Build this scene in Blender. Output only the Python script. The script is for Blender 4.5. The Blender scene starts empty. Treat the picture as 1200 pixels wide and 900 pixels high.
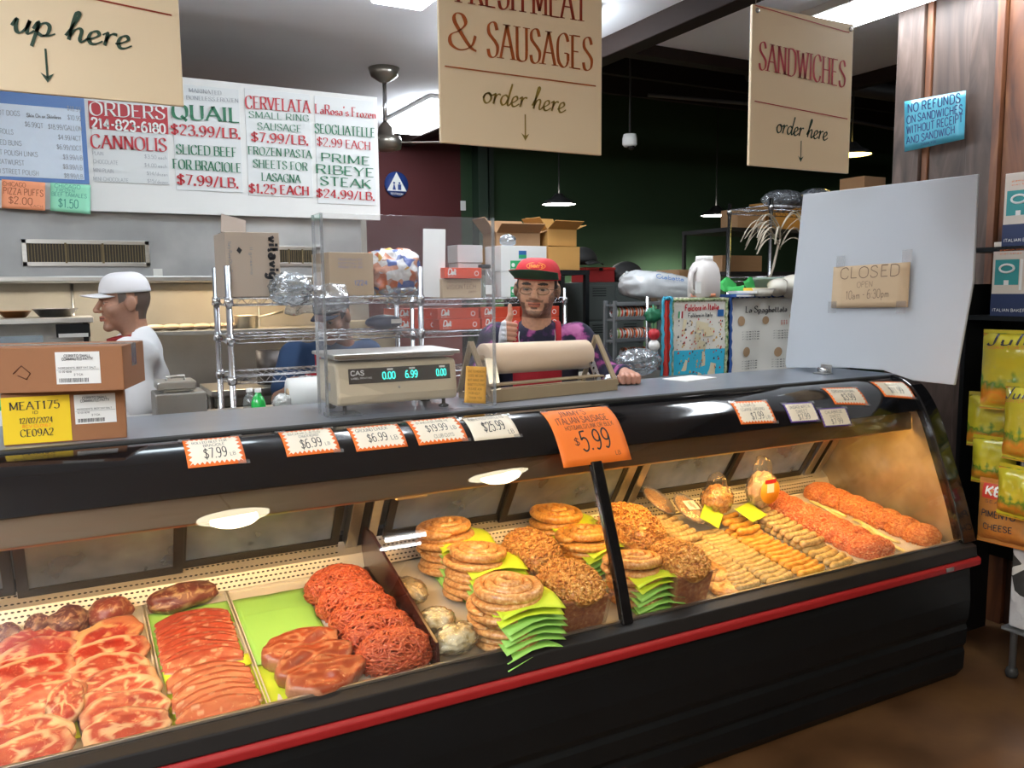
import bpy, math, random
import numpy as np
from mathutils import Vector, Matrix, noise
random.seed(7)
R = math.radians; PI = math.pi
SC = bpy.context.scene; COL = SC.collection
# ------------------------------------------------------------------ camera
CAMX = (0.87985437, 0.06202252, -0.47117884)   # world X axis in camera coordinates
CAMY = (-0.47515311, 0.09547970, -0.87470746)
CAMZ = (-0.00926355, 0.99349727, 0.11347843)
CC = Vector((0, 0, 1.6)); FPX = 980.0
cam = bpy.data.cameras.new('camera'); camo = bpy.data.objects.new('camera', cam); COL.objects.link(camo)
cam.sensor_width = 36; cam.sensor_fit = 'HORIZONTAL'; cam.lens = FPX / 1200 * 36
cam.clip_start = 0.05; cam.clip_end = 60
M = Matrix.Identity(4)
for i in range(3):
    M[0][i] = CAMX[i]; M[1][i] = CAMY[i]; M[2][i] = CAMZ[i]; M[i][3] = CC[i]
camo.matrix_world = M; SC.camera = camo
def ray(px, py):
    c = (px - 600, 450 - py, -FPX)
    return Vector([sum(a * b for a, b in zip(A, c)) for A in (CAMX, CAMY, CAMZ)])
def P(px, py, x=None, y=None, z=None):
    "the point of a plane of the place (x=, y= or z=) that the photograph shows at a pixel"
    r = ray(px, py)
    t = (x - CC[0]) / r[0] if x is not None else (y - CC[1]) / r[1] if y is not None else (z - CC[2]) / r[2]
    return CC + r * t
# ------------------------------------------------------------------ mesh builder
class MB:
    def __init__(s): s.v = []; s.f = []; s.m = []; s.sm = []; s.mi = 0; s.smooth = True
    def add(s, vs, fs, sm=None):
        b = len(s.v); s.v += [tuple(v) for v in vs]
        for f in fs:
            s.f.append(tuple(i + b for i in f)); s.m.append(s.mi); s.sm.append(s.smooth if sm is None else sm)
        return s
    def box(s, c, d, M=None, taper=1.0):
        hx, hy, hz = d[0] / 2, d[1] / 2, d[2] / 2
        vs = [Vector((x * hx * (taper if z > 0 else 1), y * hy * (taper if z > 0 else 1), z * hz)) for z in (-1, 1) for y in (-1, 1) for x in (-1, 1)]
        if M is not None: vs = [M @ v for v in vs]
        c = Vector(c)
        return s.add([v + c for v in vs], [(0, 2, 3, 1), (4, 5, 7, 6), (0, 1, 5, 4), (2, 6, 7, 3), (0, 4, 6, 2), (1, 3, 7, 5)], False)
    def bar(s, a, b, w, h, up=(0, 0, 1)):
        a = Vector(a); b = Vector(b); t = (b - a).normalized(); u = Vector(up)
        x = t.cross(u).normalized(); z = x.cross(t)
        M3 = Matrix((x, t, z)).transposed()
        return s.box((a + b) / 2, (w, (b - a).length, h), M3)
    def tube(s, pts, r, n=8, caps=True, flat=1.0, closed=False):
        pts = [Vector(p) for p in pts]; N = len(pts)
        rr = r if isinstance(r, (list, tuple)) else [r] * N
        vs = []; up = None
        for i, p in enumerate(pts):
            if closed: t = pts[(i + 1) % N] - pts[i - 1]
            else: t = pts[min(i + 1, N - 1)] - pts[max(i - 1, 0)]
            if t.length < 1e-9: t = Vector((0, 0, 1))
            t.normalize()
            if up is None: up = Vector((0, 0, 1)) if abs(t.z) < .9 else Vector((1, 0, 0))
            x = t.cross(up)
            if x.length < 1e-6: x = t.cross(Vector((0, 1, 0)))
            x.normalize(); y = x.cross(t); up = y
            for k in range(n):
                a = 2 * PI * k / n; vs.append(p + x * math.cos(a) * rr[i] + y * math.sin(a) * rr[i] * flat)
        fs = []
        for i in range(N if closed else N - 1):
            j = (i + 1) % N
            for k in range(n):
                fs.append((i * n + k, i * n + (k + 1) % n, j * n + (k + 1) % n, j * n + k))
        if caps and not closed:
            fs.append(tuple(range(n))[::-1]); fs.append(tuple((N - 1) * n + k for k in range(n)))
        return s.add(vs, fs)
    def lathe(s, prof, c=(0, 0, 0), n=24, M=None, a0=0, a1=2 * PI):
        full = abs(a1 - a0 - 2 * PI) < 1e-6; K = n if full else n + 1
        vs = []; c = Vector(c)
        for (r, z) in prof:
            for k in range(K):
                a = a0 + (a1 - a0) * k / n; v = Vector((r * math.cos(a), r * math.sin(a), z))
                if M is not None: v = M @ v
                vs.append(v + c)
        fs = []
        for i in range(len(prof) - 1):
            for k in range(n):
                k2 = (k + 1) % K
                fs.append((i * K + k, i * K + k2, (i + 1) * K + k2, (i + 1) * K + k))
        return s.add(vs, fs)
    def grid(s, fn, nu, nv, cu=False, cv=False, sm=None):
        vs = [fn(i / (nu if cu else nu - 1), j / (nv if cv else nv - 1)) for i in range(nu) for j in range(nv)]
        fs = []
        for i in range(nu if cu else nu - 1):
            for j in range(nv if cv else nv - 1):
                i2 = (i + 1) % nu; j2 = (j + 1) % nv
                fs.append((i * nv + j, i2 * nv + j, i2 * nv + j2, i * nv + j2))
        return s.add(vs, fs, sm)
    def ell(s, c, r, nu=16, nv=10, fn=None, M=None):
        c = Vector(c)
        def g(u, v):
            a = 2 * PI * u; b = PI * (v - .5) * .999
            d = Vector((math.cos(a) * math.cos(b), math.sin(a) * math.cos(b), math.sin(b)))
            k = fn(d) if fn else 1
            p = Vector((d.x * r[0] * k, d.y * r[1] * k, d.z * r[2] * k))
            if M is not None: p = M @ p
            return p + c
        return s.grid(g, nu, nv, cu=True)
    def prism(s, poly, O, U, V, t):
        "polygon (u,v) in the frame O,U,V extruded by t along UxV"
        O = Vector(O); U = Vector(U); V = Vector(V); N = U.cross(V).normalized() * t; n = len(poly)
        vs = [O + U * u + V * v for u, v in poly] + [O + U * u + V * v + N for u, v in poly]
        fs = [tuple(range(n))[::-1], tuple(range(n, 2 * n))] + [(i, (i + 1) % n, n + (i + 1) % n, n + i) for i in range(n)]
        return s.add(vs, fs, False)
    def quad(s, a, b, c, d): return s.add([a, b, c, d], [(0, 1, 2, 3)], False)
    def xf(s, M, start=0):
        for i in range(start, len(s.v)): s.v[i] = tuple(M @ Vector(s.v[i]))
        return s
def ob(name, mb, mats, parent=None, loc=None, rz=0, bevel=0, label=None, cat=None, group=None, kind=None, sub=0, cols=None, solid=0):
    me = bpy.data.meshes.new(name); me.from_pydata(mb.v, [], mb.f)
    if not isinstance(mats, (list, tuple)): mats = [mats]
    for m in mats: me.materials.append(m)
    me.polygons.foreach_set('material_index', mb.m); me.polygons.foreach_set('use_smooth', mb.sm)
    if cols is not None:
        a = me.color_attributes.new('Col', 'FLOAT_COLOR', 'POINT')
        a.data.foreach_set('color', [x for c in cols for x in (c[0], c[1], c[2], 1)])
    me.validate(); me.update()
    o = bpy.data.objects.new(name, me); COL.objects.link(o)
    if parent: o.parent = parent
    if loc is not None: o.location = loc
    if rz: o.rotation_euler = (0, 0, rz)
    if solid:
        md = o.modifiers.new('solid', 'SOLIDIFY'); md.thickness = solid; md.offset = 0
    if bevel:
        md = o.modifiers.new('bevel', 'BEVEL'); md.width = bevel; md.segments = 2; md.limit_method = 'ANGLE'; md.harden_normals = False
    if sub:
        md = o.modifiers.new('sub', 'SUBSURF'); md.levels = sub; md.render_levels = sub
    tag(o, label, cat, group, kind)
    return o
def tag(o, label=None, cat=None, group=None, kind=None):
    if label: o['label'] = label
    if cat: o['category'] = cat
    if group: o['group'] = group
    if kind: o['kind'] = kind
    return o
def thing(name, label, cat, loc=(0, 0, 0), rz=0, group=None, rot=None):
    o = bpy.data.objects.new(name, None); COL.objects.link(o); o.empty_display_size = .05
    o.location = loc; o.rotation_euler = rot if rot else (0, 0, rz)
    return tag(o, label, cat, group)
def dup(root, loc=None, rz=None, label=None, group=None, scale=None):
    def cp(o, par):
        c = o.copy(); COL.objects.link(c)
        if par is not None: c.parent = par
        for ch in [x for x in KIDS.get(o.name, [])] or list(o.children): cp(ch, c)
        return c
    c = cp(root, None)
    if loc is not None: c.location = loc
    if rz is not None: c.rotation_euler = (c.rotation_euler[0], c.rotation_euler[1], rz)
    if scale is not None: c.scale = scale
    if label: c['label'] = label
    if group: c['group'] = group
    return c
KIDS = {}
ORD = ['first', 'second', 'third', 'fourth', 'fifth', 'sixth', 'seventh', 'eighth', 'ninth', 'tenth', 'eleventh', 'twelfth', 'thirteenth', 'fourteenth', 'fifteenth', 'sixteenth', 'seventeenth', 'eighteenth', 'nineteenth', 'twentieth']
def fr(a, b): return random.uniform(a, b)
def nz(x, y=0, z=0): return noise.noise(Vector((x, y, z)))
# ------------------------------------------------------------------ materials
def pbsdf(name):
    m = bpy.data.materials.new(name); m.use_nodes = True
    return m, m.node_tree, m.node_tree.nodes['Principled BSDF']
def mat(name, col, rough=.5, metal=0, var=0, scale=20, bump=0, bscale=None, spec=.5, coat=0, stretch=None, trans=0, sss=0):
    m, t, b = pbsdf(name); N = t.nodes; L = t.links
    b.inputs['Base Color'].default_value = (*col, 1); b.inputs['Roughness'].default_value = rough
    b.inputs['Metallic'].default_value = metal; b.inputs['Specular IOR Level'].default_value = spec
    b.inputs['Coat Weight'].default_value = coat; b.inputs['Coat Roughness'].default_value = .12
    if sss: b.inputs['Subsurface Weight'].default_value = sss; b.inputs['Subsurface Radius'].default_value = (.01, .004, .002)
    if var or bump:
        tc = N.new('ShaderNodeTexCoord'); mp = N.new('ShaderNodeMapping'); L.new(tc.outputs['Object'], mp.inputs[0])
        if stretch: mp.inputs['Scale'].default_value = stretch
        n = N.new('ShaderNodeTexNoise'); n.inputs['Scale'].default_value = scale; n.inputs['Detail'].default_value = 5; L.new(mp.outputs[0], n.inputs[0])
        if var:
            mx = N.new('ShaderNodeMix'); mx.data_type = 'RGBA'
            mx.inputs[6].default_value = (*[c * (1 - var) for c in col], 1); mx.inputs[7].default_value = (*[min(1, c * (1 + var)) for c in col], 1)
            L.new(n.outputs[0], mx.inputs[0]); L.new(mx.outputs[2], b.inputs['Base Color'])
        if bump:
            n2 = N.new('ShaderNodeTexNoise'); n2.inputs['Scale'].default_value = bscale or scale; n2.inputs['Detail'].default_value = 4; L.new(mp.outputs[0], n2.inputs[0])
            bp = N.new('ShaderNodeBump'); bp.inputs['Strength'].default_value = bump; bp.inputs['Distance'].default_value = .01
            L.new(n2.outputs[0], bp.inputs['Height']); L.new(bp.outputs[0], b.inputs['Normal'])
    return m
def ramp(t, stops):
    r = t.nodes.new('ShaderNodeValToRGB'); e = r.color_ramp.elements
    while len(e) < len(stops): e.new(.5)
    for x, (p, c) in zip(e, stops): x.position = p; x.color = (*c, 1)
    return r
def emat(name, col, s):
    m = bpy.data.materials.new(name); m.use_nodes = True; t = m.node_tree; t.nodes.clear()
    e = t.nodes.new('ShaderNodeEmission'); o = t.nodes.new('ShaderNodeOutputMaterial'); t.links.new(e.outputs[0], o.inputs[0])
    e.inputs[0].default_value = (*col, 1); e.inputs[1].default_value = s
    return m
def clear(name, tint=(1, 1, 1), base=.04, rough=.0, haze=0, hazecol=(.8, .8, .8), bump=0, bscale=15, top=.9, pw=5):
    "thin clear sheet: transmits, reflects by angle; haze = share of diffuse dirt"
    m = bpy.data.materials.new(name); m.use_nodes = True; t = m.node_tree; N = t.nodes; L = t.links; N.clear()
    o = N.new('ShaderNodeOutputMaterial'); tr = N.new('ShaderNodeBsdfTransparent'); gl = N.new('ShaderNodeBsdfGlossy')
    tr.inputs[0].default_value = (*tint, 1); gl.inputs['Roughness'].default_value = rough
    lw = N.new('ShaderNodeLayerWeight'); lw.inputs[0].default_value = .5
    p = N.new('ShaderNodeMath'); p.operation = 'POWER'; p.inputs[1].default_value = pw; L.new(lw.outputs['Facing'], p.inputs[0])
    a = N.new('ShaderNodeMath'); a.operation = 'MULTIPLY_ADD'; a.inputs[1].default_value = top; a.inputs[2].default_value = base; L.new(p.outputs[0], a.inputs[0])
    mx = N.new('ShaderNodeMixShader'); L.new(a.outputs[0], mx.inputs[0]); L.new(tr.outputs[0], mx.inputs[1]); L.new(gl.outputs[0], mx.inputs[2])
    if bump:
        tc = N.new('ShaderNodeTexCoord'); n = N.new('ShaderNodeTexNoise'); n.inputs['Scale'].default_value = bscale; L.new(tc.outputs['Object'], n.inputs[0])
        bp = N.new('ShaderNodeBump'); bp.inputs['Strength'].default_value = bump; bp.inputs['Distance'].default_value = .02
        L.new(n.outputs[0], bp.inputs['Height']); L.new(bp.outputs[0], gl.inputs['Normal']); L.new(bp.outputs[0], lw.inputs['Normal'])
    last = mx
    if haze:
        d = N.new('ShaderNodeBsdfDiffuse'); d.inputs[0].default_value = (*hazecol, 1)
        tl = N.new('ShaderNodeBsdfTranslucent'); tl.inputs[0].default_value = (*hazecol, 1)
        h0 = N.new('ShaderNodeMixShader'); h0.inputs[0].default_value = .5; L.new(d.outputs[0], h0.inputs[1]); L.new(tl.outputs[0], h0.inputs[2])
        mm = N.new('ShaderNodeMixShader'); tc = N.new('ShaderNodeTexCoord'); n = N.new('ShaderNodeTexNoise'); n.inputs['Scale'].default_value = 7; n.inputs['Detail'].default_value = 6
        L.new(tc.outputs['Object'], n.inputs[0]); q = N.new('ShaderNodeMath'); q.operation = 'MULTIPLY'; q.inputs[1].default_value = haze * 2; L.new(n.outputs[0], q.inputs[0])
        L.new(q.outputs[0], mm.inputs[0]); L.new(mx.outputs[0], mm.inputs[1]); L.new(h0.outputs[0], mm.inputs[2]); last = mm
    L.new(last.outputs[0], o.inputs[0])
    return m
def vcol(name, rough=.5, sss=0):
    m, t, b = pbsdf(name); a = t.nodes.new('ShaderNodeVertexColor'); a.layer_name = 'Col'
    t.links.new(a.outputs[0], b.inputs['Base Color']); b.inputs['Roughness'].default_value = rough
    if sss: b.inputs['Subsurface Weight'].default_value = sss; b.inputs['Subsurface Radius'].default_value = (.01, .004, .002)
    return m
def specks(name, stops, scale=60, rough=.4, bump=.3, warp=0, coat=.0, detail=5, kind='noise', rnd=True, bscale=None, bdist=.004):
    "colour ramp over noise / voronoi in object space, shifted per object"
    m, t, b = pbsdf(name); N = t.nodes; L = t.links
    tc = N.new('ShaderNodeTexCoord'); ad = N.new('ShaderNodeVectorMath'); ad.operation = 'ADD'; L.new(tc.outputs['Object'], ad.inputs[0])
    if rnd:
        oi = N.new('ShaderNodeObjectInfo'); sc = N.new('ShaderNodeVectorMath'); sc.operation = 'SCALE'; sc.inputs[0].default_value = (3, 5, 7); L.new(oi.outputs['Random'], sc.inputs['Scale']); L.new(sc.outputs[0], ad.inputs[1])
    src = ad.outputs[0]
    if warp:
        w = N.new('ShaderNodeTexNoise'); w.inputs['Scale'].default_value = scale * .35; L.new(src, w.inputs[0])
        wa = N.new('ShaderNodeVectorMath'); wa.operation = 'MULTIPLY_ADD'; wa.inputs[1].default_value = (warp, warp, warp)
        L.new(w.outputs['Color'], wa.inputs[0]); L.new(src, wa.inputs[2]); src = wa.outputs[0]
    if kind == 'voro':
        n = N.new('ShaderNodeTexVoronoi'); n.inputs['Scale'].default_value = scale; out = n.outputs['Distance']
        L.new(src, n.inputs['Vector'])
    else:
        n = N.new('ShaderNodeTexNoise'); n.inputs['Scale'].default_value = scale; n.inputs['Detail'].default_value = detail; out = n.outputs[0]
        L.new(src, n.inputs['Vector'])
    r = ramp(t, stops); L.new(out, r.inputs[0]); L.new(r.outputs[0], b.inputs['Base Color'])
    b.inputs['Roughness'].default_value = rough; b.inputs['Coat Weight'].default_value = coat; b.inputs['Coat Roughness'].default_value = .15
    if bump:
        n2 = N.new('ShaderNodeTexNoise'); n2.inputs['Scale'].default_value = bscale or scale; n2.inputs['Detail'].default_value = 3; L.new(src, n2.inputs['Vector'])
        bp = N.new('ShaderNodeBump'); bp.inputs['Strength'].default_value = bump; bp.inputs['Distance'].default_value = bdist
        L.new(n2.outputs[0], bp.inputs['Height']); L.new(bp.outputs[0], b.inputs['Normal'])
    return m
# ------------------------------------------------------------------ stroke lettering
G = {}
def _g(txt):
    for ln in txt.strip().split('\n'):
        k, w, s = ln.split(' ', 2); st = []
        for q in s.split('|'):
            v = [float(x) / 100 for x in q[1:].split()]; st.append((q[0], list(zip(v[::2], v[1::2]))))
        G[k] = (float(w) / 100, st)
_g('''A 66 l0 0 33 100|l33 100 66 0|l12 36 54 36
B 58 l8 0 8 100|c8 100 36 100 50 90 50 68 38 54 8 53|c8 53 40 52 57 42 58 20 46 3 8 0
C 64 c60 78 50 97 32 101 10 85 4 50 10 15 32 -1 50 4 60 24
D 66 l8 0 8 100|c8 100 36 100 58 85 62 50 58 15 36 0 8 0
E 54 l8 0 8 100|l8 100 50 100|l8 52 40 52|l8 0 50 0
F 52 l8 0 8 100|l8 100 50 100|l8 52 38 52
G 66 c60 78 50 97 32 101 10 85 4 50 10 15 32 -1 50 4 60 20|l60 20 60 42|l60 42 40 42
H 66 l8 0 8 100|l58 0 58 100|l8 52 58 52
I 20 l10 0 10 100
J 42 l30 100 30 20|c30 20 26 2 12 -1 3 14
K 62 l8 0 8 100|l56 100 10 42|l24 58 58 0
L 50 l8 0 8 100|l8 0 48 0
M 78 l8 0 8 100|l8 100 38 10|l38 10 70 100|l70 0 70 100
N 66 l8 0 8 100|l8 100 58 0|l58 0 58 100
O 70 c35 101 10 85 4 50 10 15 35 -1 60 15 66 50 60 85 35 101
P 56 l8 0 8 100|c8 100 38 100 53 90 54 70 46 52 8 48
Q 70 c35 101 10 85 4 50 10 15 35 -1 60 15 66 50 60 85 35 101|l40 22 64 -12
R 62 l8 0 8 100|c8 100 38 100 53 90 54 70 46 52 8 48|l32 48 58 0
S 54 c48 80 40 98 24 101 8 90 8 70 24 56 38 46 50 32 46 10 28 -1 10 4 4 22
T 60 l30 0 30 100|l2 100 58 100
U 64 l8 100 8 30|c8 30 12 6 32 -1 52 6 56 30|l56 30 56 100
V 62 l2 100 32 0|l32 0 60 100
W 86 l2 100 24 0|l24 0 43 95|l43 95 64 0|l64 0 84 100
X 60 l2 100 58 0|l2 0 58 100
Y 60 l2 100 30 48|l58 100 30 48|l30 0 30 48
Z 56 l4 100 52 100|l52 100 4 0|l4 0 52 0
0 56 c28 101 8 85 4 50 8 15 28 -1 48 15 52 50 48 85 28 101
1 34 l6 80 20 100|l20 100 20 0
2 54 c6 76 12 98 30 101 48 90 46 66 30 40 6 2|l6 0 50 0
3 52 c6 82 16 100 34 100 46 86 42 62 22 54|c22 54 46 48 52 26 44 4 22 -2 4 14
4 56 l40 0 40 100|l40 100 4 32|l4 32 54 32
5 54 l46 100 12 100|l12 100 10 56|c10 56 26 66 44 58 50 34 42 6 22 -2 4 12
6 54 c44 92 30 101 12 80 5 40 10 8 28 -1 46 8 50 30 42 54 24 58 8 40
7 52 l4 100 50 100|l50 100 20 0
8 54 c27 54 10 66 8 86 27 101 46 86 44 66 27 54 6 38 4 14 27 -1 50 14 48 38 27 54
9 54 c48 60 40 42 22 42 8 58 8 84 26 101 44 90 50 60 44 20 26 -1 10 6
$ 54 c48 76 40 90 24 93 8 84 8 68 24 56 38 46 50 32 46 14 28 7 10 10 4 24|l27 -8 27 108
& 80 c78 46 66 14 34 -2 8 10 8 36 34 54 50 76 42 98 24 100 18 80 36 48 62 12 80 2
/ 44 l4 -8 40 108
. 18 l6 4 12 4
, 18 l12 6 6 -12
- 36 l6 46 30 46
' 16 l10 102 6 80
: 18 l6 8 12 8|l6 50 12 50
a 46 c8 38 20 47 34 42 38 30 38 0|c38 26 22 28 6 20 6 8 18 -1 30 4 38 14
b 46 l8 0 8 100|c8 34 22 46 38 38 40 22 36 6 22 -1 8 10
c 40 c36 36 22 46 6 34 4 16 14 0 28 0 38 10
d 46 l38 0 38 100|c38 34 24 46 8 38 4 22 8 6 22 -1 38 10
e 42 l4 24 38 24|c38 24 34 42 20 46 6 36 4 18 14 0 28 0 38 10
f 28 c28 96 18 100 12 86 12 0|l2 46 26 46
g 46 c36 38 24 47 8 38 4 22 8 4 20 -1 32 6 36 18|c36 46 38 0 32 -30 18 -36 6 -26
h 46 l8 0 8 100|c8 30 18 44 32 44 38 30|l38 30 38 0
i 16 l8 0 8 46|l8 64 8 70
k 44 l8 0 8 100|l36 46 10 20|l16 26 38 0
l 16 l8 0 8 100
m 68 l8 0 8 46|c8 30 16 44 28 44 34 30|l34 30 34 0|c34 30 42 44 54 44 60 30|l60 30 60 0
n 46 l8 0 8 46|c8 30 18 44 32 44 38 30|l38 30 38 0
o 44 c22 46 6 36 4 23 6 8 22 -1 38 8 40 23 38 36 22 46
p 46 l8 46 8 -36|c8 34 22 46 38 38 40 22 36 6 22 -1 8 10
r 34 l8 0 8 46|c8 28 16 42 30 44
s 38 c34 38 20 46 8 38 8 28 22 24 34 18 32 4 20 -1 4 8
t 30 l12 80 12 6|c12 6 18 -1 28 4|l2 46 26 46
u 46 l8 46 8 14|c8 14 14 0 28 0 38 14|l38 46 38 0
v 42 l4 46 20 0|l20 0 38 46
y 44 l6 46 22 4|l38 46 14 -34
z 38 l4 46 36 46|l36 46 4 0|l4 0 36 0
~o 44 c0 22 10 42 24 48 9 40 4 20 14 1 28 3 38 20 34 40 24 48 36 38 46 42
~r 38 c0 38 8 46 12 46 11 24 8 0|c9 14 16 36 26 47 38 46
~d 52 c37 38 24 47 9 38 4 16 14 0 28 8 38 34|c48 104 42 62 37 14 43 0 56 14
~e 40 c-2 12 16 20 30 34 25 47 11 41 5 20 11 1 24 0 42 14
~h 52 c-2 14 16 60 26 98 18 104 12 60 7 0|c8 12 18 38 30 47 37 38 35 10 41 0 54 14
~k 50 c-2 14 16 60 26 98 18 104 12 60 7 0|c8 14 22 40 34 46 34 32 12 22|c14 22 28 16 36 0 48 12
~u 52 c-2 20 8 48 8 20 12 2 22 0 34 20 40 48|c40 48 36 14 41 0 54 14
~p 52 c-2 20 9 48 7 10 0 -44|c6 10 15 40 29 47 38 36 35 10 23 0 10 8|c23 0 40 4 54 14
~i 26 c-2 20 9 48 8 14 14 0 28 14|l13 66 14 70
~c 40 c32 38 20 47 7 36 4 14 14 0 28 2 42 14
~P 62 c14 90 18 100 14 40 6 0|c0 70 20 100 48 98 54 72 40 48 14 50''')
def catmull(p, k=6, closed=False):
    if len(p) < 3: return p
    out = []; n = len(p)
    for i in range(n if closed else n - 1):
        a = p[i - 1] if (i > 0 or closed) else p[0]; b = p[i]; c = p[(i + 1) % n]
        d = p[(i + 2) % n] if (closed or i + 2 < n) else p[-1]
        for j in range(k):
            t = j / k
            out.append(tuple(.5 * ((2 * b[q]) + (c[q] - a[q]) * t + (2 * a[q] - 5 * b[q] + 4 * c[q] - d[q]) * t * t + (3 * b[q] - a[q] - 3 * c[q] + d[q]) * t ** 3) for q in range(len(b))))
    if not closed: out.append(tuple(p[-1]))
    return out
def letters(mb, s, A, B, up, h, style='sans', thick=.15, thin=None, script=False, slant=0, off=.0012, k=5, jit=0, seg=1):
    """lettering on a surface: baseline runs from A to B, cap height h along up; the strokes are flat ribbons"""
    A = Vector(A); B = Vector(B); U = (B - A); W = U.length; U.normalize(); up = Vector(up).normalized()
    Nn = U.cross(up).normalized(); serif = style == 'serif'
    if thin is None: thin = thick * .32 if serif else thick
    tr = 0 if script else .1
    adv = []; x = 0
    for ch in s:
        key = '~' + ch if script and '~' + ch in G else ch if ch in G else ch.upper()
        if ch == ' ' or key not in G: adv.append((None, x)); x += .3; continue
        adv.append((key, x)); x += G[key][0] + tr
    x -= tr; sx = W / max(x, .01) / h
    for key, x0 in adv:
        if key is None: continue
        jx = random.uniform(-jit, jit); jy = random.uniform(-jit, jit)
        for typ, pts in G[key][1]:
            q = catmull(pts, k) if typ == 'c' else [tuple(pts[0][w_] + (pts[1][w_] - pts[0][w_]) * i / seg for w_ in (0, 1)) for i in range(seg + 1)]
            q = [(((px_ + x0 + jx) * sx + py_ * slant) * h, (py_ + jy) * h) for px_, py_ in q]
            n = len(q); vs = []
            if typ == 'l' and math.dist(pts[0], pts[1]) < .09:
                cx_ = (q[0][0] + q[-1][0]) / 2; cy_ = (q[0][1] + q[-1][1]) / 2; d = thick * h * .5
                mb.add([A + U * (cx_ + a * d) + up * (cy_ + b * d) + Nn * off for a, b in ((-1, -1), (1, -1), (1, 1), (-1, 1))], [(0, 1, 2, 3)], False); continue
            for i in range(n):
                ax, ay = q[max(i - 1, 0)]; bx, by = q[min(i + 1, n - 1)]
                dx, dy = bx - ax, by - ay; l = math.hypot(dx, dy) or 1; dx /= l; dy /= l
                if serif:
                    th = math.atan2(dy, dx) % PI; f = abs(math.sin(th - (.35 if not script else .5))); f = f ** 2.2; w = thin + (thick - thin) * f
                else: w = thin + (thick - thin) * abs(math.sin((math.atan2(dy, dx) % PI) - .5))
                w *= h * .5
                if not script: wx = w * min(1.0, .5 + .5 * sx)
                else: wx = w
                e = 0
                vs.append(A + U * (q[i][0] - dy * wx) + up * (q[i][1] + dx * w) + Nn * off)
                vs.append(A + U * (q[i][0] + dy * wx) + up * (q[i][1] - dx * w) + Nn * off)
            mb.add(vs, [(2 * i, 2 * i + 1, 2 * i + 3, 2 * i + 2) for i in range(n - 1)], False)
            if serif and not script and typ == 'l':
                for (ex, ey), (ox, oy) in ((q[0], q[1]), (q[-1], q[-2])):
                    yy = ey / h
                    if abs(oy - ey) > .3 * h and (abs(yy) < .02 or abs(yy - 1) < .02 or abs(yy - .46) < .02):
                        w = .14 * h * min(1, sx + .2); t = thin * h * .8; sgn = 1 if ey > oy else -1
                        mb.add([A + U * (ex + a * w) + up * (ey + b * t * .5 - sgn * t * .3) + Nn * off for a, b in ((-1, -1), (1, -1), (1, 1), (-1, 1))], [(0, 1, 2, 3)], False)
    return mb
def strip(mb, A, B, up, w, off=.0012):
    A = Vector(A); B = Vector(B); up = Vector(up).normalized(); Nn = (B - A).cross(up).normalized() * off
    return mb.quad(A - up * w / 2 + Nn, B - up * w / 2 + Nn, B + up * w / 2 + Nn, A + up * w / 2 + Nn)
# ------------------------------------------------------------------ implicit bodies (for people)
def smin(a, b, k):
    h = np.clip(.5 + .5 * (b - a) / k, 0, 1); return b + (a - b) * h - k * h * (1 - h)
def cap_(X, a, b, r0, r1):
    a = np.array(a); b = np.array(b); ba = b - a; pa = X - a
    h = np.clip((pa @ ba) / (ba @ ba), 0, 1)
    return np.linalg.norm(pa - h[..., None] * ba, axis=-1) - (r0 + (r1 - r0) * h)
def ell_(X, c, r):
    r = np.array(r); p = X - np.array(c); k0 = np.linalg.norm(p / r, axis=-1); k1 = np.linalg.norm(p / (r * r), axis=-1) + 1e-9
    return k0 * (k0 - 1) / k1
def nets(f, lo, hi, h):
    lo = np.array(lo, float); n = np.ceil((np.array(hi) - lo) / h).astype(int) + 1
    ax = [lo[i] + h * np.arange(n[i]) for i in range(3)]
    X = np.stack(np.meshgrid(*ax, indexing='ij'), -1); V = f(X); S = V < 0
    acc = np.zeros(tuple(n - 1) + (3,)); cnt = np.zeros(tuple(n - 1))
    def sl(a, o): return a[tuple(slice(o[i], a.shape[i] - 1 + o[i]) for i in range(3))]
    for axis in range(3):
        oth = [i for i in range(3) if i != axis]
        for u in (0, 1):
            for v in (0, 1):
                o0 = [0, 0, 0]; o0[oth[0]] = u; o0[oth[1]] = v; o1 = list(o0); o1[axis] = 1
                a = sl(V, o0); b = sl(V, o1); m = (a < 0) != (b < 0)
                t = np.where(m, a / np.where(m, a - b, 1), 0)
                p = sl(X, o0).copy(); p[..., axis] += t * h
                acc += p * m[..., None]; cnt += m
    act = cnt > 0; idx = -np.ones(act.shape, int); idx[act] = np.arange(act.sum())
    vs = acc[act] / cnt[act][:, None]; fs = []
    for axis in range(3):
        o1, o2 = [(1, 2), (2, 0), (0, 1)][axis]
        a = S.take(range(0, n[axis] - 1), axis); b = S.take(range(1, n[axis]), axis)
        ch = a != b; ii = np.argwhere(ch)
        ok = (ii[:, o1] > 0) & (ii[:, o2] > 0) & (ii[:, o1] < n[o1] - 1) & (ii[:, o2] < n[o2] - 1); ii = ii[ok]
        flip = S[tuple(ii.T)]
        def at(d1, d2):
            j = ii.copy(); j[:, o1] -= d1; j[:, o2] -= d2; return idx[tuple(j.T)]
        q = np.stack([at(1, 1), at(0, 1), at(0, 0), at(1, 0)], 1); q[~flip] = q[~flip][:, ::-1]; fs.append(q)
    mb = MB(); mb.add(vs.tolist(), np.concatenate(fs).tolist()); return mb
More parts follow.
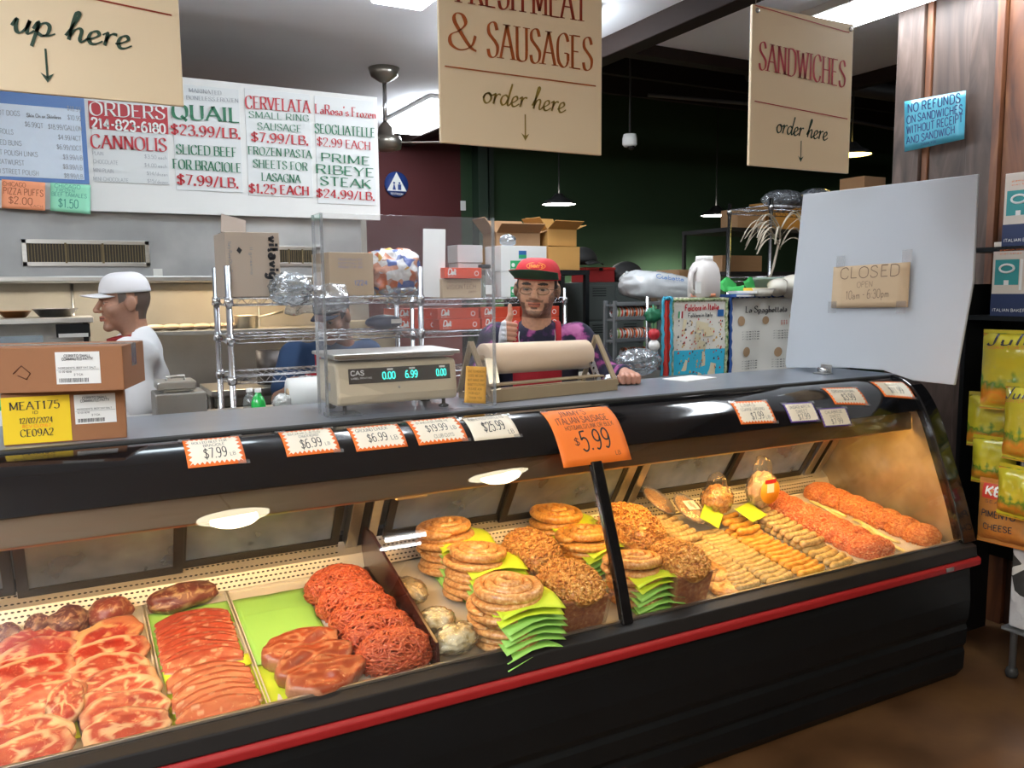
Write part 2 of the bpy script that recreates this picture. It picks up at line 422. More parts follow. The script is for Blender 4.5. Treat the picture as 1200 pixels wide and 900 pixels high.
# ------------------------------------------------------------------ shared materials
WHITE = mat('white paint', (.72, .72, .70), .6)
PAPER = mat('white paper', (.82, .82, .80), .7)
STEEL = mat('brushed steel', (.55, .54, .52), .32, 1, .12, 8, .04, 60, stretch=(1, 12, 12))
STEELD = mat('dull steel', (.42, .41, .39), .42, 1, .2, 5, .05, 30)
CHROME = mat('chrome wire', (.62, .63, .66), .25, 1)
BLACKG = mat('black gloss', (.006, .006, .007), .07, coat=.6)
BLACKM = mat('black enamel', (.005, .006, .007), .45, var=.3, scale=6, spec=.25)
BLACKR = mat('black rubber', (.02, .02, .02), .7)
GREYC = mat('grey laminate counter', (.20, .23, .28), .28, var=.15, scale=9, coat=.3)
REDST = mat('red bumper', (.33, .012, .014), .5)
BUMP = mat('dark bumper', (.014, .013, .013), .5, spec=.3)
CARD = mat('brown cardboard', (.42, .24, .12), .85, var=.08, scale=7, stretch=(1, 1, 6))
CARDL = mat('tan cardboard', (.52, .38, .24), .85, var=.08, scale=7)
CARDO = mat('orange brown cardboard', (.50, .26, .07), .85, var=.1, scale=6)
INK = mat('black ink', (.02, .02, .025), .6)
INKG = mat('grey ink', (.28, .30, .33), .6)
INKR = mat('red ink', (.48, .02, .03), .5)
INKGR = mat('green ink', (.015, .16, .075), .5)
INKDG = mat('dark green ink', (.02, .055, .03), .45)
ORANGE = mat('orange card', (.90, .20, .02), .6)
GREENP = mat('lime green paper', (.36, .72, .05), .6)
CREAM = mat('cream sign board', (.90, .72, .47), .45, coat=.15)
CLOTHW = mat('white cloth', (.74, .74, .74), .9, bump=.3, bscale=20)
# ------------------------------------------------------------------ the room
def struct(name, mb, m, **k): return ob(name, mb, m, kind='structure', **k)
concrete = specks('stained brown concrete', [(.25, (.045, .02, .008)), (.5, (.10, .048, .02)), (.75, (.17, .09, .035))], 3, .35, .1, coat=.25, rnd=False)
ceilm = mat('ceiling plaster', (.84, .86, .90), .9, var=.04, scale=3)
darkc = mat('dark ceiling', (.010, .011, .012), .8)
greenw = mat('dark green wall paint', (.022, .055, .022), .8, var=.12, scale=2)
redw = mat('dark red wall paint', (.075, .010, .011), .75, var=.12, scale=2)
beige = mat('shop wall paint', (.45, .38, .28), .8)
struct('floor', MB().box((3, 2, -.05), (18, 13, .1)), concrete)
struct('ceiling', MB().box((-1.1, 1.95, 3.05), (7.8, 11.0, .1)), ceilm)
struct('ceiling_right', MB().box((3.8, .025, 3.05), (2.0, 8.05, .1)), ceilm)
struct('ceiling_dark', MB().box((7.4, 2, 3.95), (9.4, 12, .1)), darkc)
struct('wall_back_green', MB().box((7.73, 7.5, 2), (8.56, .2, 4)), greenw)
struct('wall_back_red', MB().box((-.8, 7.5, 2), (8.5, .2, 4)), redw)
struct('wall_left', MB().box((-5.1, 2, 2), (.2, 12, 4)), beige)
struct('wall_right', MB().box((12.1, 2, 2), (.2, 12, 4)), mat('far side wall', (.03, .03, .03), .9))
struct('wall_front', MB().box((3.5, -4.1, 2), (17.4, .2, 4)), beige)
darkw = mat('dark stained timber', (.016, .008, .006), .7, var=.3, scale=6, stretch=(8, 1, 8), spec=.2)
struct('trim_beam', MB().box((2.85, 1.8, 2.945), (.12, 11, .11)), darkw, bevel=.006)
struct('trim_header', MB().box((3.9, 4.1, 3.0), (1.95, .10, .13)), darkw, bevel=.006)
struct('trim_fascia', MB().box((4.84, .1, 3.02), (.08, 8.1, .2)), darkw, bevel=.006)
struct('wall_above_header', MB().box((3.9, 4.1, 3.53), (1.95, .1, .76)), darkc)
struct('wall_above_beam', MB().box((2.86, 5.75, 3.5), (.12, 3.3, .86)), darkc)
for i in range(5):
    struct('ceiling_joist', MB().box((7.5, 4.55 + i * .62, 3.62), (9.0, .06, .24)), mat('joist %d' % i, (.025, .02, .018), .8) if i == 0 else bpy.data.materials['joist 0'])
struct('trim_ceiling_conduit', MB().tube([(4.9, 6.4, 3.36), (6.4, 6.3, 3.38), (8.5, 6.5, 3.35), (10.5, 6.3, 3.36)], .018), mat('grey conduit', (.12, .12, .12), .5))
struct('trim_ceiling_duct', MB().tube([(5.0, 5.2, 3.3), (7, 5.0, 3.25), (11, 5.2, 3.3)], .07, 12), mat('dull duct', (.05, .05, .05), .5))
struct('wall_column', MB().box((3.62, 7.33, 2), (.10, .14, 4)).box((3.74, 7.36, 2), (.05, .08, 4)), mat('dark green column', (.02, .04, .025), .5))
# wood panelled wall on the right, with battens
def woodmat(name, a, b, c, sc=3):
    m, t, bs = pbsdf(name); N = t.nodes; L = t.links
    tc = N.new('ShaderNodeTexCoord'); mp = N.new('ShaderNodeMapping'); mp.inputs['Scale'].default_value = (1, 1, .16); L.new(tc.outputs['Object'], mp.inputs[0])
    n = N.new('ShaderNodeTexNoise'); n.inputs['Scale'].default_value = sc * 3; n.inputs['Detail'].default_value = 8; n.inputs['Distortion'].default_value = 1.6; L.new(mp.outputs[0], n.inputs[0])
    r = ramp(t, [(.3, a), (.52, b), (.75, c)]); L.new(n.outputs[0], r.inputs[0]); L.new(r.outputs[0], bs.inputs['Base Color'])
    bs.inputs['Roughness'].default_value = .5
    bp = N.new('ShaderNodeBump'); bp.inputs['Strength'].default_value = .25; bp.inputs['Distance'].default_value = .01; L.new(n.outputs[0], bp.inputs['Height']); L.new(bp.outputs[0], bs.inputs['Normal'])
    return m
WOODG = woodmat('weathered grey brown board', (.028, .015, .011), (.068, .041, .030), (.135, .09, .07))
WOODR = woodmat('red brown stained board', (.045, .014, .006), (.13, .045, .018), (.22, .09, .035))
WOODD = woodmat('dark board', (.02, .010, .007), (.055, .024, .014), (.10, .05, .03))
struct('wall_wood', MB().box((3.93, .5, 1.5), (.12, 4.88, 3.0)), WOODD)
yy = 2.94
for k, (w, m, dx) in enumerate([(.15, WOODG, .03), (.035, WOODR, .012), (.21, WOODG, .0), (.13, WOODG, .03), (.04, WOODR, .045), (.12, WOODR, .02), (.16, WOODD, .0), (.05, WOODR, .03), (.18, WOODR, .01), (.16, WOODD, 0), (.2, WOODR, .02), (.2, WOODD, 0)]):
    struct('trim_board', MB().box((3.86 - dx / 2, yy - w / 2, 1.5), (.03 + dx, w - .004, 3.0)), m, bevel=.003); yy -= w
# ------------------------------------------------------------------ ceiling lights (seen or reflected fixtures, plus added fill)
TUBE = emat('lit light diffuser', (.88, .94, 1.0), 17)
TUBE2 = emat('dimmer lit light diffuser', (.80, .92, 1.0), 6)
def fixture(x, y, w, l, label, z=3.0, m=TUBE, drop=0):
    t = thing('ceiling_light', label, 'light', (x, y, z), group=None)
    if drop:  # hung low so the diffuser also brightens the ceiling
        ob('frame', MB().box((0, 0, -drop), (min(w, l) * .25 if w < l else w, min(w, l) * .25 if l <= w else l, .05)), WHITE, t, bevel=.004)
        ob('hanger', MB().box((0, 0, -drop / 2), (.03, .03, drop)), WHITE, t)
        ob('diffuser', MB().box((0, 0, -drop - .045), (w - .05, l - .05, .05)), m, t, bevel=.012)
    else:
        ob('frame', MB().box((0, 0, -.015), (w, l, .03)), WHITE, t, bevel=.004)
        ob('diffuser', MB().box((0, 0, -.070), (w - .05, l - .05, .09)), m, t, bevel=.012)
    return t
fixture(2.62, 6.25, .34, 1.0, 'lit fluorescent ceiling light half hidden behind the meat and sausages sign')
t = thing('ceiling_light', 'bright double fluorescent ceiling light above the sandwiches sign', 'light', (3.62, 2.5, 3.0))
ob('frame', MB().box((0, 0, -.02), (.34, 1.5, .04)), WHITE, t, bevel=.004)
for sx_ in (-1, 1): ob('diffuser', MB().box((sx_ * .075, 0, -.045), (.12, 1.44, .03)), TUBE, t, bevel=.01)
fixture(2.32, 4.05, .30, .9, 'lit fluorescent ceiling light at the left top edge of the meat and sausages sign')
fixture(.42, 3.55, .9, .30, 'long fluorescent ceiling light over the kitchen in front of the menu board', m=TUBE2, drop=.07)
fixture(1.45, 3.3, .30, 1.0, 'added unseen ceiling light over the staff side of the counter')  # unseen lamp added to brighten the kitchen side
for x, y, w_, l_, lab in ((-1.4, .7, .6, 1.4, 'over the left end of the case'), (-1.4, -2.4, .6, 1.2, 'behind the customer, farther back on the left'), (-1.7, -1.0, .6, 1.2, 'behind the customer, left side'), (-3.2, .6, .6, 1.2, 'at the far left of the shop'), (-3.2, 3.4, .6, 1.2, 'over the far left of the kitchen'), (-.9, -3.1, .6, .6, 'near the shop front'), (7.4, .6, .6, 1.2, 'over the right side aisle')):  # unseen lamps added to fill the room with light
    fixture(x, y, w_, l_, 'added unseen ceiling light ' + lab, z=3.0 if x < 5 else 3.9, drop=.16)
t = thing('ceiling_light', 'small double tube ceiling light near the shop front', 'light', (2.55, -2.3, 3.0)); ob('frame', MB().box((0, 0, -.02), (.42, .30, .04)), WHITE, t, bevel=.004)
for sy_ in (-.09, .09): ob('light_tube', MB().tube([(-.19, sy_, -.055), (.19, sy_, -.055)], .016, 10), TUBE, t)
def pend_lamp(x, y, z, r, label, watt, col=(1, .95, .85), es=20, shade=None):
    t = thing('pendant_lamp', label, 'lamp', (x, y, z))
    ob('lamp_shade', MB().lathe([(.03, .10), (.045, .085), (.07, .06), (r * .75, .035), (r, .0), (r * .97, 0), (r * .72, .028), (.06, .05)], n=32), shade or mat('dark enamel shade', (.03, .03, .03), .4), t)
    ob('bulb', MB().lathe([(.0001, -.0), (r * .9, .004), (r * .9, .012), (.0001, .02)], n=32), emat('pendant glow ' + label[:12], col, es), t)
    ob('cord', MB().tube([(0, 0, .1), (0, 0, 3.9 - z if x > 4.8 else 3.0 - z)], .006), BLACKR, t)
    return t
pl = [P(655, 240, y=6.6), P(839, 253, y=6.6)]
pend_lamp(*pl[0], .165, 'lit pendant lamp hanging before the green wall above the open cardboard boxes', 0)
pend_lamp(*pl[1], .165, 'lit pendant lamp hanging before the green wall left of the storage boxes', 0)
q = P(998, 182, y=4.6)
pend_lamp(*q, .16, 'yellow-lit pendant lamp peeping out beside the sandwiches sign', 0, (1, .72, .18), 8)
WSH = mat('white enamel shade', (.75, .72, .65), .35)
for x_, y_, lb_ in ((.74, .21, 'above and behind the customer, reflected at left'), (2.23, .42, 'above the customers, reflected in the middle'), (-2.2, .3, 'added out of view at the far left')):  # last pendant is unseen, added for warm fill
    pend_lamp(x_, y_, 2.3, .205, 'pendant lamp ' + lb_, 0, (1, .88, .62), 9, WSH)
    l = bpy.data.lights.new('pendant light', 'SPOT'); l.energy = 30; l.spot_size = R(165); l.spot_blend = .5; l.shadow_soft_size = .12; l.color = (1, .80, .50)
    o = bpy.data.objects.new('pendant_light', l); COL.objects.link(o); o.location = (x_, y_, 2.27)
for q in pl:
    l = bpy.data.lights.new('pendant light', 'SPOT'); l.energy = 170; l.spot_size = R(150); l.spot_blend = .6; l.shadow_soft_size = .12; l.color = (1, .96, .86)
    o = bpy.data.objects.new('pendant_light', l); COL.objects.link(o); o.location = q - Vector((0, 0, .03))
# ------------------------------------------------------------------ display case
GP = [(2.42, 1.206), (2.34, 1.196), (2.275, 1.160), (2.222, 1.09), (2.183, 1.01), (2.145, .915), (2.108, .82), (2.07, .72), (2.038, .62), (2.022, .565)]
GC = catmull(GP, 6)
def arclen(c):
    s = [0]
    for a, b in zip(c, c[1:]): s.append(s[-1] + math.dist(a, b))
    return s
GS = arclen(GC); GL = GS[-1]
def gpt(s, off=0):
    s = max(0, min(GL - 1e-5, s))
    for i in range(len(GS) - 1):
        if GS[i + 1] >= s: break
    t = (s - GS[i]) / (GS[i + 1] - GS[i]); a, b = GC[i], GC[i + 1]
    ty, tz = (b[0] - a[0]), (b[1] - a[1]); l = math.hypot(ty, tz); ny, nz_ = tz / l, -ty / l   # outward: towards -Y / up
    if ny > 0: ny, nz_ = -ny, -nz_
    return (a[0] + (b[0] - a[0]) * t + ny * off, a[1] + (b[1] - a[1]) * t + nz_ * off)
def on_glass(px, py):
    r = ray(px, py); best = None
    for i in range(len(GC) - 1):
        (y0, z0), (y1, z1) = GC[i], GC[i + 1]
        # solve CC.y + t r.y = y0 + k dy ; CC.z + t r.z = z0 + k dz
        dy, dz = y1 - y0, z1 - z0; det = r.y * (-dz) + r.z * dy
        if abs(det) < 1e-9: continue
        t = ((y0 - CC.y) * (-dz) + (z0 - CC.z) * dy) / det
        k = (r.y * (z0 - CC.z) - r.z * (y0 - CC.y)) / det
        if -.001 <= k <= 1.001 and t > 0 and (best is None or t < best[0]): best = (t, GS[i] + k * (GS[i + 1] - GS[i]))
    t, s = best; return (r.x * t, s)
X0, XM, XE = -.75, 1.485, 3.16
case = thing('display_case', 'long black refrigerated meat case with curved glass front and red stripe', 'display case', (0, 0, 0))
def extr(prof, x0, x1, mb=None, closed=False):
    mb = mb or MB(); n = len(prof)
    mb.add([(x0, y, z) for y, z in prof] + [(x1, y, z) for y, z in prof],
           [(i, i + 1, n + i + 1, n + i) for i in range(n - 1)] + ([(n - 1, 0, n, 2 * n - 1), tuple(range(n))[::-1], tuple(range(n, 2 * n))] if closed else []), False)
    return mb
# split of the arc length at the bottom edge of the black band (z = 1.085)
SB = next(s for s in [i * GL / 400 for i in range(401)] if gpt(s)[1] < 1.083)
CG = clear('case glass', (1, 1, 1), .045, 0.0, top=.8)
def glasspanel(s0, s1, x0, x1, n, th, mb=None):
    mb = mb or MB(); S = [s0 + (s1 - s0) * i / n for i in range(n + 1)]
    o = [gpt(s, 0) for s in S]; i_ = [gpt(s, -th) for s in S]
    for pr_, sm_ in ((o, True), (i_[::-1], True), ([o[-1], i_[-1]], False), ([i_[0], o[0]], False)):
        k = len(mb.sm); extr(pr_, x0, x1, mb); mb.sm[k:] = [sm_] * (len(mb.sm) - k)
    for x in (x0, x1):
        mb.add([(x, y, z) for y, z in o] + [(x, y, z) for y, z in i_], [(j, j + 1, n + 2 + j, n + 1 + j) for j in range(n)], False)
    return mb
for (a, b) in ((X0, XM - .012), (XM + .012, XE)):
    g = ob('front_glass', glasspanel(SB, GL, a, b, 28, .005), CG, case)
ob('black_top_band', glasspanel(.0, SB, X0, XE, 26, .012), BLACKG, case, label='glossy black curved band over the glass')
mm = MB(); S = [on_glass(697, 541)[1] + (GL + .01 - on_glass(697, 541)[1]) * i / 24 for i in range(25)]
pr = [gpt(s, .010) for s in S] + [gpt(s, -.014) for s in S][::-1]
ob('mullion', extr(pr, XM - .020, XM + .020, mm, True), BLACKG, case, bevel=.004, label='black curved upright between the two glass panels')
S = [.04 + (GL + .03 - .04) * i / 40 for i in range(41)]
pr = [gpt(s, .014) for s in S] + [gpt(s, -.03) for s in S][::-1]
ob('end_frame', extr(pr, XE - .03, XE + .05, MB(), True), BLACKG, case, bevel=.005, label='black curved end frame')
# end wall seen inside, warm glow painted in as mottling
endp = specks('glow-mottled steel end panel', [(.28, (.16, .12, .07)), (.48, (.36, .28, .17)), (.72, (.66, .54, .36))], 3.2, .38, .15, rnd=False)
endp.node_tree.nodes['Principled BSDF'].inputs['Metallic'].default_value = .45
pe = [gpt(s, -.01) for s in [SB * .6 + (GL - SB * .6) * i / 20 for i in range(21)]]
po = [(y, z) for y, z in pe] + [(2.03, .45), (2.78, .45), (2.78, .74), (2.56, 1.08)]
ob('end_panel', MB().prism(po, (XE - .028, 0, 0), (0, 1, 0), (0, 0, 1), .016), endp, case)
ob('counter_top', MB().box(((X0 + XE) / 2 + .03, 2.64, 1.196), (XE - X0 + .1, .46, .028)), GREYC, case, bevel=.006, label='flat grey counter top')
ob('top_edge_trim', MB().box(((X0 + XE) / 2 + .03, 2.405, 1.203), (XE - X0 + .08, .03, .016)), BLACKR, case, bevel=.004)
# canopy (light housing) behind the upper glass
can = [(2.265, 1.10), (2.255, 1.000), (2.268, .992), (2.280, 1.045), (2.36, 1.05), (2.372, 1.01), (2.50, 1.03), (2.56, 1.05), (2.60, 1.17), (2.40, 1.17), (2.30, 1.13)]
ob('canopy', extr(can, X0, XE - .04, MB(), True), mat('warm brushed steel', (.30, .24, .18), .38, 1, .12, 8, stretch=(1, 12, 12)), case, bevel=.003, label='brushed steel light housing behind the glass')
WARMS = [emat('warm case lamp', (1, .58, .20), 18), emat('golden case lamp', (1, .56, .14), 25)]
for (a, b), WARM in zip(((X0 + .1, XM - .08), (XM + .08, XE - .1)), WARMS):
    ob('case_lamp', MB().box(((a + b) / 2, 2.318, 1.028), (b - a, .045, .02)), WARM, case, bevel=.006)
# base
base = [(2.002, .50), (1.992, .44), (1.985, .34), (1.99, .26), (2.0, .235), (1.992, .215), (1.995, .155), (2.006, .135), (1.998, .115), (2.0, .045), (2.03, .0), (2.80, .0), (2.80, .60), (2.04, .50)]
ob('base_panel', extr(base, X0, XE, MB(), True), BLACKM, case, bevel=.004, label='black enamel base with two horizontal grooves')
ob('base_end', MB().prism([(2.10, 0), (2.06, .3), (2.01, .52), (2.03, .60), (2.80, .62), (2.80, 0)], (XE - .001, 0, 0), (0, 1, 0), (0, 0, 1), .04), BLACKM, case, bevel=.01)
ob('bumper', extr([(2.04, .575), (2.018, .566), (1.992, .556), (1.985, .512), (2.03, .508)], X0, XE + .03, MB(), True), BUMP, case, bevel=.004, label='dark grey bumper rail')
ob('red_stripe', extr([(2.02, .512), (1.986, .510), (1.978, .500), (1.980, .478), (1.99, .472), (2.02, .470)], X0, XE + .045, MB(), True), REDST, case, bevel=.004, label='red rubber bumper stripe')
q = P(1114, 661, y=1.975)
ob('maker_badge', MB().box((q.x, 1.976, .492), (.045, .006, .016)), STEELD, case, bevel=.002)
# deck, slanting up towards the back
def dz(y): return .54 + .185 * (y - 2.06)
ob('deck', extr([(2.035, .52), (2.04, .545), (2.055, .545), (2.06, dz(2.06)), (2.68, dz(2.68)), (2.72, .655), (2.72, .60), (2.06, .50)], X0, XE - .03, MB(), True), mat('cream steel deck', (.66, .60, .48), .35, 0, coat=.2), case)
ob('front_lip', extr([(2.028, .545), (2.030, .578), (2.040, .578), (2.043, .545)], X0, XE - .03, MB(), True), STEEL, case, bevel=.001)
# perforated air return along the back of the deck
slot = mat('painted slot shade', (.01, .01, .01), .8)  # flat dark ovals painted for the shade inside the slots
def perf(A, B, wid, rows, mb, x0, x1, step=.0155):
    (ya, za), (yb, zb) = A, B; l = math.hypot(yb - ya, zb - za); uy, uz = (yb - ya) / l, (zb - za) / l; ny, nz_ = -uz, uy
    if ny > 0: ny, nz_ = -ny, -nz_
    mb.mi = 1
    for r_ in range(rows):
        s = l * (r_ + .6) / (rows + .2); n = int((x1 - x0) / step)
        for i in range(n):
            x = x0 + step * (i + (.5 if r_ % 2 else 0)); pts = []
            for k in range(8):
                a = 2 * PI * k / 8; dx = math.cos(a) * .0052 * (1.0); ds = math.sin(a) * .0030
                pts.append((x + dx, ya + uy * (s + ds) + ny * .0006, za + uz * (s + ds) + nz_ * .0006))
            mb.add(pts, [tuple(range(8))], False)
    mb.mi = 0
lo_a, lo_b, up_b = (2.672, .662), (2.692, .707), (2.738, .742)
mb = extr([lo_a, lo_b, (2.70, .707), (2.68, .66)], X0, XE - .03, MB(), True)
perf(lo_a, lo_b, 0, 3, mb, X0 + .1, .80); perf(lo_a, lo_b, 0, 3, mb, .93, XE - .1)
ob('air_grille', mb, [mat('grille steel', (.60, .56, .48), .4, .6), slot], case, label='perforated steel air return')
mb = extr([lo_b, up_b, (2.745, .735), (2.70, .70)], X0, XE - .03, MB(), True)
perf(lo_b, up_b, 0, 2, mb, X0 + .1, .80); perf(lo_b, up_b, 0, 2, mb, .93, XE - .1)
ob('air_grille', mb, [bpy.data.materials['grille steel'], slot], case)
# rear sliding doors in a frame leaning forward
d0, d1 = Vector((0, 2.742, .742)), Vector((0, 2.56, 1.04)); dv = (d1 - d0).normalized(); dn = Vector((0, -dv.z, dv.y))
GLD = clear('clouded rear door glass', (.75, .8, .85), .06, .05, haze=.42, hazecol=(.55, .60, .65))
def slab(x0, x1, s0, s1, off, th, mb=None):
    mb = mb or MB(); c = [d0 + dv * s0 + dn * off, d0 + dv * s1 + dn * off, d0 + dv * s1 + dn * (off + th), d0 + dv * s0 + dn * (off + th)]
    return extr([(p.y, p.z) for p in c], x0, x1, mb, True)
HL = (d1 - d0).length
def rdoor(x0, x1, off):
    fr_ = MB(); slab(x0, x1, 0, .032, off, .014, fr_); slab(x0, x1, HL - .02, HL, off, .014, fr_)
    slab(x0, x0 + .03, .03, HL - .02, off, .014, fr_); slab(x1 - .03, x1, .03, HL - .02, off, .014, fr_)
    f = ob('rear_door', fr_, mat('black door frame', (.02, .02, .02), .35), case, bevel=.002)
    ob('pane', slab(x0 + .03, x1 - .03, .03, HL - .02, off + .004, .005), GLD, f)
for a, b, o_ in ((X0 + .05, -.16, 0), (-.155, .29, .016), (.27, .79, 0), (.95, 1.42, 0), (1.40, 1.93, .016), (2.02, 2.52, 0), (2.50, 2.98, .016)): rdoor(a, b, o_)
for x in (.865, 1.975, 3.05):
    ob('rear_post', slab(x - .055, x - .015, 0, HL, -.01, .045, slab(x + .015, x + .05, 0, HL, -.01, .045)), STEEL, case, bevel=.002)
    ob('rear_post', slab(x - .015, x + .015, 0, HL, 0, .03), BLACKM, case)
ob('rear_sill', MB().box(((X0 + XE) / 2, 2.78, .68), (XE - X0, .05, .16)), BLACKM, case)
# bay divider
ob('bay_divider', MB().prism([(2.05, dz(2.05)), (2.70, dz(2.70)), (2.70, .80), (2.60, .80), (2.06, .625)], (.862, 0, 0), (0, 1, 0), (0, 0, 1), .010), mat('dark brown divider', (.05, .015, .012), .25), case, bevel=.002, label='dark brown sloping divider between the bays')
ob('lamp_bracket', MB().box((.90, 2.36, .985), (.10, .10, .022)), mat('yellowed plastic', (.6, .5, .3), .5), case, bevel=.004)
# ------------------------------------------------------------------ hanging signs
def sign(name, label, c, arrow, ink, lines, texts):
    "c = lower left, lower right, top z; all on the plane y = 2.3"
    x0, x1, z0, z1 = c
    t = thing(name, label, 'sign', ((x0 + x1) / 2, 2.3, z0))
    cx_ = (x0 + x1) / 2
    ob('board', MB().box((0, 0, (z1 - z0) / 2), (x1 - x0, .012, z1 - z0)), CREAM, t, bevel=.002)
    for sx_ in (-1, 1):
        ob('hanging_wire', MB().tube([(sx_ * ((x1 - x0) / 2 - .02), 0, z1 - z0 - .015), (sx_ * ((x1 - x0) / 2 - .02), 0, 3.0 - z0)], .0015, 5), CHROME, t)
        ob('eyelet', MB().lathe([(.004, 0), (.009, 0), (.009, .002), (.004, .002)], (sx_ * ((x1 - x0) / 2 - .02), -.0085, z1 - z0 - .02), 14, Matrix.Rotation(R(90), 3, 'X')), STEELD, t)
    O = Vector((cx_, 2.3, z0)); pl_ = lambda px, py: P(px, py, y=2.2935) - O
    for (a, b, w, m) in lines:
        ob('rule_line', strip(MB(), pl_(*a), pl_(*b), (0, 0, 1), w), m, t)
    for (s, a, b, h, kw, m) in texts:
        ob('lettering', letters(MB(), s, pl_(*a), pl_(*b), (0, 0, 1), h, **kw), m, t)
    a, b = pl_(*arrow[0]), pl_(*arrow[1]); L_ = (a - b).length; y_ = a.y - .001
    ob('arrow', MB().add([(b.x - .0022, y_, a.z), (b.x + .0022, y_, a.z), (b.x + .0022, y_, b.z + .01), (b.x - .0022, y_, b.z + .01),
        (b.x - .014, y_, b.z + .022), (b.x, y_, b.z), (b.x + .014, y_, b.z + .022), (b.x, y_, b.z + .014)], [(0, 3, 2, 1), (4, 5, 6, 7)], False), ink, t)
    return t
INKBR = mat('red brown sign ink', (.30, .035, .012), .35)
INKBR_REFL = mat('copper reflection sign ink', (.42, .10, .02), .3)  # golden reflection on the red brown ink, painted into its colour
INKOL_REFL = mat('olive gold reflection ink', (.30, .20, .03), .35)  # same golden reflection painted into the script and arrow colour
SERK = dict(style="serif", thick=.13, thin=.03)
SCR = dict(style='sans', thick=.115, thin=.05, script=True, slant=.18, k=8)
sign('hanging_sign', 'cream hanging sign with green script reading pick up here at the far left', (-.26, .308, 2.062, 2.66), ((53, 57), (56, 97)), INKDG,
     [((-60, -37), (201, 18), .004, INKBR)], [('Pick up here', (-92, 20), (153, 58), .062, dict(SCR, thick=.15), INKDG)])
sign('hanging_sign', 'largest cream hanging sign reading fresh meat and sausages, order here', (1.008, 1.572, 2.024, 2.60), ((615, 134), (615.5, 165)), INKOL_REFL,
     [((521, 77.5), (698, 101), .004, INKBR_REFL)],
     [('FRESH MEAT', (535, 2), (687, 25.5), .098, dict(SERK), INKBR), ('&', (525, 55), (558, 61), .098, dict(SERK), INKBR_REFL), ('SAUSAGES', (571, 66), (694, 83), .098, dict(SERK), INKBR_REFL),
      ('order here', (565, 120), (662, 132), .062, SCR, INKOL_REFL)])
sign('hanging_sign', 'cream hanging sign reading sandwiches, order here, beside the wood wall', (2.210, 2.727, 2.031, 2.585), ((939, 165), (938, 190)), INKDG,
     [((885, 6.5), (995, 38.5), .0035, INKR), ((884, 118.5), (993, 139.5), .0035, INKR)],
     [('SANDWICHES', (889, 81), (990, 102.5), .094, dict(SERK), INKR), ('order here', (909, 155), (969, 164.5), .062, SCR, INKDG)])
# ------------------------------------------------------------------ menu board over the hood
MY = 4.70
mt = thing('menu_board', 'long white menu board with red and green prices above the steel hood', 'menu board', (0, MY, 2.0))
mp = lambda px, py, d=0: P(px, py, y=MY - .012 - d) - Vector((0, MY, 2.0))
MW = mat('menu white', (.66, .68, .68), .5)
ob('board', MB().box((.32, 0, .345), (2.70, .02, .69)), WHITE, mt, bevel=.002)
def panel(x0, x1, z0, z1, m, name='panel', d=.004, par=None):
    return ob(name, MB().box(((x0 + x1) / 2, -.01 - d / 2, (z0 + z1) / 2), (x1 - x0, d, z1 - z0)), m, par or mt, bevel=.001)
def px_panel(a, b, m, **k):
    A = mp(*a); B = mp(*b); return panel(A.x, B.x, B.z, A.z, m, **k)
px_panel((104, 105), (199, 217), MW); px_panel((200, 97), (285, 226), MW); px_panel((286, 103), (367, 232), MW); px_panel((368, 112), (441, 241), MW)
BLUE = mat('blue panel border', (.10, .20, .45), .4)
px_panel((-60, 100), (105, 216), BLUE, name='panel_border'); px_panel((-60, 116), (99, 211), mat('pale blue menu panel', (.62, .70, .80), .4), d=.006)
px_panel((103, 118), (197.5, 157.5), mat('red phone panel', (.45, .02, .03), .4), name='phone_panel', d=.006)
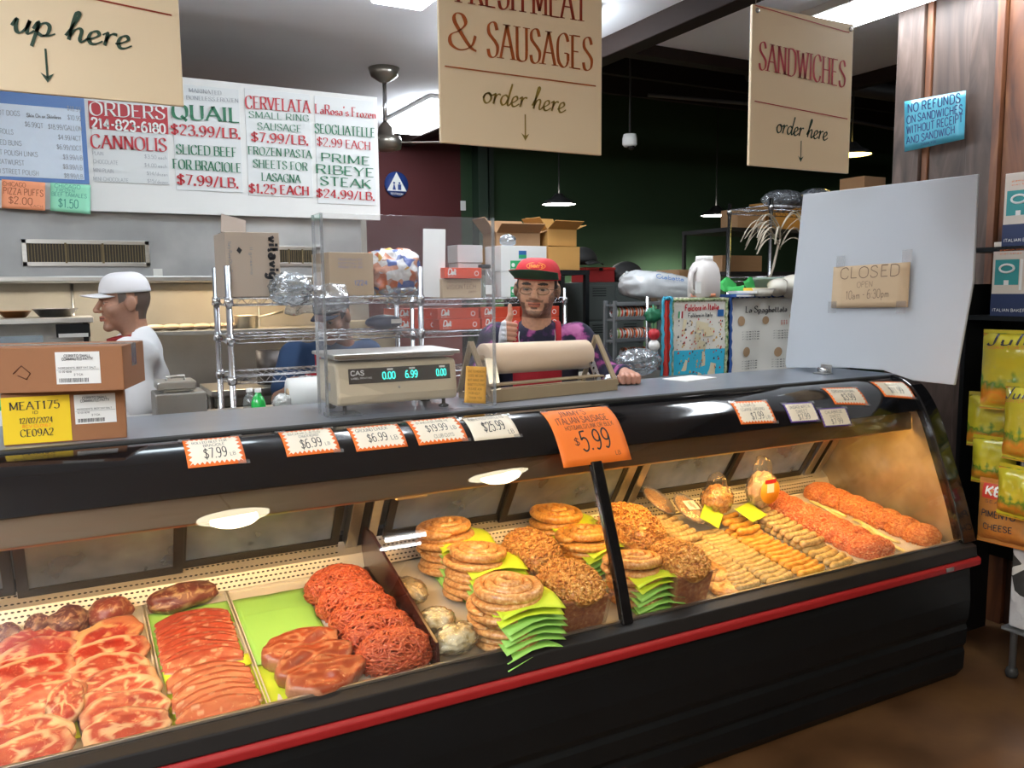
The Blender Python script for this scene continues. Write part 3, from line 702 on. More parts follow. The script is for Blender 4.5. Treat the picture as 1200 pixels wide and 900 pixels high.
MT = [  # text, left baseline px, right baseline px (x3 crop pixels of the photograph), cap height in crop pixels, material, style
 ('ORDERS', (316, 404), (580, 420), 46, PAPER, 's'), ('214-823-6180', (322, 449), (582, 470), 34, PAPER, 'b'),
 ('CANNOLIS', (320, 519), (586, 533), 46, INKR, 's'), ('PLAIN', (325, 544), (364, 547), 13, INKG, 'n'), ('$3.50 each', (508, 556), (587, 561), 13, INKG, 'n'),
 ('CHOCOLATE', (328, 573), (415, 579), 13, INKG, 'n'), ('$4.00 each', (508, 586), (587, 591), 13, INKG, 'n'), ('MINI PLAIN', (328, 603), (400, 609), 13, INKG, 'n'), ('$14/dozen', (516, 615), (590, 620), 13, INKG, 'n'),
 ('MINI CHOCOLATE', (328, 634), (452, 641), 13, INKG, 'n'), ('$15/dozen', (518, 642), (592, 647), 13, INKG, 'n'),
 ('MARINATED', (664, 323), (778, 334), 14, INKG, 's'), ('BONELESS FROZEN', (655, 349), (838, 361), 14, INKG, 's'),
 ('QUAIL', (606, 416), (842, 431), 52, INKGR, 'S'), ('$23.99/LB.', (602, 471), (845, 488), 36, INKR, 'S'), ('SLICED BEEF', (620, 540), (832, 552), 34, INKGR, 's'),
 ('FOR BRACIOLE', (608, 592), (848, 607), 34, INKGR, 's'), ('$7.99/LB.', (624, 647), (838, 661), 36, INKR, 'S'),
 ('CERVELATA', (863, 380), (1089, 397), 46, INKR, 's'), ('SMALL RING', (875, 413), (1086, 427), 24, INKGR, 's'), ('SAUSAGE', (905, 455), (1060, 465), 26, INKGR, 's'), ('$7.99/LB.', (884, 496), (1084, 510), 34, INKR, 'S'),
 ('FROZEN PASTA', (873, 542), (1095, 557), 30, INKGR, 's'), ('SHEETS FOR', (890, 588), (1081, 600), 30, INKGR, 's'), ('LASAGNA', (920, 635), (1056, 643), 30, INKGR, 's'), ('$1.25 EACH', (876, 677), (1086, 687), 34, INKR, 'S'),
 ("LaRosa's Frozen", (1108, 398), (1321, 417), 36, INKR, 's'), ('SEOGLIATELLE', (1107, 467), (1318, 483), 36, INKGR, 's'), ('$2.99 EACH', (1115, 511), (1302, 528), 32, INKR, 's'),
 ('PRIME', (1128, 566), (1300, 581), 32, INKGR, 'S'), ('RIBEYE', (1110, 608), (1315, 623), 34, INKGR, 'S'), ('STEAK', (1126, 650), (1303, 663), 34, INKGR, 'S'), ('$24.99/LB.', (1113, 692), (1317, 705), 32, INKR, 'S'),
 ('$18.99', (236, 388), (285, 394), 16, INKG, 'n'), ('HOT DOGS', (-20, 402), (70, 408), 16, INKG, 'n'), ('Skin On or Skinless', (94, 411), (214, 418), 12, INKG, 'b'), ('$10.99', (238, 420), (285, 426), 16, INKG, 'n'),
 ('$6.99QT', (88, 444), (152, 451), 16, INKG, 'n'), ('$18.99/GALLON', (170, 453), (288, 461), 16, INKG, 'n'), ('ROLLS', (0, 468), (47, 473), 16, INKG, 'n'), ('$4.99/4CT', (205, 490), (285, 496), 16, INKG, 'n'),
 ('SLICED BUNS', (-40, 505), (76, 513), 16, INKG, 'n'), ('$6.99/10CT', (200, 524), (287, 530), 16, INKG, 'n'), ('HOT POLISH LINKS', (-28, 541), (133, 552), 16, INKG, 'n'), ('$9.99/LB', (222, 559), (290, 564), 16, INKG, 'n'),
 ('BRATWURST', (-18, 574), (86, 582), 16, INKG, 'n'), ('$9.99/LB', (222, 593), (290, 598), 16, INKG, 'n'), ('HALSTED STREET POLISH', (-75, 603), (137, 618), 16, INKG, 'n'), ('$8.99/LB', (226, 625), (292, 630), 16, INKG, 'n')]
for s, a, b, h, m, st in MT:
    kw = {'s': dict(style='serif', thick=.17, thin=.05), 'S': dict(style='serif', thick=.24, thin=.07), 'b': dict(thick=.19), 'n': dict(thick=.09)}[st]
    A = mp(a[0] / 3, a[1] / 3, .0075); B = mp(b[0] / 3, b[1] / 3, .0075)
    ob('lettering', letters(MB(), s, A, B, (0, 0, 1), h / 3 * .00415, **kw), m, mt)
def note(name, label, cat, c4, m, lines, y=None, x=None, ink=INK, parent=None, hand=True, thick=.1, curl=.0):
    "paper with corners (tl, tr, br, bl) given on a plane; lines = (text, u0, v0, u1, v1, h) in paper coordinates 0..1 from top left"
    tl, tr, br, bl = [Vector(c) for c in c4]; O = (bl + br) / 2; n = (tr - tl).cross(tl - bl).normalized()
    t = thing(name, label, cat, O) if parent is None else parent
    f = lambda u, v, d=0: tl.lerp(tr, u).lerp(bl.lerp(br, u), v) + n * (d + curl * math.sin(u * PI) * v) - O
    ob('paper', MB().grid(lambda u, v: f(u, v, .0005), 8, 8), m, t, solid=.0008)
    upv = (tl - bl).normalized(); H = (tl - bl).length
    mb = MB()
    for s, u0, v0, u1, v1, h in lines: letters(mb, s, f(u0, v0), f(u1, v1), upv, h * H, thick=thick, off=.0018 + curl, jit=.03 if hand else 0)
    ob('handwriting' if hand else 'lettering', mb, ink, t)
    return t, f
YN = MY - .03
note('paper_note', 'orange handwritten note about pizza puffs under the menu board', 'note', [P(2, 210, y=YN), P(53, 214, y=YN), P(53, 247, y=YN), P(2, 244, y=YN)], mat('salmon note paper', (.90, .35, .18), .7),
     [('CHICAGO', .02, .22, .55, .22, .15), ('PIZZA PUFFS', .03, .5, .95, .5, .22), ('$2.00', .15, .82, .7, .82, .24), ('EACH', .65, .9, .95, .9, .08)], ink=mat('brown marker', (.35, .08, .03), .6))
note('paper_note', 'green handwritten note about beef tamales under the menu board', 'note', [P(59, 214, y=YN), P(106, 217, y=YN), P(106, 251, y=YN), P(59, 247, y=YN)], mat('mint note paper', (.30, .72, .50), .7),
     [('CHICAGO', .1, .16, .75, .16, .13), ('FROZEN', .15, .3, .6, .3, .11), ('BEEF TAMALES', .03, .46, .9, .46, .14), ('$1.50', .2, .84, .7, .84, .3)], ink=mat('green marker', (.05, .28, .2), .6))
# ------------------------------------------------------------------ food in the case
TILT = math.atan(.185)
def put(o, x, y, lift=0, a=0, pitch=0, roll=0):
    o.rotation_mode = 'ZYX'; o.location = (x, y, dz(y) + lift); o.rotation_euler = (TILT + pitch, roll, a); return o
def meatmat(name, fat=(.80, .52, .30), lo=.54, hi=.62, scale=55, rough=.32, dark=.55):
    m, t, b = pbsdf(name); N = t.nodes; L = t.links
    a = N.new('ShaderNodeVertexColor'); a.layer_name = 'Col'
    tc = N.new('ShaderNodeTexCoord'); oi = N.new('ShaderNodeObjectInfo'); sc = N.new('ShaderNodeVectorMath'); sc.operation = 'SCALE'; sc.inputs[0].default_value = (3, 5, 7)
    ad = N.new('ShaderNodeVectorMath'); L.new(oi.outputs['Random'], sc.inputs['Scale']); L.new(tc.outputs['Object'], ad.inputs[0]); L.new(sc.outputs[0], ad.inputs[1])
    n = N.new('ShaderNodeTexNoise'); n.inputs['Scale'].default_value = scale; n.inputs['Detail'].default_value = 5; n.inputs['Distortion'].default_value = 2.5; L.new(ad.outputs[0], n.inputs[0])
    mr = N.new('ShaderNodeMapRange'); mr.inputs[1].default_value = lo; mr.inputs[2].default_value = hi; L.new(n.outputs[0], mr.inputs[0])
    n2 = N.new('ShaderNodeTexNoise'); n2.inputs['Scale'].default_value = 14; L.new(ad.outputs[0], n2.inputs[0])
    m2 = N.new('ShaderNodeMix'); m2.data_type = 'RGBA'; m2.blend_type = 'MULTIPLY'; m2.inputs[7].default_value = (dark, dark, dark, 1); L.new(n2.outputs[0], m2.inputs[0]); L.new(a.outputs[0], m2.inputs[6])
    mx = N.new('ShaderNodeMix'); mx.data_type = 'RGBA'; mx.inputs[7].default_value = (*fat, 1); L.new(mr.outputs[0], mx.inputs[0]); L.new(m2.outputs[2], mx.inputs[6])
    L.new(mx.outputs[2], b.inputs['Base Color']); b.inputs['Roughness'].default_value = rough; b.inputs['Coat Weight'].default_value = .25; b.inputs['Coat Roughness'].default_value = .2
    bp = N.new('ShaderNodeBump'); bp.inputs['Strength'].default_value = .35; bp.inputs['Distance'].default_value = .003; L.new(n.outputs[0], bp.inputs['Height']); L.new(bp.outputs[0], b.inputs['Normal'])
    return m
STEAK = meatmat('marbled steak', (.62, .22, .11), .58, .74); ROAST = meatmat('aged beef', (.45, .25, .15), .56, .66, 40, .4); LEAN = meatmat('lean beef', (.66, .34, .18), .60, .74, 42, .3, .6)
def steak_mesh(seed, w, d, th, red=(.42, .032, .018), fatc=(.80, .52, .28), eye=True, cap=.88, nu=56, nv=14):
    cols = []
    def rr(a):
        return 1 + .16 * nz(math.cos(a) * 1.1 + seed * 9, math.sin(a) * 1.1) + .07 * nz(math.cos(a) * 3 + seed * 5, math.sin(a) * 3) - .13 * max(0, math.cos(a - 2.2)) ** 3
    ex, ey = .5 * math.cos(seed * 2.1) * .6 + .25, .25 * math.sin(seed * 3.3) + .1
    mb = MB(); vs = []; fs = []
    prof = [(k / (nv - 5), 1) for k in range(nv - 4)] + [(1.03, .7), (1.03, .3), (.98, .05), (.6, 0)]
    for j, (r, zf) in enumerate(prof):
        for i in range(nu):
            a = 2 * PI * i / nu; k = rr(a) * r
            x = math.cos(a) * k; y = math.sin(a) * k * (1 - .12 * math.cos(a))
            top = th * (1 + .22 * nz(x * 2.2 + seed, y * 2.2, 3) - .12 * r ** 4)
            vs.append((x * w / 2, y * d / 2, top * zf if j < nv - 4 else th * zf * .95))
            f = 0
            if r > cap - .05 * nz(a * 2, seed) : f = .9 if math.sin(a - seed) > -.5 else .35
            e = math.hypot((x - ex) / .20, (y - ey - .25 * math.sin(x * 4 + seed)) / .16)
            if eye and e < 1 and j < nv - 4: f = max(f, 1.2 * (1 - e ** 3))
            ln = abs(nz(x * 1.6 + seed * 4, y * 1.6, 9)); 
            if eye and ln < .045: f = max(f, .75)
            f = min(1, f); cols.append([red[q] * (1 - f) + fatc[q] * f for q in range(3)])
    n = nu
    for j in range(len(prof) - 1):
        for i in range(n): fs.append((j * n + i, (j + 1) * n + i, (j + 1) * n + (i + 1) % n, j * n + (i + 1) % n))
    mb.add(vs, fs); return mb, cols
def steak(seed, w, d, th, label, group, name='rib_steak', m=None, **k):
    mb, c = steak_mesh(seed, w, d, th, **k); return ob(name, mb, m or STEAK, cols=c, label=label, cat='steak', group=group)
def tray(x0, x1, label, y0=2.062, y1=2.665, m=None, h=.012):
    mb = MB(); L_ = (y1 - y0) / math.cos(TILT); w = x1 - x0
    mb.box((0, 0, .0015), (w, L_, .003))
    for s in (-1, 1): mb.box((s * (w / 2 - .0015), 0, h / 2), (.003, L_, h)); mb.box((0, s * (L_ / 2 - .0015), h / 2), (w, .003, h))
    o = ob('meat_tray', mb, m or mat('tray enamel', (.72, .68, .58), .3, coat=.3) if not bpy.data.materials.get('tray enamel') else bpy.data.materials['tray enamel'], label=label, cat='tray', group='trays side by side on the case deck')
    return put(o, (x0 + x1) / 2, (y0 + y1) / 2, .001)
tray(-.62, .166, 'wide tray of marbled steaks at the far left of the case')
tray(.172, .405, 'narrow tray holding two piles of thin beef slices')
tray(.411, .855, 'tray holding three thick steaks and the ground beef mounds')
def sheet(name, w, d, m, label, x, y, lift=.003, a=0, droop=0, group=None, pitch=0, wav=.003, seed=0, cat='paper', base=None):
    if base is None:
        mb = MB().grid(lambda u, v: ((u - .5) * w, (v - .5) * d, wav * nz(u * 3 + seed, v * 3, seed) - droop * max(0, abs(u - .5) * 2 - .3) * max(0, abs(v - .5) * 2 - .3) * 2), 14, 14)
        o = ob(name, mb, m, solid=.0008, label=label, cat=cat, group=group)
    else: o = base.copy(); COL.objects.link(o); o['label'] = label
    return put(o, x, y, lift, a, pitch)
LIME_LIT = mat('lit-toned lime paper', (.62, .80, .04), .55); LIME_SHADE = mat('shade-toned lime paper', (.33, .66, .13), .55)  # one lime paper, its lit and shaded tones put into two colours
sheet('butcher_paper', .23, .13, LIME_SHADE, 'green paper under the dark roast at the back of the slices tray', .287, 2.555, .005, 0, 0)
sheet('butcher_paper', .22, .26, LIME_SHADE, 'pale green paper under the upper pile of thin beef slices', .287, 2.40, .004, .03)
sheet('butcher_paper', .22, .22, LIME_LIT, 'yellow green paper under the lower pile of thin beef slices', .29, 2.17, .005, -.04)
sheet('butcher_paper', .22, .05, LIME_LIT, 'yellow green paper strip between the two piles of beef slices', .292, 2.272, .019, .03, pitch=.05)
sheet('butcher_paper', .22, .36, LIME_SHADE, 'large empty shade-toned lime paper behind the three thick steaks', .525, 2.43, .009, .0)
sheet('butcher_paper', .10, .20, LIME_LIT, 'yellow green paper edge beside the lowest thick steak', .445, 2.16, .005, .0)
sheet('butcher_paper', .26, .08, LIME_LIT, 'yellow green paper among the steaks near the left edge of the case', -.15, 2.145, .012, .1)
# rib steaks: columns of overlapping slices
gs = 'marbled rib steaks overlapping in the left tray'
base = [steak(s, .20, .125, .020, None, gs) for s in (1.3, 2.7, 4.1, 5.9)]
places = [(.060, 2.40, 'right', 5), (.062, 2.325, 'right', 4), (.068, 2.265, 'right', 3), (.075, 2.205, 'right', 2), (.085, 2.15, 'right', 1), (.078, 2.095, 'right', 0),
          (-.105, 2.53, 'middle', 6), (-.11, 2.455, 'middle', 5), (-.12, 2.385, 'middle', 4), (-.115, 2.315, 'middle', 3), (-.10, 2.245, 'middle', 2), (-.125, 2.13, 'middle', 1), (-.13, 2.075, 'middle', 0),
          (-.30, 2.50, 'left', 5), (-.31, 2.42, 'left', 4), (-.30, 2.34, 'left', 3), (-.32, 2.26, 'left', 2), (-.31, 2.18, 'left', 1), (-.31, 2.10, 'left', 0)]
for i, (x, y, c, n) in enumerate(places):
    o = base[i] if i < 4 else base[i % 4].copy()
    if i >= 4: COL.objects.link(o)
    o['label'] = 'marbled rib steak, %s from the glass in the %s row of the left tray' % (ORD[n], c)
    put(o, x, y, .016 + .004 * (n % 3), fr(-.22, .22) + (PI if i % 3 == 1 else 0), .0, 0)
    o.rotation_euler = (TILT + .30, fr(-.05, .05), o.rotation_euler[2])
    if i % 3 == 1: o.rotation_euler[0] = TILT + .30
o = steak(7.7, .125, .085, .03, 'small rib steak turned upright between the two steak rows', gs); put(o, -.045, 2.215, .03, R(75), .25)
o = steak(8.2, .20, .13, .028, 'rib steak with a thick orange fat cap behind the right steak row', gs, cap=.60, fatc=(.85, .48, .20)); put(o, .055, 2.485, .02, .3, .30)
def blob(name, seed, r, m, col, fatc, label, cat, x, y, lift, a=0, pitch=0, amp=.18):
    mb = MB(); mb.ell((0, 0, 0), r, 36, 22, lambda d: 1 + amp * nz(d.x * 1.5 + seed, d.y * 1.5, d.z * 1.5) + .05 * nz(d.x * 5 + seed, d.y * 5, d.z * 5))
    cols = []
    for v in mb.v:
        n = nz(v[0] * 30 + seed, v[1] * 18, v[2] * 40); f = 1 if abs(n) < .07 else 0; cols.append([col[q] * (1 - f) + fatc[q] * f for q in range(3)])
    return put(ob(name, mb, m, cols=cols, label=label, cat=cat), x, y, lift, a, pitch)
DK = (.13, .025, .02); DF = (.40, .24, .14)
blob('beef_roast', 1.0, (.105, .05, .038), ROAST, (.20, .04, .03), (.55, .35, .18), 'dark netted beef roast lying on green paper at the back of the slices tray', 'roast', .272, 2.63, .036, .15)
blob('beef_roast', 2.1, (.06, .05, .045), ROAST, (.30, .05, .03), (.55, .30, .16), 'red rounded beef cut at the back right corner of the steak tray', 'roast', .075, 2.60, .042, .2)
blob('beef_roast', 3.4, (.055, .05, .042), ROAST, DK, DF, 'dark aged beef cut behind the steaks, left of the red rounded cut', 'roast', -.03, 2.59, .04, .1)
blob('beef_roast', 4.4, (.036, .04, .036), ROAST, DK, DF, 'small dark beef cut, right one of the pair behind the steaks', 'roast', -.105, 2.60, .034)
blob('beef_roast', 5.4, (.038, .04, .034), ROAST, DK, DF, 'small dark beef cut, left one of the pair behind the steaks', 'roast', -.18, 2.59, .032, .3)
blob('beef_roast', 6.4, (.055, .045, .035), ROAST, DK, DF, 'dark beef cut at the left edge behind the steaks', 'roast', -.29, 2.58, .033, .3)
# thin slices
def slice_mesh(seed, w, d, col, edge, nu=40, nv=9, ew=.12):
    mb = MB(); cols = []
    def f(u, v):
        e = 1 - .10 * nz(v * 3 + seed, 1) ; tap = math.sin(PI * min(1, max(0, u * .96 + .02))) ** .35
        return ((u - .5) * w * e, (v - .5) * d * tap + .012 * nz(u * 3 + seed, 5) - .012 * (2 * u - 1) ** 2, .003 * nz(u * 5 + seed, v * 4) + .010 * v + .004 * math.sin(u * PI))
    mb.grid(f, nu, nv)
    for i in range(nu):
        for j in range(nv):
            k = 1 if (j / (nv - 1) < ew + .1 * nz(i * .3, seed)) else (.7 if nz(i * .14 + seed, j * .9) > .42 else 0)
            cols.append([col[q] * (1 - k) + edge[q] * k for q in range(3)])
    return mb, cols
g1 = 'thin beef slices in the upper pile'
protos = []
for s in (1, 2, 3):
    mb, c = slice_mesh(s, .205, .065, (.47, .07, .035), (.80, .42, .27), ew=.10); protos.append(ob('beef_slice', mb, LEAN, cols=c, solid=.002, cat='meat slice', group=g1))
for i in range(11):
    o = protos[i] if i < 3 else protos[i % 3].copy()
    if i >= 3: COL.objects.link(o)
    o['label'] = 'thin beef slice, %s from the back of the upper pile' % ORD[i]
    put(o, .286 + fr(-.004, .004), 2.525 - i * .0222, .016 + .0006 * i, fr(-.05, .05), .12)
protos = []; g2 = 'thin beef slices with pale rims in the lower pile'
for s in (4, 5, 6):
    mb, c = slice_mesh(s, .20, .085, (.54, .125, .055), (.88, .56, .36), ew=.13); protos.append(ob('beef_slice', mb, LEAN, cols=c, solid=.0025, cat='meat slice', group=g2))
for i in range(7):
    o = protos[i] if i < 3 else protos[i % 3].copy()
    if i >= 3: COL.objects.link(o)
    o['label'] = 'pale rimmed thin beef slice, %s from the back of the lower pile' % ORD[i]
    put(o, .288 + fr(-.006, .006), 2.235 - i * .0275, .018 + .0012 * i, fr(-.04, .08) + .06, .10)
# three thick steaks
for i, (y, lab) in enumerate([(2.25, 'rearmost'), (2.175, 'middle'), (2.10, 'frontmost')]):
    o = steak(10.3 + i * 1.7, .215, .115, .056, '%s of the three thick boneless steaks beside the ground beef' % lab, 'three thick boneless steaks', name='thick_steak', m=LEAN, red=(.42, .07, .022), cap=.985, nu=64, eye=False, fatc=(.66, .30, .16))
    put(o, .535 + (2 - i) * -.002 + i * .012, y, .012, .12, .22)
# ground meat mounds
def mound(seed, r, n, sr, ln, col='g'):
    random.seed(seed); mb = MB()
    mb.ell((0, 0, 0), (r[0] * .90, r[1] * .88, r[2] * .88), 24, 14, lambda d: 1 + .06 * nz(d.x * 3 + seed, d.y * 3, d.z * 3))
    for k in range(n):
        a = fr(0, 2 * PI); z = fr(-.35, 1); s = math.sqrt(max(0, 1 - z * z)); d = Vector((s * math.cos(a), s * math.sin(a), z)); pts = []
        h = Vector((fr(-1, 1), fr(-1, 1), fr(-1, 1))).normalized(); wob = fr(-.5, .5); ph = fr(0, 6)
        for q in range(9):
            k_ = .985 + .045 * math.sin(q * 1.1 + ph) + .06 * nz(d.x * 3 + seed, d.y * 3, d.z * 3)
            pts.append((d.x * r[0] * k_, d.y * r[1] * k_, d.z * r[2] * k_))
            h = (h + d.cross(h) * (wob + .7 * math.sin(q * .9 + ph))).normalized(); h = (h - d * h.dot(d)).normalized()
            d = (d + h * ln / (sum(r) / 3)).normalized()
        mb.tube(pts, sr, 5)
    return mb
GROUND = specks('raw ground beef', [(.3, (.36, .045, .016)), (.55, (.54, .10, .035)), (.72, (.72, .27, .13))], 130, .38, .25, coat=.2)
GROUND2 = specks('raw ground pork sausage', [(.3, (.56, .10, .035)), (.52, (.74, .22, .09)), (.7, (.88, .50, .28))], 110, .4, .25, coat=.2)
GROUND3 = specks('raw spiced ground meat', [(.3, (.55, .12, .03)), (.55, (.75, .27, .08)), (.72, (.85, .45, .18))], 110, .4, .25, coat=.2)
ma = ob('ground_beef_mound', mound(3, (.105, .072, .068), 330, .0037, .0100), GROUND, cat='ground meat', group='ground beef mounds in a row')
mb2 = ob('ground_beef_mound', mound(4, (.105, .072, .068), 330, .0037, .0100), GROUND, cat='ground meat', group='ground beef mounds in a row')
random.seed(11)
for i, (x, y, w) in enumerate([(.765, 2.125, 'first'), (.755, 2.225, 'second'), (.745, 2.325, 'third'), (.735, 2.42, 'fourth'), (.725, 2.515, 'fifth')]):
    o = (ma, mb2)[i] if i < 2 else (ma, mb2)[i % 2].copy()
    if i >= 2: COL.objects.link(o)
    o['label'] = 'raw ground beef mound of curled strands, %s from the glass' % w
    put(o, x, y, .040, fr(-.3, .3) + (PI if i > 2 else 0), 0)
# sausage coils on squares of green paper
COILM = specks('speckled fresh sausage', [(.30, (.42, .15, .04)), (.48, (.66, .32, .10)), (.60, (.74, .42, .17)), (.75, (.90, .70, .42))], 90, .33, .2, coat=.3)
COILO = specks('orange speckled sausage', [(.30, (.45, .14, .02)), (.48, (.72, .33, .06)), (.62, (.82, .45, .12)), (.75, (.92, .70, .35))], 90, .33, .2, coat=.3)
def coil(seed, Rr=.118, tr=.0165, turns=2.9, rise=.020, m=COILM):
    pts = []; N = 110; rad = []
    for i in range(N):
        t = i / (N - 1); a = -t * turns * 2 * PI + seed; r = Rr - tr - (Rr - tr - .012) * t
        r *= 1 + .02 * nz(a * .5, seed)
        pts.append((r * math.cos(a), r * math.sin(a), tr + rise * t ** 1.3 + .002 * nz(a, seed, 4)))
        rad.append(tr * (1 + .10 * nz(a * 1.3, seed, 7)) * (min(1, .35 + t * 25) if t < .03 else min(1, .35 + (1 - t) * 25) if t > .97 else 1))
    return MB().tube(pts, rad, 10)
coils = {}
for mm_, nm in ((COILM, 'a'), (COILO, 'b')):
    coils[nm] = [ob('sausage_coil', coil(s, rise=rs), mm_, cat='sausage') for s, rs in ((.3, .022), (2.2, .006), (4.0, .006))]
used_c = {'a': [0, 0, 0], 'b': [0, 0, 0]}
psh = []
for s in (1, 2):
    mb = MB().grid(lambda u, v: ((u - .5) * .205, (v - .5) * .205, .004 * nz(u * 2.5 + s * 3, v * 2.5) - .028 * max(0, (abs(u - .5) * 2) * (abs(v - .5) * 2) - .25)), 14, 14)
    psh.append(ob('butcher_paper', mb, LIME_SHADE if s == 2 else LIME_LIT, solid=.0008, cat='paper'))
pused = [0, 0]
def stack(px, py, ztop, n, lab, kind='a', a0=0, sc=1):
    c = P(px, py, z=ztop); y = c.y; x = c.x; zb = dz(y) + .006; pitch = (ztop - zb - .012) / n
    fl = min(1.0, pitch / .028)
    for i in range(n):
        top = i == n - 1; z = zb + i * pitch; k = 0 if top else 1 + i % 2
        if not used_c[kind][k]: o = coils[kind][k]; used_c[kind][k] = 1
        else: o = coils[kind][k].copy(); COL.objects.link(o)
        nm = 'topmost' if top else ORD[n - 1 - i] + ' from the top'
        o['label'] = 'flat spiral sausage coil, %s, %s' % (nm, lab); o['group'] = 'sausage coils in the ' + lab
        o.location = (x + fr(-.004, .004), y + fr(-.004, .004), z + .002); o.rotation_euler = (fr(.02, .06) if not top else .07, fr(-.03, .03), fr(0, 6) if not top else a0); o.scale = (sc, sc, fl if not top else 1)
        p = 0 if i >= n - 2 else 1  # top two sheets get the lit tone, lower ones the shade
        if not pused[p]: q = psh[p]; pused[p] = 1
        else: q = psh[p].copy(); COL.objects.link(q)
        q['label'] = 'green paper under the %s coil, %s' % (nm, lab); q['group'] = 'papers between the coils in the ' + lab
        q.location = (x + .036 + fr(-.006, .006), y - .022 + fr(-.005, .005), z - .001); q.rotation_euler = (.05, fr(-.02, .02), fr(-.10, .10) + .04); q.scale = (sc, sc, 1)
stack(591, 683, .735, 8, 'front left stack', a0=.3)
stack(556, 643, .760, 7, 'second left stack', a0=2.0, sc=.97)
stack(522, 614, .800, 7, 'rear left stack', a0=4.2, sc=.95)
stack(649, 597, .775, 5, 'back stack behind the heap', 'b', a0=1.0)
stack(685, 622, .735, 5, 'stack left of the upright', 'b', a0=3.4, sc=.95)
stack(742, 652, .715, 6, 'stack right of the upright', 'a', a0=2.6, sc=.93)
# tubs of crumbled sausage
TUB = clear('clear tub plastic', (.97, .97, .97), .05, .02, haze=.03)
CRUMB = specks('crumbled sausage', [(.28, (.30, .085, .018)), (.45, (.55, .22, .045)), (.6, (.72, .38, .09)), (.75, (.90, .66, .30))], 75, .38, .6, coat=.3, bdist=.006)
CRUMBD = specks('packed sausage in the tub', [(.3, (.28, .07, .025)), (.5, (.42, .13, .04)), (.62, (.55, .24, .09)), (.72, (.80, .55, .30))], 65, .3, .2, coat=.3)
def heapmesh(seed, rx, ry, rz):
    random.seed(seed); mb = MB()
    mb.ell((0, 0, 0), (rx * .97, ry * .97, rz * .97), 40, 20, lambda d: 1 + .07 * nz(d.x * 4 + seed, d.y * 4, d.z * 4))
    for k in range(900):
        a = fr(0, 2 * PI); z = fr(-.05, 1); s = math.sqrt(max(0, 1 - z * z)); d = Vector((s * math.cos(a), s * math.sin(a), z))
        k_ = 1 + .07 * nz(d.x * 4 + seed, d.y * 4, d.z * 4); p = Vector((d.x * rx * k_, d.y * ry * k_, d.z * rz * k_)); q = Vector((fr(-1, 1), fr(-1, 1), fr(-.4, .6))).normalized() * fr(.004, .009)
        w = Vector((fr(-1, 1), fr(-1, 1), fr(-.2, .8))).normalized() * .003
        mb.tube([p - q, p + w, p + q], [fr(.002, .0035), fr(.003, .005), fr(.002, .0035)], 5)
    return mb
def tub(x0, x1, y0, y1, h, hp, lab, seed, tall=.05):
    cx_, cy_ = (x0 + x1) / 2, (y0 + y1) / 2; zb = dz(y1) * .5 + dz(y0) * .5 + .006
    t = thing('clear_tub', 'clear plastic tub packed with crumbled sausage, ' + lab, 'tub', (cx_, cy_, zb)); t.rotation_mode = 'ZYX'; t.rotation_euler = (TILT, 0, 0)
    w, d = x1 - x0, y1 - y0
    mb = MB(); th = .003
    for (c, s) in (((0, -d / 2, h / 2), (w, th, h)), ((0, d / 2, h / 2), (w, th, h)), ((-w / 2, 0, h / 2), (th, d, h)), ((w / 2, 0, h / 2), (th, d, h))): mb.box(c, s)
    for v in range(len(mb.v)):
        x, y, z = mb.v[v]; k = .90 + .10 * z / h; mb.v[v] = (x * k, y * k, z)
    mb.box((0, -d / 2 - .004, h - .003), (w + .012, .008, .006)); mb.box((0, d / 2 + .004, h - .003), (w + .012, .008, .006)); mb.box((-w / 2 - .004, 0, h - .003), (.008, d, .006)); mb.box((w / 2 + .004, 0, h - .003), (.008, d, .006))
    ob('tub_wall', mb, TUB, t)
    c = MB(); c.box((0, 0, h / 2 - .002), (w - .010, d - .010, h - .008)); 
    for v in range(len(c.v)):
        x, y, z = c.v[v]; k = .90 + .10 * z / h; c.v[v] = (x * k, y * k, z)
    ob('packed_filling', c, CRUMBD, t, bevel=.008)
    o = ob('crumbled_sausage_heap', heapmesh(seed, w * .53, d * .60, tall), CRUMB, label='golden heap of crumbled sausage piled on the tub ' + lab, cat='sausage meat')
    o.rotation_mode = 'ZYX'; o.location = Vector((cx_, cy_, zb)) + Matrix.Rotation(TILT, 3, 'X') @ Vector((0, hp, h - .004)); o.rotation_euler = (TILT - .05, 0, 0)
tub(1.268, 1.442, 2.058, 2.26, .125, .0, 'left of the black upright, front one', 5, .055)
tub(1.275, 1.445, 2.30, 2.52, .095, .0, 'left of the black upright, rear one', 6, .080)
tub(1.700, 1.865, 2.062, 2.25, .125, .0, 'right of the black upright, front one', 7, .065)
tub(1.700, 1.875, 2.29, 2.56, .105, .0, 'right of the black upright, rear one', 8, .095)
# sausage links
GREYL = specks('grey beige sausage link', [(.3, (.38, .24, .10)), (.5, (.60, .42, .19)), (.7, (.80, .64, .36))], 70, .35, .2, coat=.3)
ORL = specks('orange sausage link', [(.3, (.62, .24, .03)), (.5, (.80, .40, .06)), (.7, (.90, .55, .14))], 50, .3, .15, coat=.4)
OLL = specks('olive beige sausage link', [(.3, (.42, .28, .10)), (.5, (.62, .44, .18)), (.7, (.78, .60, .30))], 60, .35, .2, coat=.3)
def link(seed, L_=.14, r=.0155):
    pts = []; rad = []
    for i in range(17):
        t = i / 16; x = (t - .5) * L_; pts.append((x, .010 * (2 * t - 1) ** 2 + .003 * nz(t * 2, seed), r + .002 * nz(t * 3, seed, 2)))
        e = min(t, 1 - t); rad.append(r * (.28 if e < .01 else min(1, .62 + e * 4.2)) * (1 + .08 * nz(t * 4, seed, 5)))
    return MB().tube(pts, rad, 10)
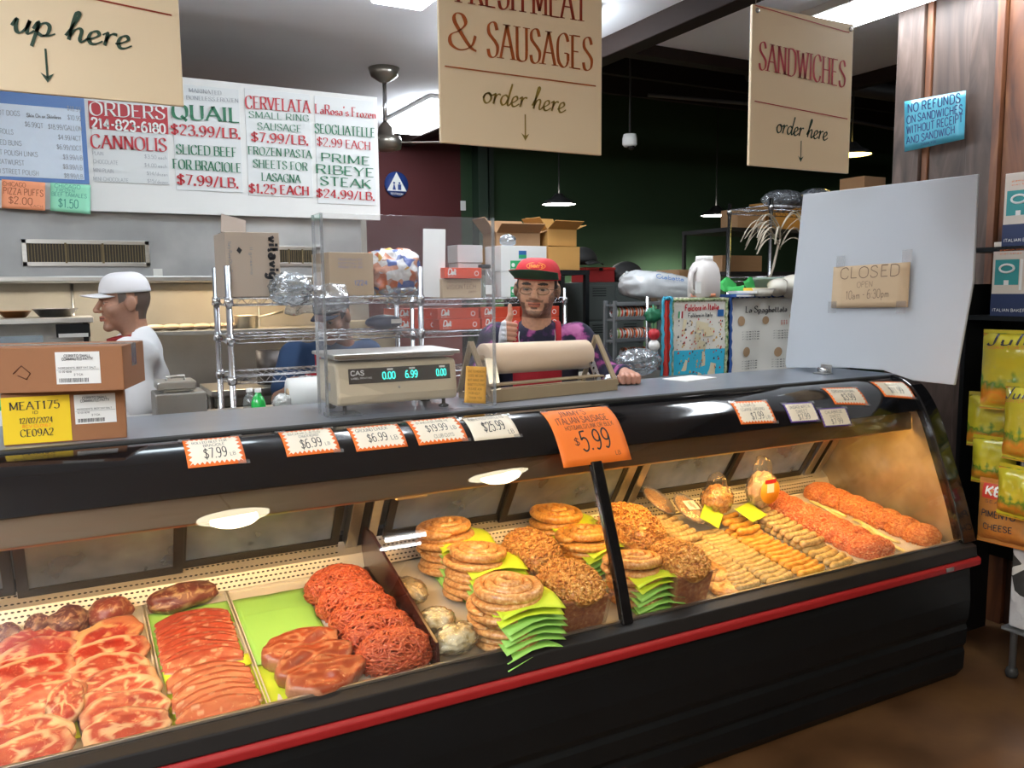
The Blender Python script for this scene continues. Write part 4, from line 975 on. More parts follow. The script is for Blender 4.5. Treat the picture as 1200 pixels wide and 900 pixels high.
def column(x0, x1, y0, y1, n, m, cname, lab, lift=.004, L_=None, r=.0155, skew=0):
    L_ = L_ or (x1 - x0) * .97; pr = [ob('sausage_link', link(s * 3.1, L_, r), m, cat='sausage', group='sausage links in the ' + lab) for s in (1, 2, 3)]
    for i in range(n):
        o = pr[i] if i < 3 else pr[i % 3].copy()
        if i >= 3: COL.objects.link(o)
        o['label'] = '%s sausage link, %s from the glass in the %s' % (cname, ORD[i], lab)
        t = i / max(1, n - 1); put(o, (x0 + x1) / 2 + skew * t + fr(-.003, .003), y0 + (y1 - y0) * t, lift + fr(0, .002), fr(-.06, .06) + .10)
column(1.985, 2.115, 2.085, 2.42, 14, GREYL, 'beige', 'leftmost links row', skew=.02)
column(2.125, 2.268, 2.08, 2.46, 15, OLL, 'pale olive', 'second links row', skew=-.005)
column(2.285, 2.440, 2.085, 2.44, 13, ORL, 'orange', 'orange links row', skew=-.02, r=.0150)
column(2.455, 2.592, 2.09, 2.54, 15, OLL, 'beige green', 'fourth links row', skew=-.01, r=.0150)
column(2.44, 2.58, 2.22, 2.50, 9, GREYL, 'grey beige', 'upper layer of the fourth row', lift=.030, skew=.0, r=.0145)
column(2.27, 2.40, 2.38, 2.50, 4, ORL, 'orange', 'upper layer of the orange row', lift=.032, skew=0, r=.0150)
column(1.985, 2.12, 2.40, 2.58, 6, GREYL, 'speckled beige', 'raised back of the leftmost row', lift=.032, skew=0)
for i, (x0, x1) in enumerate([(1.975, 2.120), (2.124, 2.272), (2.276, 2.446), (2.45, 2.60), (2.61, 2.83), (2.835, 3.12)]):
    tray(x0, x1, ['thin tray under the leftmost row of sausage links', 'thin tray under the second row of sausage links', 'thin tray under the orange sausage links', 'thin tray under the fourth row of links', 'tray under the pink ground pork row', 'tray under the pale strips and the orange ground meat'][i], h=.008)
# patties at the glass
for i, (x, y, l) in enumerate([(1.975, 2.125, .006), (1.965, 2.20, .02), (1.95, 2.27, .034)]):
    mb = MB().lathe([(.0001, 0), (.06, 0), (.071, .006), (.072, .014), (.064, .020), (.03, .022), (.0001, .022)], n=40)
    mb.v = [(v[0] * (1 + .07 * nz(v[0] * 20 + i, v[1] * 20)), v[1] * (1 + .07 * nz(v[0] * 15, v[1] * 15 + i)), v[2] * (1 + .2 * nz(v[0] * 40, v[1] * 40, i))) for v in mb.v]
    put(ob('sausage_patty', mb, COILM, label='round pale sausage patty beside the clear tub, %s from the glass' % ORD[i], cat='patty', group='round sausage patties'), x, y, l, fr(0, 3), .1)
# ground rows at the right
def mrow(x0, y0, x1, y1, n, m, lab, r, seed, gname):
    pr = [ob('ground_meat_portion', mound(seed + s, r, 260, .0036, .0095), m, cat='ground meat', group=gname) for s in (0, 1)]
    random.seed(seed)
    for i in range(n):
        o = pr[i] if i < 2 else pr[i % 2].copy()
        if i >= 2: COL.objects.link(o)
        o['label'] = '%s, %s from the glass' % (lab, ORD[i]); t = i / (n - 1)
        put(o, x0 + (x1 - x0) * t, y0 + (y1 - y0) * t, .022, fr(-.4, .4) + PI * (i % 2))
mrow(2.735, 2.135, 2.69, 2.60, 7, GROUND2, 'pink ground pork portion of curled strands', (.096, .062, .048), 21, 'pink ground pork portions in a row')
mrow(3.05, 2.14, 2.985, 2.60, 7, GROUND3, 'orange ground meat portion by the end panel', (.076, .060, .050), 31, 'orange ground meat portions along the end panel')
YST = specks('pale pork strip', [(.3, (.70, .50, .16)), (.5, (.85, .72, .30)), (.7, (.92, .84, .50))], 25, .4, .2, coat=.2)
for i in range(7):
    mb = MB().tube([(.012 * nz(k * .5, i * 3) + (i % 3 - 1) * .028, -.085 + .02 * k, .010 + .008 * nz(k * .6, i, 2)) for k in range(10)], [.006 + .007 * math.sin(PI * (k + .5) / 10) for k in range(10)], 8, flat=.6)
    put(ob('pork_strip', mb, YST, label='pale yellow pork strip between the ground meat rows, %s from the glass' % ORD[i], cat='meat strip', group='pale pork strips'), 2.895 - i * .008, 2.15 + i * .063, .008 + .004 * (i % 2), .15 * (1 if i % 2 else -1))
# plastic bags and packages at the back
FILM = clear('crumpled film', (.97, .97, .97), .03, .08, haze=.03, bump=.5, bscale=40, top=.7, pw=3.0)
FILMH = clear('milky crumpled film', (.9, .9, .9), .08, .12, haze=.22, hazecol=(.85, .85, .85), bump=.7, bscale=26, top=.7, pw=2.0)
def bagmesh(seed, r, amp=.22, f=3.2, neck=0):
    def k(d):
        v = 1 - amp * abs(nz(d.x * f + seed, d.y * f, d.z * f)) * 1.6 + .05 * nz(d.x * 9, d.y * 9 + seed, d.z * 9)
        if neck and d.z > .82: v += neck * (d.z - .82) * 7
        return v
    return MB().ell((0, 0, 0), r, 48, 30, k)
def bag(name, label, cat, x, y, z, r, inner, im, seed=1, film=None, neck=0, rz=0, world=True, icol=None, tilt=0):
    t = thing(name, label, cat, (x, y, z), rz); 
    if tilt: t.rotation_euler = (tilt, 0, rz)
    if inner: ob('contents', MB().ell((0, 0, 0), [c * .92 for c in r], 40, 26, lambda d: .94 + .25 * nz(d.x * 3 + seed, d.y * 3, d.z * 3) - .12 * abs(nz(d.x * 7, d.y * 7 + seed, d.z * 7))), im, t)
    ob('plastic_film', bagmesh(seed, r, neck=neck), film or FILM, t, solid=.0006)
    return t
CRM = specks('pale folded tripe', [(.35, (.55, .38, .14)), (.46, (.85, .70, .36)), (.6, (.95, .88, .62))], 34, .5, .5)
bag('plastic_bag', 'clear plastic bag of pale meat at the glass beside the front coil stack', 'bag', .945, 2.105, .605, (.085, .055, .046), 1, CRM, 3, rz=.25)
bag('plastic_bag', 'clear plastic bag of pale meat lying behind the front bag beside the divider', 'bag', .935, 2.225, .618, (.06, .06, .040), 1, CRM, 5)
bag('plastic_bag', 'rear clear plastic bag along the dark divider', 'bag', .925, 2.42, .65, (.055, .10, .036), 1, specks('pale sausage in a bag', [(.3, (.45, .32, .15)), (.6, (.75, .6, .35))], 30, .5, .3), 8)
q = P(840, 582, z=.765); bag('plastic_bag', 'knotted clear bag of golden sausages behind the orange links', 'bag', q.x, q.y, .755, (.075, .06, .068), 1, COILM, 9, neck=.5)
q = P(893, 570, z=.785); t = bag('plastic_bag', 'round wrapped ham with an orange label standing at the back of the case', 'ham', q.x, q.y, .775, (.085, .045, .082), 1, specks('pink ham', [(.3, (.60, .35, .24)), (.6, (.78, .55, .40))], 12, .4, .2), 12, neck=.6)
mb = MB().lathe([(.0001, 0), (.052, 0), (.052, .002), (.0001, .002)], (0, -.044, .0), 32, Matrix.Rotation(R(90), 3, 'X'))
lb = ob('round_label', mb, mat('orange label', (.85, .38, .03), .5), t)
mb = MB().box((0, -.0475, .012), (.036, .002, .036)); ob('label_patch', mb, PAPER, lb); ob('label_band', MB().box((0, -.0470, .040), (.06, .001, .016)), INKR, lb)
q = P(772, 586, z=.745); t = thing('vacuum_pack', 'vacuum packed meat with a white label leaning at the back, left of the twin', 'package', (q.x, q.y, .745)); t.rotation_euler = (.55, .1, .3)
ob('pack', MB().ell((0, 0, 0), (.06, .085, .018), 32, 16, lambda d: 1 + .08 * nz(d.x * 5, d.y * 5, d.z * 5)), FILMH, t); ob('meat', MB().ell((0, 0, -.002), (.052, .075, .013), 24, 12), COILM, t)
q = P(808, 594, z=.735); t = dup(t, (q.x, q.y, .73), .1, 'vacuum packed meat with green lettering behind the beige links')
ob('pack_label', MB().box((0, .0, .017), (.06, .05, .001)), PAPER, t)
q = P(834, 606, z=.70); o = sheet('butcher_paper', .085, .085, LIME_LIT, 'small yellow green paper square upright behind the orange links', 0, 0, 0); o.location = (q.x, q.y, .705); o.rotation_euler = (.75, 0, .75)
q = P(880, 600, z=.70); o = sheet('butcher_paper', .12, .09, LIME_LIT, 'yellow green paper under the wrapped ham', 0, 0, 0, seed=3); o.location = (q.x, q.y, .70); o.rotation_euler = (.45, .1, .3)
# ------------------------------------------------------------------ price tags taped on the curved glass
class Tag:
    def __init__(s, L_, R_, T_, B_, rot=0):
        xl, sl = on_glass(*L_); xr, sr = on_glass(*R_); xt, st = on_glass(*T_); xb, sb = on_glass(*B_)
        s.w = abs(xr - xl); s.h = abs(sb - st); s.xc = (xl + xr + xt + xb) / 4; s.sc = (st + sb) / 2; s.c = math.cos(rot); s.s = math.sin(rot)
        s.y0, s.z0 = gpt(s.sc)
    def m(s, v):
        x, y, z = v; X = s.xc + x * s.c - y * s.s; S_ = s.sc - (x * s.s + y * s.c); yy_, zz = gpt(S_, .0015 + z)
        return (X - s.xc, yy_ - s.y0, zz - s.z0)
    def mesh(s, mb): mb.v = [s.m(v) for v in mb.v]; return mb
def rings(poly, off, n=4):
    mb = MB(); N_ = len(poly); vs = [(0, 0, off)]; fs = []
    for r in range(1, n + 1): vs += [(x * r / n, y * r / n, off) for x, y in poly]
    for i in range(N_):
        fs.append((0, 1 + i, 1 + (i + 1) % N_))
        for r in range(n - 1): a = 1 + r * N_; b = a + N_; fs.append((a + i, b + i, b + (i + 1) % N_, a + (i + 1) % N_))
    return mb.add(vs, fs, False)
def zig(w, h, nx, ny, d):
    p = []
    for (ax, ay, bx, by, n) in ((-w, -h, w, -h, nx), (w, -h, w, h, ny), (w, h, -w, h, nx), (-w, h, -w, -h, ny)):
        for i in range(n * 2):
            t = i / (n * 2); x = ax + (bx - ax) * t; y = ay + (by - ay) * t
            if i % 2: x -= d * (1 if x > 0 else -1) * (ax == bx); y -= d * (1 if y > 0 else -1) * (ay == by)
            p.append((x / 2, y / 2))
    return p
TAPE = clear('clear tape', (.95, .95, .95), .12, .15, haze=.25, hazecol=(.7, .7, .7), top=.7, pw=2)
CREAMC = mat('cream card', (.88, .80, .66), .6); PURP = mat('purple card', (.10, .05, .30), .6); OCARD = mat('orange red card', (.85, .17, .02), .6)
def pricetag(label, L_, R_, T_, B_, border, lines, rot=0, thick=.085, inner=CREAMC):
    g = Tag(L_, R_, T_, B_, rot)
    t = thing('price_tag', label, 'price tag', (g.xc, g.y0, g.z0), group=None)
    w, h = g.w, g.h
    out = MB().grid(lambda u, v: ((u - .5) * w, (v - .5) * h, 0), 12, 9)
    ob('card', g.mesh(out), border, t, solid=.0006)
    if inner is not None:
        nx = 11 if border is OCARD else 14
        ob('card_face', g.mesh(rings(zig(w * .93, h * .90, nx, 6, h * .16 if border is OCARD else h * .07), .0010)), inner, t)
    mb = MB()
    for s, x0, y0, x1, y1, hh in lines: letters(mb, s, (x0 * w, y0 * h, 0), (x1 * w, y1 * h, 0), (0, 1, 0), hh * h, thick=thick, off=.0016, jit=.03, seg=5)
    ob('handwriting', g.mesh(mb), INK, t)
    for sx_, sy_ in ((-1, 1), (1, 1), (1, -1)) if random.random() < .7 else ((-1, 1), (1, 1)):
        tp = MB().grid(lambda u, v: (sx_ * w * .46 + (u - .5) * .030, sy_ * h * .48 + (v - .5) * .012, .0022), 5, 4); ob('tape', g.mesh(tp), TAPE, t)
    return t
PL = lambda a, b, p: [(a, -.36, .20, .26, .23, .10), (b, -.18, .06, .20, .08, .10), (p, -.20, -.32, .20, -.28, .30), ('LB', .25, -.28, .34, -.27, .10)]
pricetag('orange bordered price tag reading 7.99, leftmost on the black band', (217, 532), (285, 527), (249, 514), (253, 546), OCARD, PL('ROLLED BEEF FOR', 'BRACIOLE', '$7.99'))
pricetag('orange bordered price tag reading 6.99 for chuck roast, second from the left', (331, 520), (394, 516), (362, 504), (364, 533), OCARD, PL('BONELESS', 'CHUCK ROAST', '$6.99'))
pricetag('orange bordered price tag reading 6.99 for ground chuck, below the scale', (412, 514), (473, 511), (441, 499), (444, 527), OCARD, [('GROUND CHUCK', -.38, .16, .25, .20, .15), ('$6.99', -.22, -.26, .16, -.22, .30), ('LB', .22, -.24, .36, -.23, .15)])
pricetag('orange bordered price tag reading 19.99 left of the plain card', (483, 506), (542, 503), (511, 491), (515, 520), OCARD, [('BONELESS RIBEYE', -.36, .22, .30, .24, .10), ('$19.99', -.24, -.14, .20, -.10, .26), ('LB', .25, -.12, .36, -.11, .14), ('CLUB CUTS', -.15, -.34, .25, -.33, .1)])
pricetag('plain cream price card reading 25.99 beside the paper roll', (549, 502), (603, 499), (575, 488), (577, 515), CREAMC, [('RIB-EYED CUTLETS', -.42, .28, .36, .30, .13), ('$25.99', -.22, -.24, .26, -.2, .38), ('LB', .28, -.38, .40, -.37, .14)], inner=None)
pricetag('orange bordered price tag on the glass top, just right of the reflection streak', (863, 485), (905, 483), (880, 470), (886, 497), OCARD, [('LINKS', -.3, .2, .1, .22, .14), ('COARSE GROUND', -.35, .02, .3, .04, .12), ('$7.99', -.15, -.34, .2, -.3, .28), ('LB', .24, -.32, .36, -.31, .12)], rot=-.05)
pricetag('purple edged price tag, left one of the pair under the white board', (922, 484), (957, 483), (937, 472), (941, 495), PURP, [('SAUSAGE W/FETA', -.36, .18, .34, .2, .15), ('SWEET', -.2, -.05, .2, -.03, .15), ('$7.99', -.2, -.38, .2, -.34, .26)], rot=-.04)
pricetag('purple edged price tag, right one of the pair under the white board', (962, 489), (995, 488), (976, 478), (980, 500), PURP, [('CALABRESE', -.3, .18, .3, .2, .15), ('SWEET', -.2, -.05, .2, -.03, .15), ('$7.99', -.2, -.38, .2, -.34, .26)], rot=-.04)
pricetag('orange bordered price tag directly under the metal clip of the white board', (972, 465), (1011, 464), (989, 454), (994, 475), OCARD, [('GROUND PORK', -.34, .12, .3, .14, .15), ('$3.99', -.18, -.3, .2, -.26, .32)], rot=-.1)
pricetag('orange bordered price tag nearest the right end of the case', (1030, 457), (1066, 457), (1045, 447), (1051, 467), OCARD, [('BRATS', -.2, .12, .2, .14, .15), ('$11.99', -.22, -.3, .22, -.26, .32)], rot=-.15)
t = pricetag('large bright orange handwritten sign for Italian sausage at 5.99', (649, 515), (729, 509), (680, 479), (697, 544), ORANGE,
     [("JIMMY'S", -.30, .30, .10, .32, .12), ('ITALIAN SAUSAGE', -.40, .15, .36, .17, .12), ('HOT&MILD/LINK OR BULK', -.32, .045, .40, .065, .07), ('$', -.26, -.20, -.19, -.20, .12), ('5.99', -.17, -.30, .26, -.26, .30), ('LB', .28, -.40, .36, -.40, .06)], inner=None, thick=.09)
t['category'] = 'sign'
# ------------------------------------------------------------------ things on the counter top
CT = 1.2105
def carton(name, label, loc, w, d, h, rz, m, group=None, flaps=False, tape=True, cat='box', bev=.002):
    t = thing(name, label, cat, loc, rz, group); mb = MB()
    if flaps:
        th = .004
        mb.box((0, 0, th / 2), (w, d, th))
        for s in (-1, 1): mb.box((s * (w - th) / 2, 0, h / 2), (th, d, h)); mb.box((0, s * (d - th) / 2, h / 2), (w - 2 * th, th, h))
        ob('box_body', mb, m, t)
        for s, a in ((-1, .5), (1, 1.1)):
            o = ob('flap', MB().box((0, s * d * .22, 0), (w * .98, d * .44, th)), m, t, loc=(0, s * d / 2, h)); o.rotation_euler = (s * a, 0, 0)
        for s, a in ((-1, .9), (1, .35)):
            o = ob('flap', MB().box((s * w * .2, 0, 0), (w * .4, d * .95, th)), m, t, loc=(s * w / 2, 0, h)); o.rotation_euler = (0, -s * a, 0)
    else:
        mb.box((0, 0, h / 2), (w, d, h)); ob('box_body', mb, m, t, bevel=bev)
        if tape: ob('packing_tape', MB().box((0, 0, h + .0006), (w * 1.0, .05, .001)).box((w / 2 + .0006, 0, h - .03), (.001, .05, .06)), TAPE, t)
    return t
MEATB = mat('reddish kraft cardboard', (.30, .125, .05), .7, var=.1, scale=5)
t = carton('cardboard_box', 'lower brown meat carton with a yellow label at the left end of the counter', (.005, 2.56, CT), .285, .20, .135, R(-4), MEATB)
def lab(par, x0, x1, z0, z1, y, m, name='label', th=.001): return ob(name, MB().box(((x0 + x1) / 2, y - th / 2, (z0 + z1) / 2), (x1 - x0, th, z1 - z0)), m, par)
YEL = mat('yellow label', (.85, .58, .01), .6)
l = lab(t, -.143, .012, .004, .125, -.10, YEL, 'yellow_label')
mb = MB(); F = lambda x, z, y=-.1012: (x, y, z)
letters(mb, 'MEAT175', F(-.125, .092), F(-.012, .092), (0, 0, 1), .020, style='serif', thick=.15, thin=.06); letters(mb, '12/02/2024', F(-.105, .056), F(-.03, .056), (0, 0, 1), .014, style='serif', thick=.16, thin=.06)
letters(mb, 'CE09A2', F(-.105, .022), F(-.03, .022), (0, 0, 1), .018, style='serif', thick=.15, thin=.06); letters(mb, 'ID', F(-.075, .080), F(-.062, .080), (0, 0, 1), .007)
ob('lettering', mb, INK, t); mb = MB(); letters(mb, 'RCV CL0167', F(-.10, .045), F(-.035, .045), (0, 0, 1), .007); ob('lettering', mb, ORANGE, t)
def shiplabel(par, x0, z0, w, h, y, n=0):
    lab(par, x0, x0 + w, z0, z0 + h, y, PAPER, 'shipping_label'); mb = MB(); X = lambda u, v: (x0 + u * w, y - .0012, z0 + v * h)
    letters(mb, 'CERRITO SMALL', X(.2, .84), X(.8, .84), (0, 0, 1), h * .08); letters(mb, 'COMMINUTED PATTY', X(.15, .74), X(.85, .74), (0, 0, 1), h * .08)
    letters(mb, 'INGREDIENTS: BEEF FAT SALT', X(.05, .48), X(.9, .48), (0, 0, 1), h * .05); letters(mb, '2 7 CA', X(.4, .26), X(.6, .26), (0, 0, 1), h * .06); letters(mb, '12-02 9018', X(.06, .36), X(.35, .36), (0, 0, 1), h * .05)
    strip(mb, X(.02, .44), X(.98, .44), (0, 0, 1), .0006)
    x = .06
    while x < .72: ww = random.choice((.006, .010, .016)); mb.quad(X(x, .05), X(x + ww, .05), X(x + ww, .18), X(x, .18)); x += ww + random.choice((.006, .012))
    ob('label_print', mb, INK, par)
shiplabel(t, .022, .045, .098, .078, -.10)
t = carton('cardboard_box', 'upper brown meat carton with a white label on top of the lower one', (-.020, 2.545, CT + .137), .40, .235, .115, R(-17), MEATB)
shiplabel(t, .040, .020, .105, .082, -.1175); mb = MB().tube([(-.06, -.1185, .05), (-.04, -.1185, .07), (-.02, -.1185, .05), (-.03, -.1185, .035), (-.05, -.1185, .045)], .0015, 5); ob('printed_mark', mb, mat('dark brown print', (.16, .06, .03), .8), t)
# plexiglass guard
PLEX = clear('scratched acrylic', (.97, .97, .97), .04, .02, haze=.05, hazecol=(.8, .8, .85), top=.6)
t = thing('sneeze_guard', 'tall clear acrylic sneeze guard standing in front of the scale', 'guard', (1.0, 2.50, CT))
a = Vector((-.29, .02, 0)); b = Vector((.275, -.01, 0)); hgt = .62
ob('panel', MB().bar(a + Vector((0, 0, hgt / 2)), b + Vector((0, 0, hgt / 2)), .006, hgt), PLEX, t, bevel=.001)
EDG = clear('acrylic edge', (.80, .82, .84), .18, .05, haze=.22, hazecol=(.75, .78, .8), top=.8)
ob('side_panel', MB().box((-.292, .06, hgt / 2), (.006, .10, hgt)), PLEX, t)
for x, y in ((-.290, .02), (.275, -.01), (-.290, .11)): ob('edge', MB().box((x, y, hgt / 2), (.008, .009, hgt)), EDG, t)
ob('foot', MB().box((-.24, .03, .004), (.10, .08, .008)).box((.23, .02, .004), (.08, .10, .008)), EDG, t)
pA, pB, pC, pD = P(546, 429, y=2.474), P(570, 430, y=2.472), P(569, 473, y=2.472), P(544, 472, y=2.474)
note('paper_note', 'yellow orange handwritten note taped to the acrylic guard', 'note', [pA, pB, pC, pD], mat('ochre note paper', (.78, .42, .08), .7),
     [('DUE TO HEALTH', .1, .16, .9, .16, .06), ('CODE WE CAN', .12, .28, .85, .28, .06), ('NOT MAKE ANY', .1, .40, .9, .40, .06), ('SUBSTITUTIONS', .1, .52, .92, .52, .06), ('PLEASE ASK', .15, .64, .8, .64, .06), ('FOR HELP', .2, .76, .7, .76, .06), ('THANK YOU', .2, .88, .8, .88, .06)], ink=mat('brown ink', (.25, .10, .03), .7))
# scale
SCB = mat('ivory plastic', (.62, .53, .38), .45, var=.04, scale=4); 
t = thing('counter_scale', 'ivory digital counter scale with green digits and a steel platter', 'scale', (.945, 2.625, CT))
mb = MB(); prof = [(-.105, .030), (-.112, .060), (-.100, .150), (-.085, .163), (.12, .163), (.125, .150), (.125, .035), (.11, .030)]
mb.prism(prof, (-.205, 0, 0), (0, 1, 0), (0, 0, 1), .41); ob('body', mb, SCB, t, bevel=.010)
ob('body_base', MB().box((0, .01, .034), (.40, .20, .012)), SCB, t, bevel=.004)
fa = Vector((0, -.1118, .062)); fb = Vector((0, -.0995, .150)); fd = (fb - fa).normalized(); fnn = Vector((0, -fd.z, fd.y))
fp = lambda x, s, d=0: Vector((x, 0, 0)) + fa + fd * s + fnn * d
ob('display_panel', MB().add([fp(-.165, .035, .001), fp(.180, .035, .001), fp(.180, .083, .001), fp(-.165, .083, .001)], [(0, 1, 2, 3)], False), mat('dark display panel', (.05, .04, .035), .25), t, solid=.001)
TEAL = emat('lit teal digits', (.05, .75, .60), 1.6); mb = MB()
for s, x0, x1 in (('0.00', -.055, -.012), ('6.99', .022, .064), ('0.00', .130, .165)): letters(mb, s, fp(x0, .046, .002), fp(x1, .046, .002), fd, .022, thick=.16, off=.001)
ob('display_digits', mb, TEAL, t)
mb = MB(); letters(mb, 'CAS', fp(-.158, .062, .002), fp(-.115, .062, .002), fd, .014, thick=.2, off=.001); letters(mb, 'LABEL PRINTING', fp(-.158, .050, .002), fp(-.09, .050, .002), fd, .005, off=.001)
for x in (-.03, .045, .15): mb.quad(fp(x - .008, .073, .002), fp(x + .012, .073, .002), fp(x + .012, .079, .002), fp(x - .008, .079, .002))
ob('display_lettering', mb, PAPER, t)
ob('rivet', MB().lathe([(.0001, .002), (.004, .001), (.004, 0)], tuple(fp(0, .018)), 12, Matrix.Rotation(R(90), 3, 'X')), STEELD, t)
ob('side_label', MB().box((-.2065, -.02, .085), (.001, .05, .025)), mat('grey label', (.4, .4, .42), .6), t); ob('side_handle', MB().box((-.2065, -.02, .13), (.002, .035, .018)), mat('shade-toned ivory plastic', (.45, .38, .27), .5), t)  # handle takes a darker ivory, shade painted into its colour
ob('platter', MB().box((0, .01, .185), (.43, .25, .012)).box((0, .01, .176), (.40, .22, .010)), STEEL, t, bevel=.004)
ob('platter_support', MB().box((0, .01, .167), (.10, .10, .014)), STEELD, t)
for x, y in ((-.17, -.07), (.17, -.07), (-.17, .09), (.17, .09)): ob('foot', MB().lathe([(.0001, 0), (.016, 0), (.018, .005), (.006, .010), (.006, .030), (.0001, .03)], (x, y, 0), 16), BLACKR, t)
# paper roll cutter
TAN = mat('tan painted metal', (.33, .25, .15), .5, .2)
ra = P(566, 421, y=2.66); rb = P(686, 415, y=2.72); yc = (ra + rb) / 2
t = thing('paper_roll_cutter', 'tan countertop cutter holding a wide roll of butcher paper', 'paper roll holder', (yc.x, yc.y, CT)); O = Vector(t.location); L0 = ra - O; L1 = rb - O; ax = (L1 - L0).normalized()
mb = MB(); N_ = 40; Mq = Matrix((ax.cross(Vector((0, 0, 1))).normalized(), Vector((0, 0, 1)), ax)).transposed()
mb.lathe([(.016, 0), (.054, 0), (.056, .002), (.056, (L1 - L0).length - .002), (.054, (L1 - L0).length), (.016, (L1 - L0).length)], tuple(L0), N_, Mq)
ob('paper_roll', mb, mat('peach butcher paper', (.80, .62, .46), .7), t, label='wide roll of peach butcher paper')
ob('roll_core', MB().tube([L0 - ax * .02, L1 + ax * .02], .015, 16), CARDL, t)
fy = Vector((0, -.115, 0)); e0 = Vector((L0.x, L0.y, 0)); e1 = Vector((L1.x, L1.y, 0)); axh = (e1 - e0).normalized(); pr_ = Vector((axh.y, -axh.x, 0))
if pr_.y > 0: pr_ = -pr_
fr0 = e0 - axh * .05 + pr_ * .12; fr1 = e1 + axh * .055 + pr_ * .12; bk0 = e0 - axh * .05 - pr_ * .08; bk1 = e1 + axh * .055 - pr_ * .08
up_ = lambda v, h: v + Vector((0, 0, h))
ob('front_bar', MB().bar(up_(fr0, .022), up_(fr1, .022), .012, .044), TAN, t, bevel=.002)
ob('cutter_blade', MB().bar(up_(fr0 - pr_ * .03, .058), up_(fr1 - pr_ * .03 - axh * .06, .058), .05, .006), TAN, t, bevel=.001)
ob('back_bar', MB().bar(up_(bk0, .010), up_(bk1, .010), .02, .02), TAN, t, bevel=.002)
for (f, b, s) in ((fr0, bk0, 1), (fr1, bk1, -1)):
    ob('side_frame', MB().bar(up_(f, .010), up_(b, .010), .010, .02).bar(up_(f, .02), up_((f + b) / 2 - pr_ * .02, .205), .010, .020, (1, 0, 0)).bar(up_(b, .02), up_((f + b) / 2 - pr_ * .02, .205), .010, .020, (1, 0, 0)), TAN, t, bevel=.002)
m1 = fr1 - axh * .062 - pr_ * .035
mb = MB().bar(up_(m1, .035), up_(m1 - pr_ * .055, .135), .007, .030, (1, 0, 0)); o = ob('bracket', mb, CHROME, t, bevel=.004)
hb = MB()
for k in (.3, .5, .7): c = up_(m1, .035).lerp(up_(m1 - pr_ * .055, .135), k) ; hb.lathe([(.0001, 0), (.005, 0)], tuple(c + pr_ * .005 - axh * .0045), 10, Matrix.Rotation(R(90), 3, 'Y'))
ob('bracket_hole', hb, BLACKR, o)
m0 = fr0 + axh * .045 - pr_ * .03
ob('bracket', MB().bar(up_(m0, .02), up_(m0 - pr_ * .04, .15), .005, .045, (1, 0, 0)), CHROME, t, bevel=.010)
# bell, paper, clip
q = P(712, 450, z=CT)
t = thing('service_bell', 'small chrome service bell beside the worker\'s fist', 'bell', (q.x, q.y - .02, CT))
ob('bell_base', MB().lathe([(.0001, 0), (.030, 0), (.032, .004), (.028, .009), (.0001, .011)], n=28), BLACKR, t); ob('bell_dome', MB().lathe([(.038, .012), (.037, .020), (.031, .032), (.020, .040), (.006, .043), (.0001, .0435)], n=32), CHROME, t); ob('bell_button', MB().lathe([(.0001, .058), (.005, .056), (.005, .05), (.0025, .048), (.0025, .043)], n=12), CHROME, t)
q = P(808, 444, z=CT); ob('paper_sheet', MB().box((0, 0, .002), (.20, .13, .004)), PAPER, loc=(q.x, min(q.y, 2.78), CT), rz=R(12), label='white paper lying on the counter before the Italian map towel', cat='paper')
# leaning white board with cardboard sign
BX = 3.03
t = thing('foam_board', 'big white foam board standing on the right end of the case', 'board', (BX, 2.4, CT))
O = Vector((BX, 2.4, CT)); c4 = [P(*p, x=BX) - O for p in ((941, 228), (1146, 204), (1140, 330), (1118, 454), (1070, 446), (1035, 434), (995, 431), (921, 432), (920, 425))]
c4 = [(c.y, max(c.z, .002)) for c in c4]
c4 = [(y, z) for y, z in c4]
mb = MB().prism(c4[::-1], (0, 0, 0), (0, 1, 0), (0, 0, 1), .012); ob('board', mb, mat('white foam board', (.47, .50, .54), .6, bump=.05, bscale=3), t, bevel=.003)
nt, f = note('cardboard_sign', 'brown cardboard sign with pencilled closing hours taped on the white board', 'sign', [P(977, 313, x=BX - .016), P(1067, 307, x=BX - .016), P(1064, 360, x=BX - .016), P(974, 361, x=BX - .016)], CARDL,
     [('CLOSED', .10, .30, .88, .28, .26), ('OPEN', .34, .52, .55, .51, .13), ('10am - 6:30pm', .20, .80, .76, .76, .20)], ink=mat('pencil grey', (.16, .11, .08), .8), thick=.07)
for (u, v) in ((.10, -.10), (.96, -.12), (.02, 1.0), (.92, 1.02)):
    ob('tape', MB().quad(f(u - .06, v - .16, .003), f(u - .06, v + .12, .003), f(u + .06, v + .12, .003), f(u + .06, v - .16, .003)), TAPE, nt)
q = P(974, 432, z=CT)
t = thing('metal_clip', 'steel bracket clip on the counter edge under the white board', 'clip', (BX - .06, 2.60, CT)); ob('clip_plate', MB().box((0, 0, .003), (.05, .07, .005)).box((.02, 0, .022), (.004, .06, .038)), STEEL, t, bevel=.002); ob('clip_roll', MB().tube([(.0, -.022, .018), (.0, .022, .018)], .012, 14), CHROME, t)
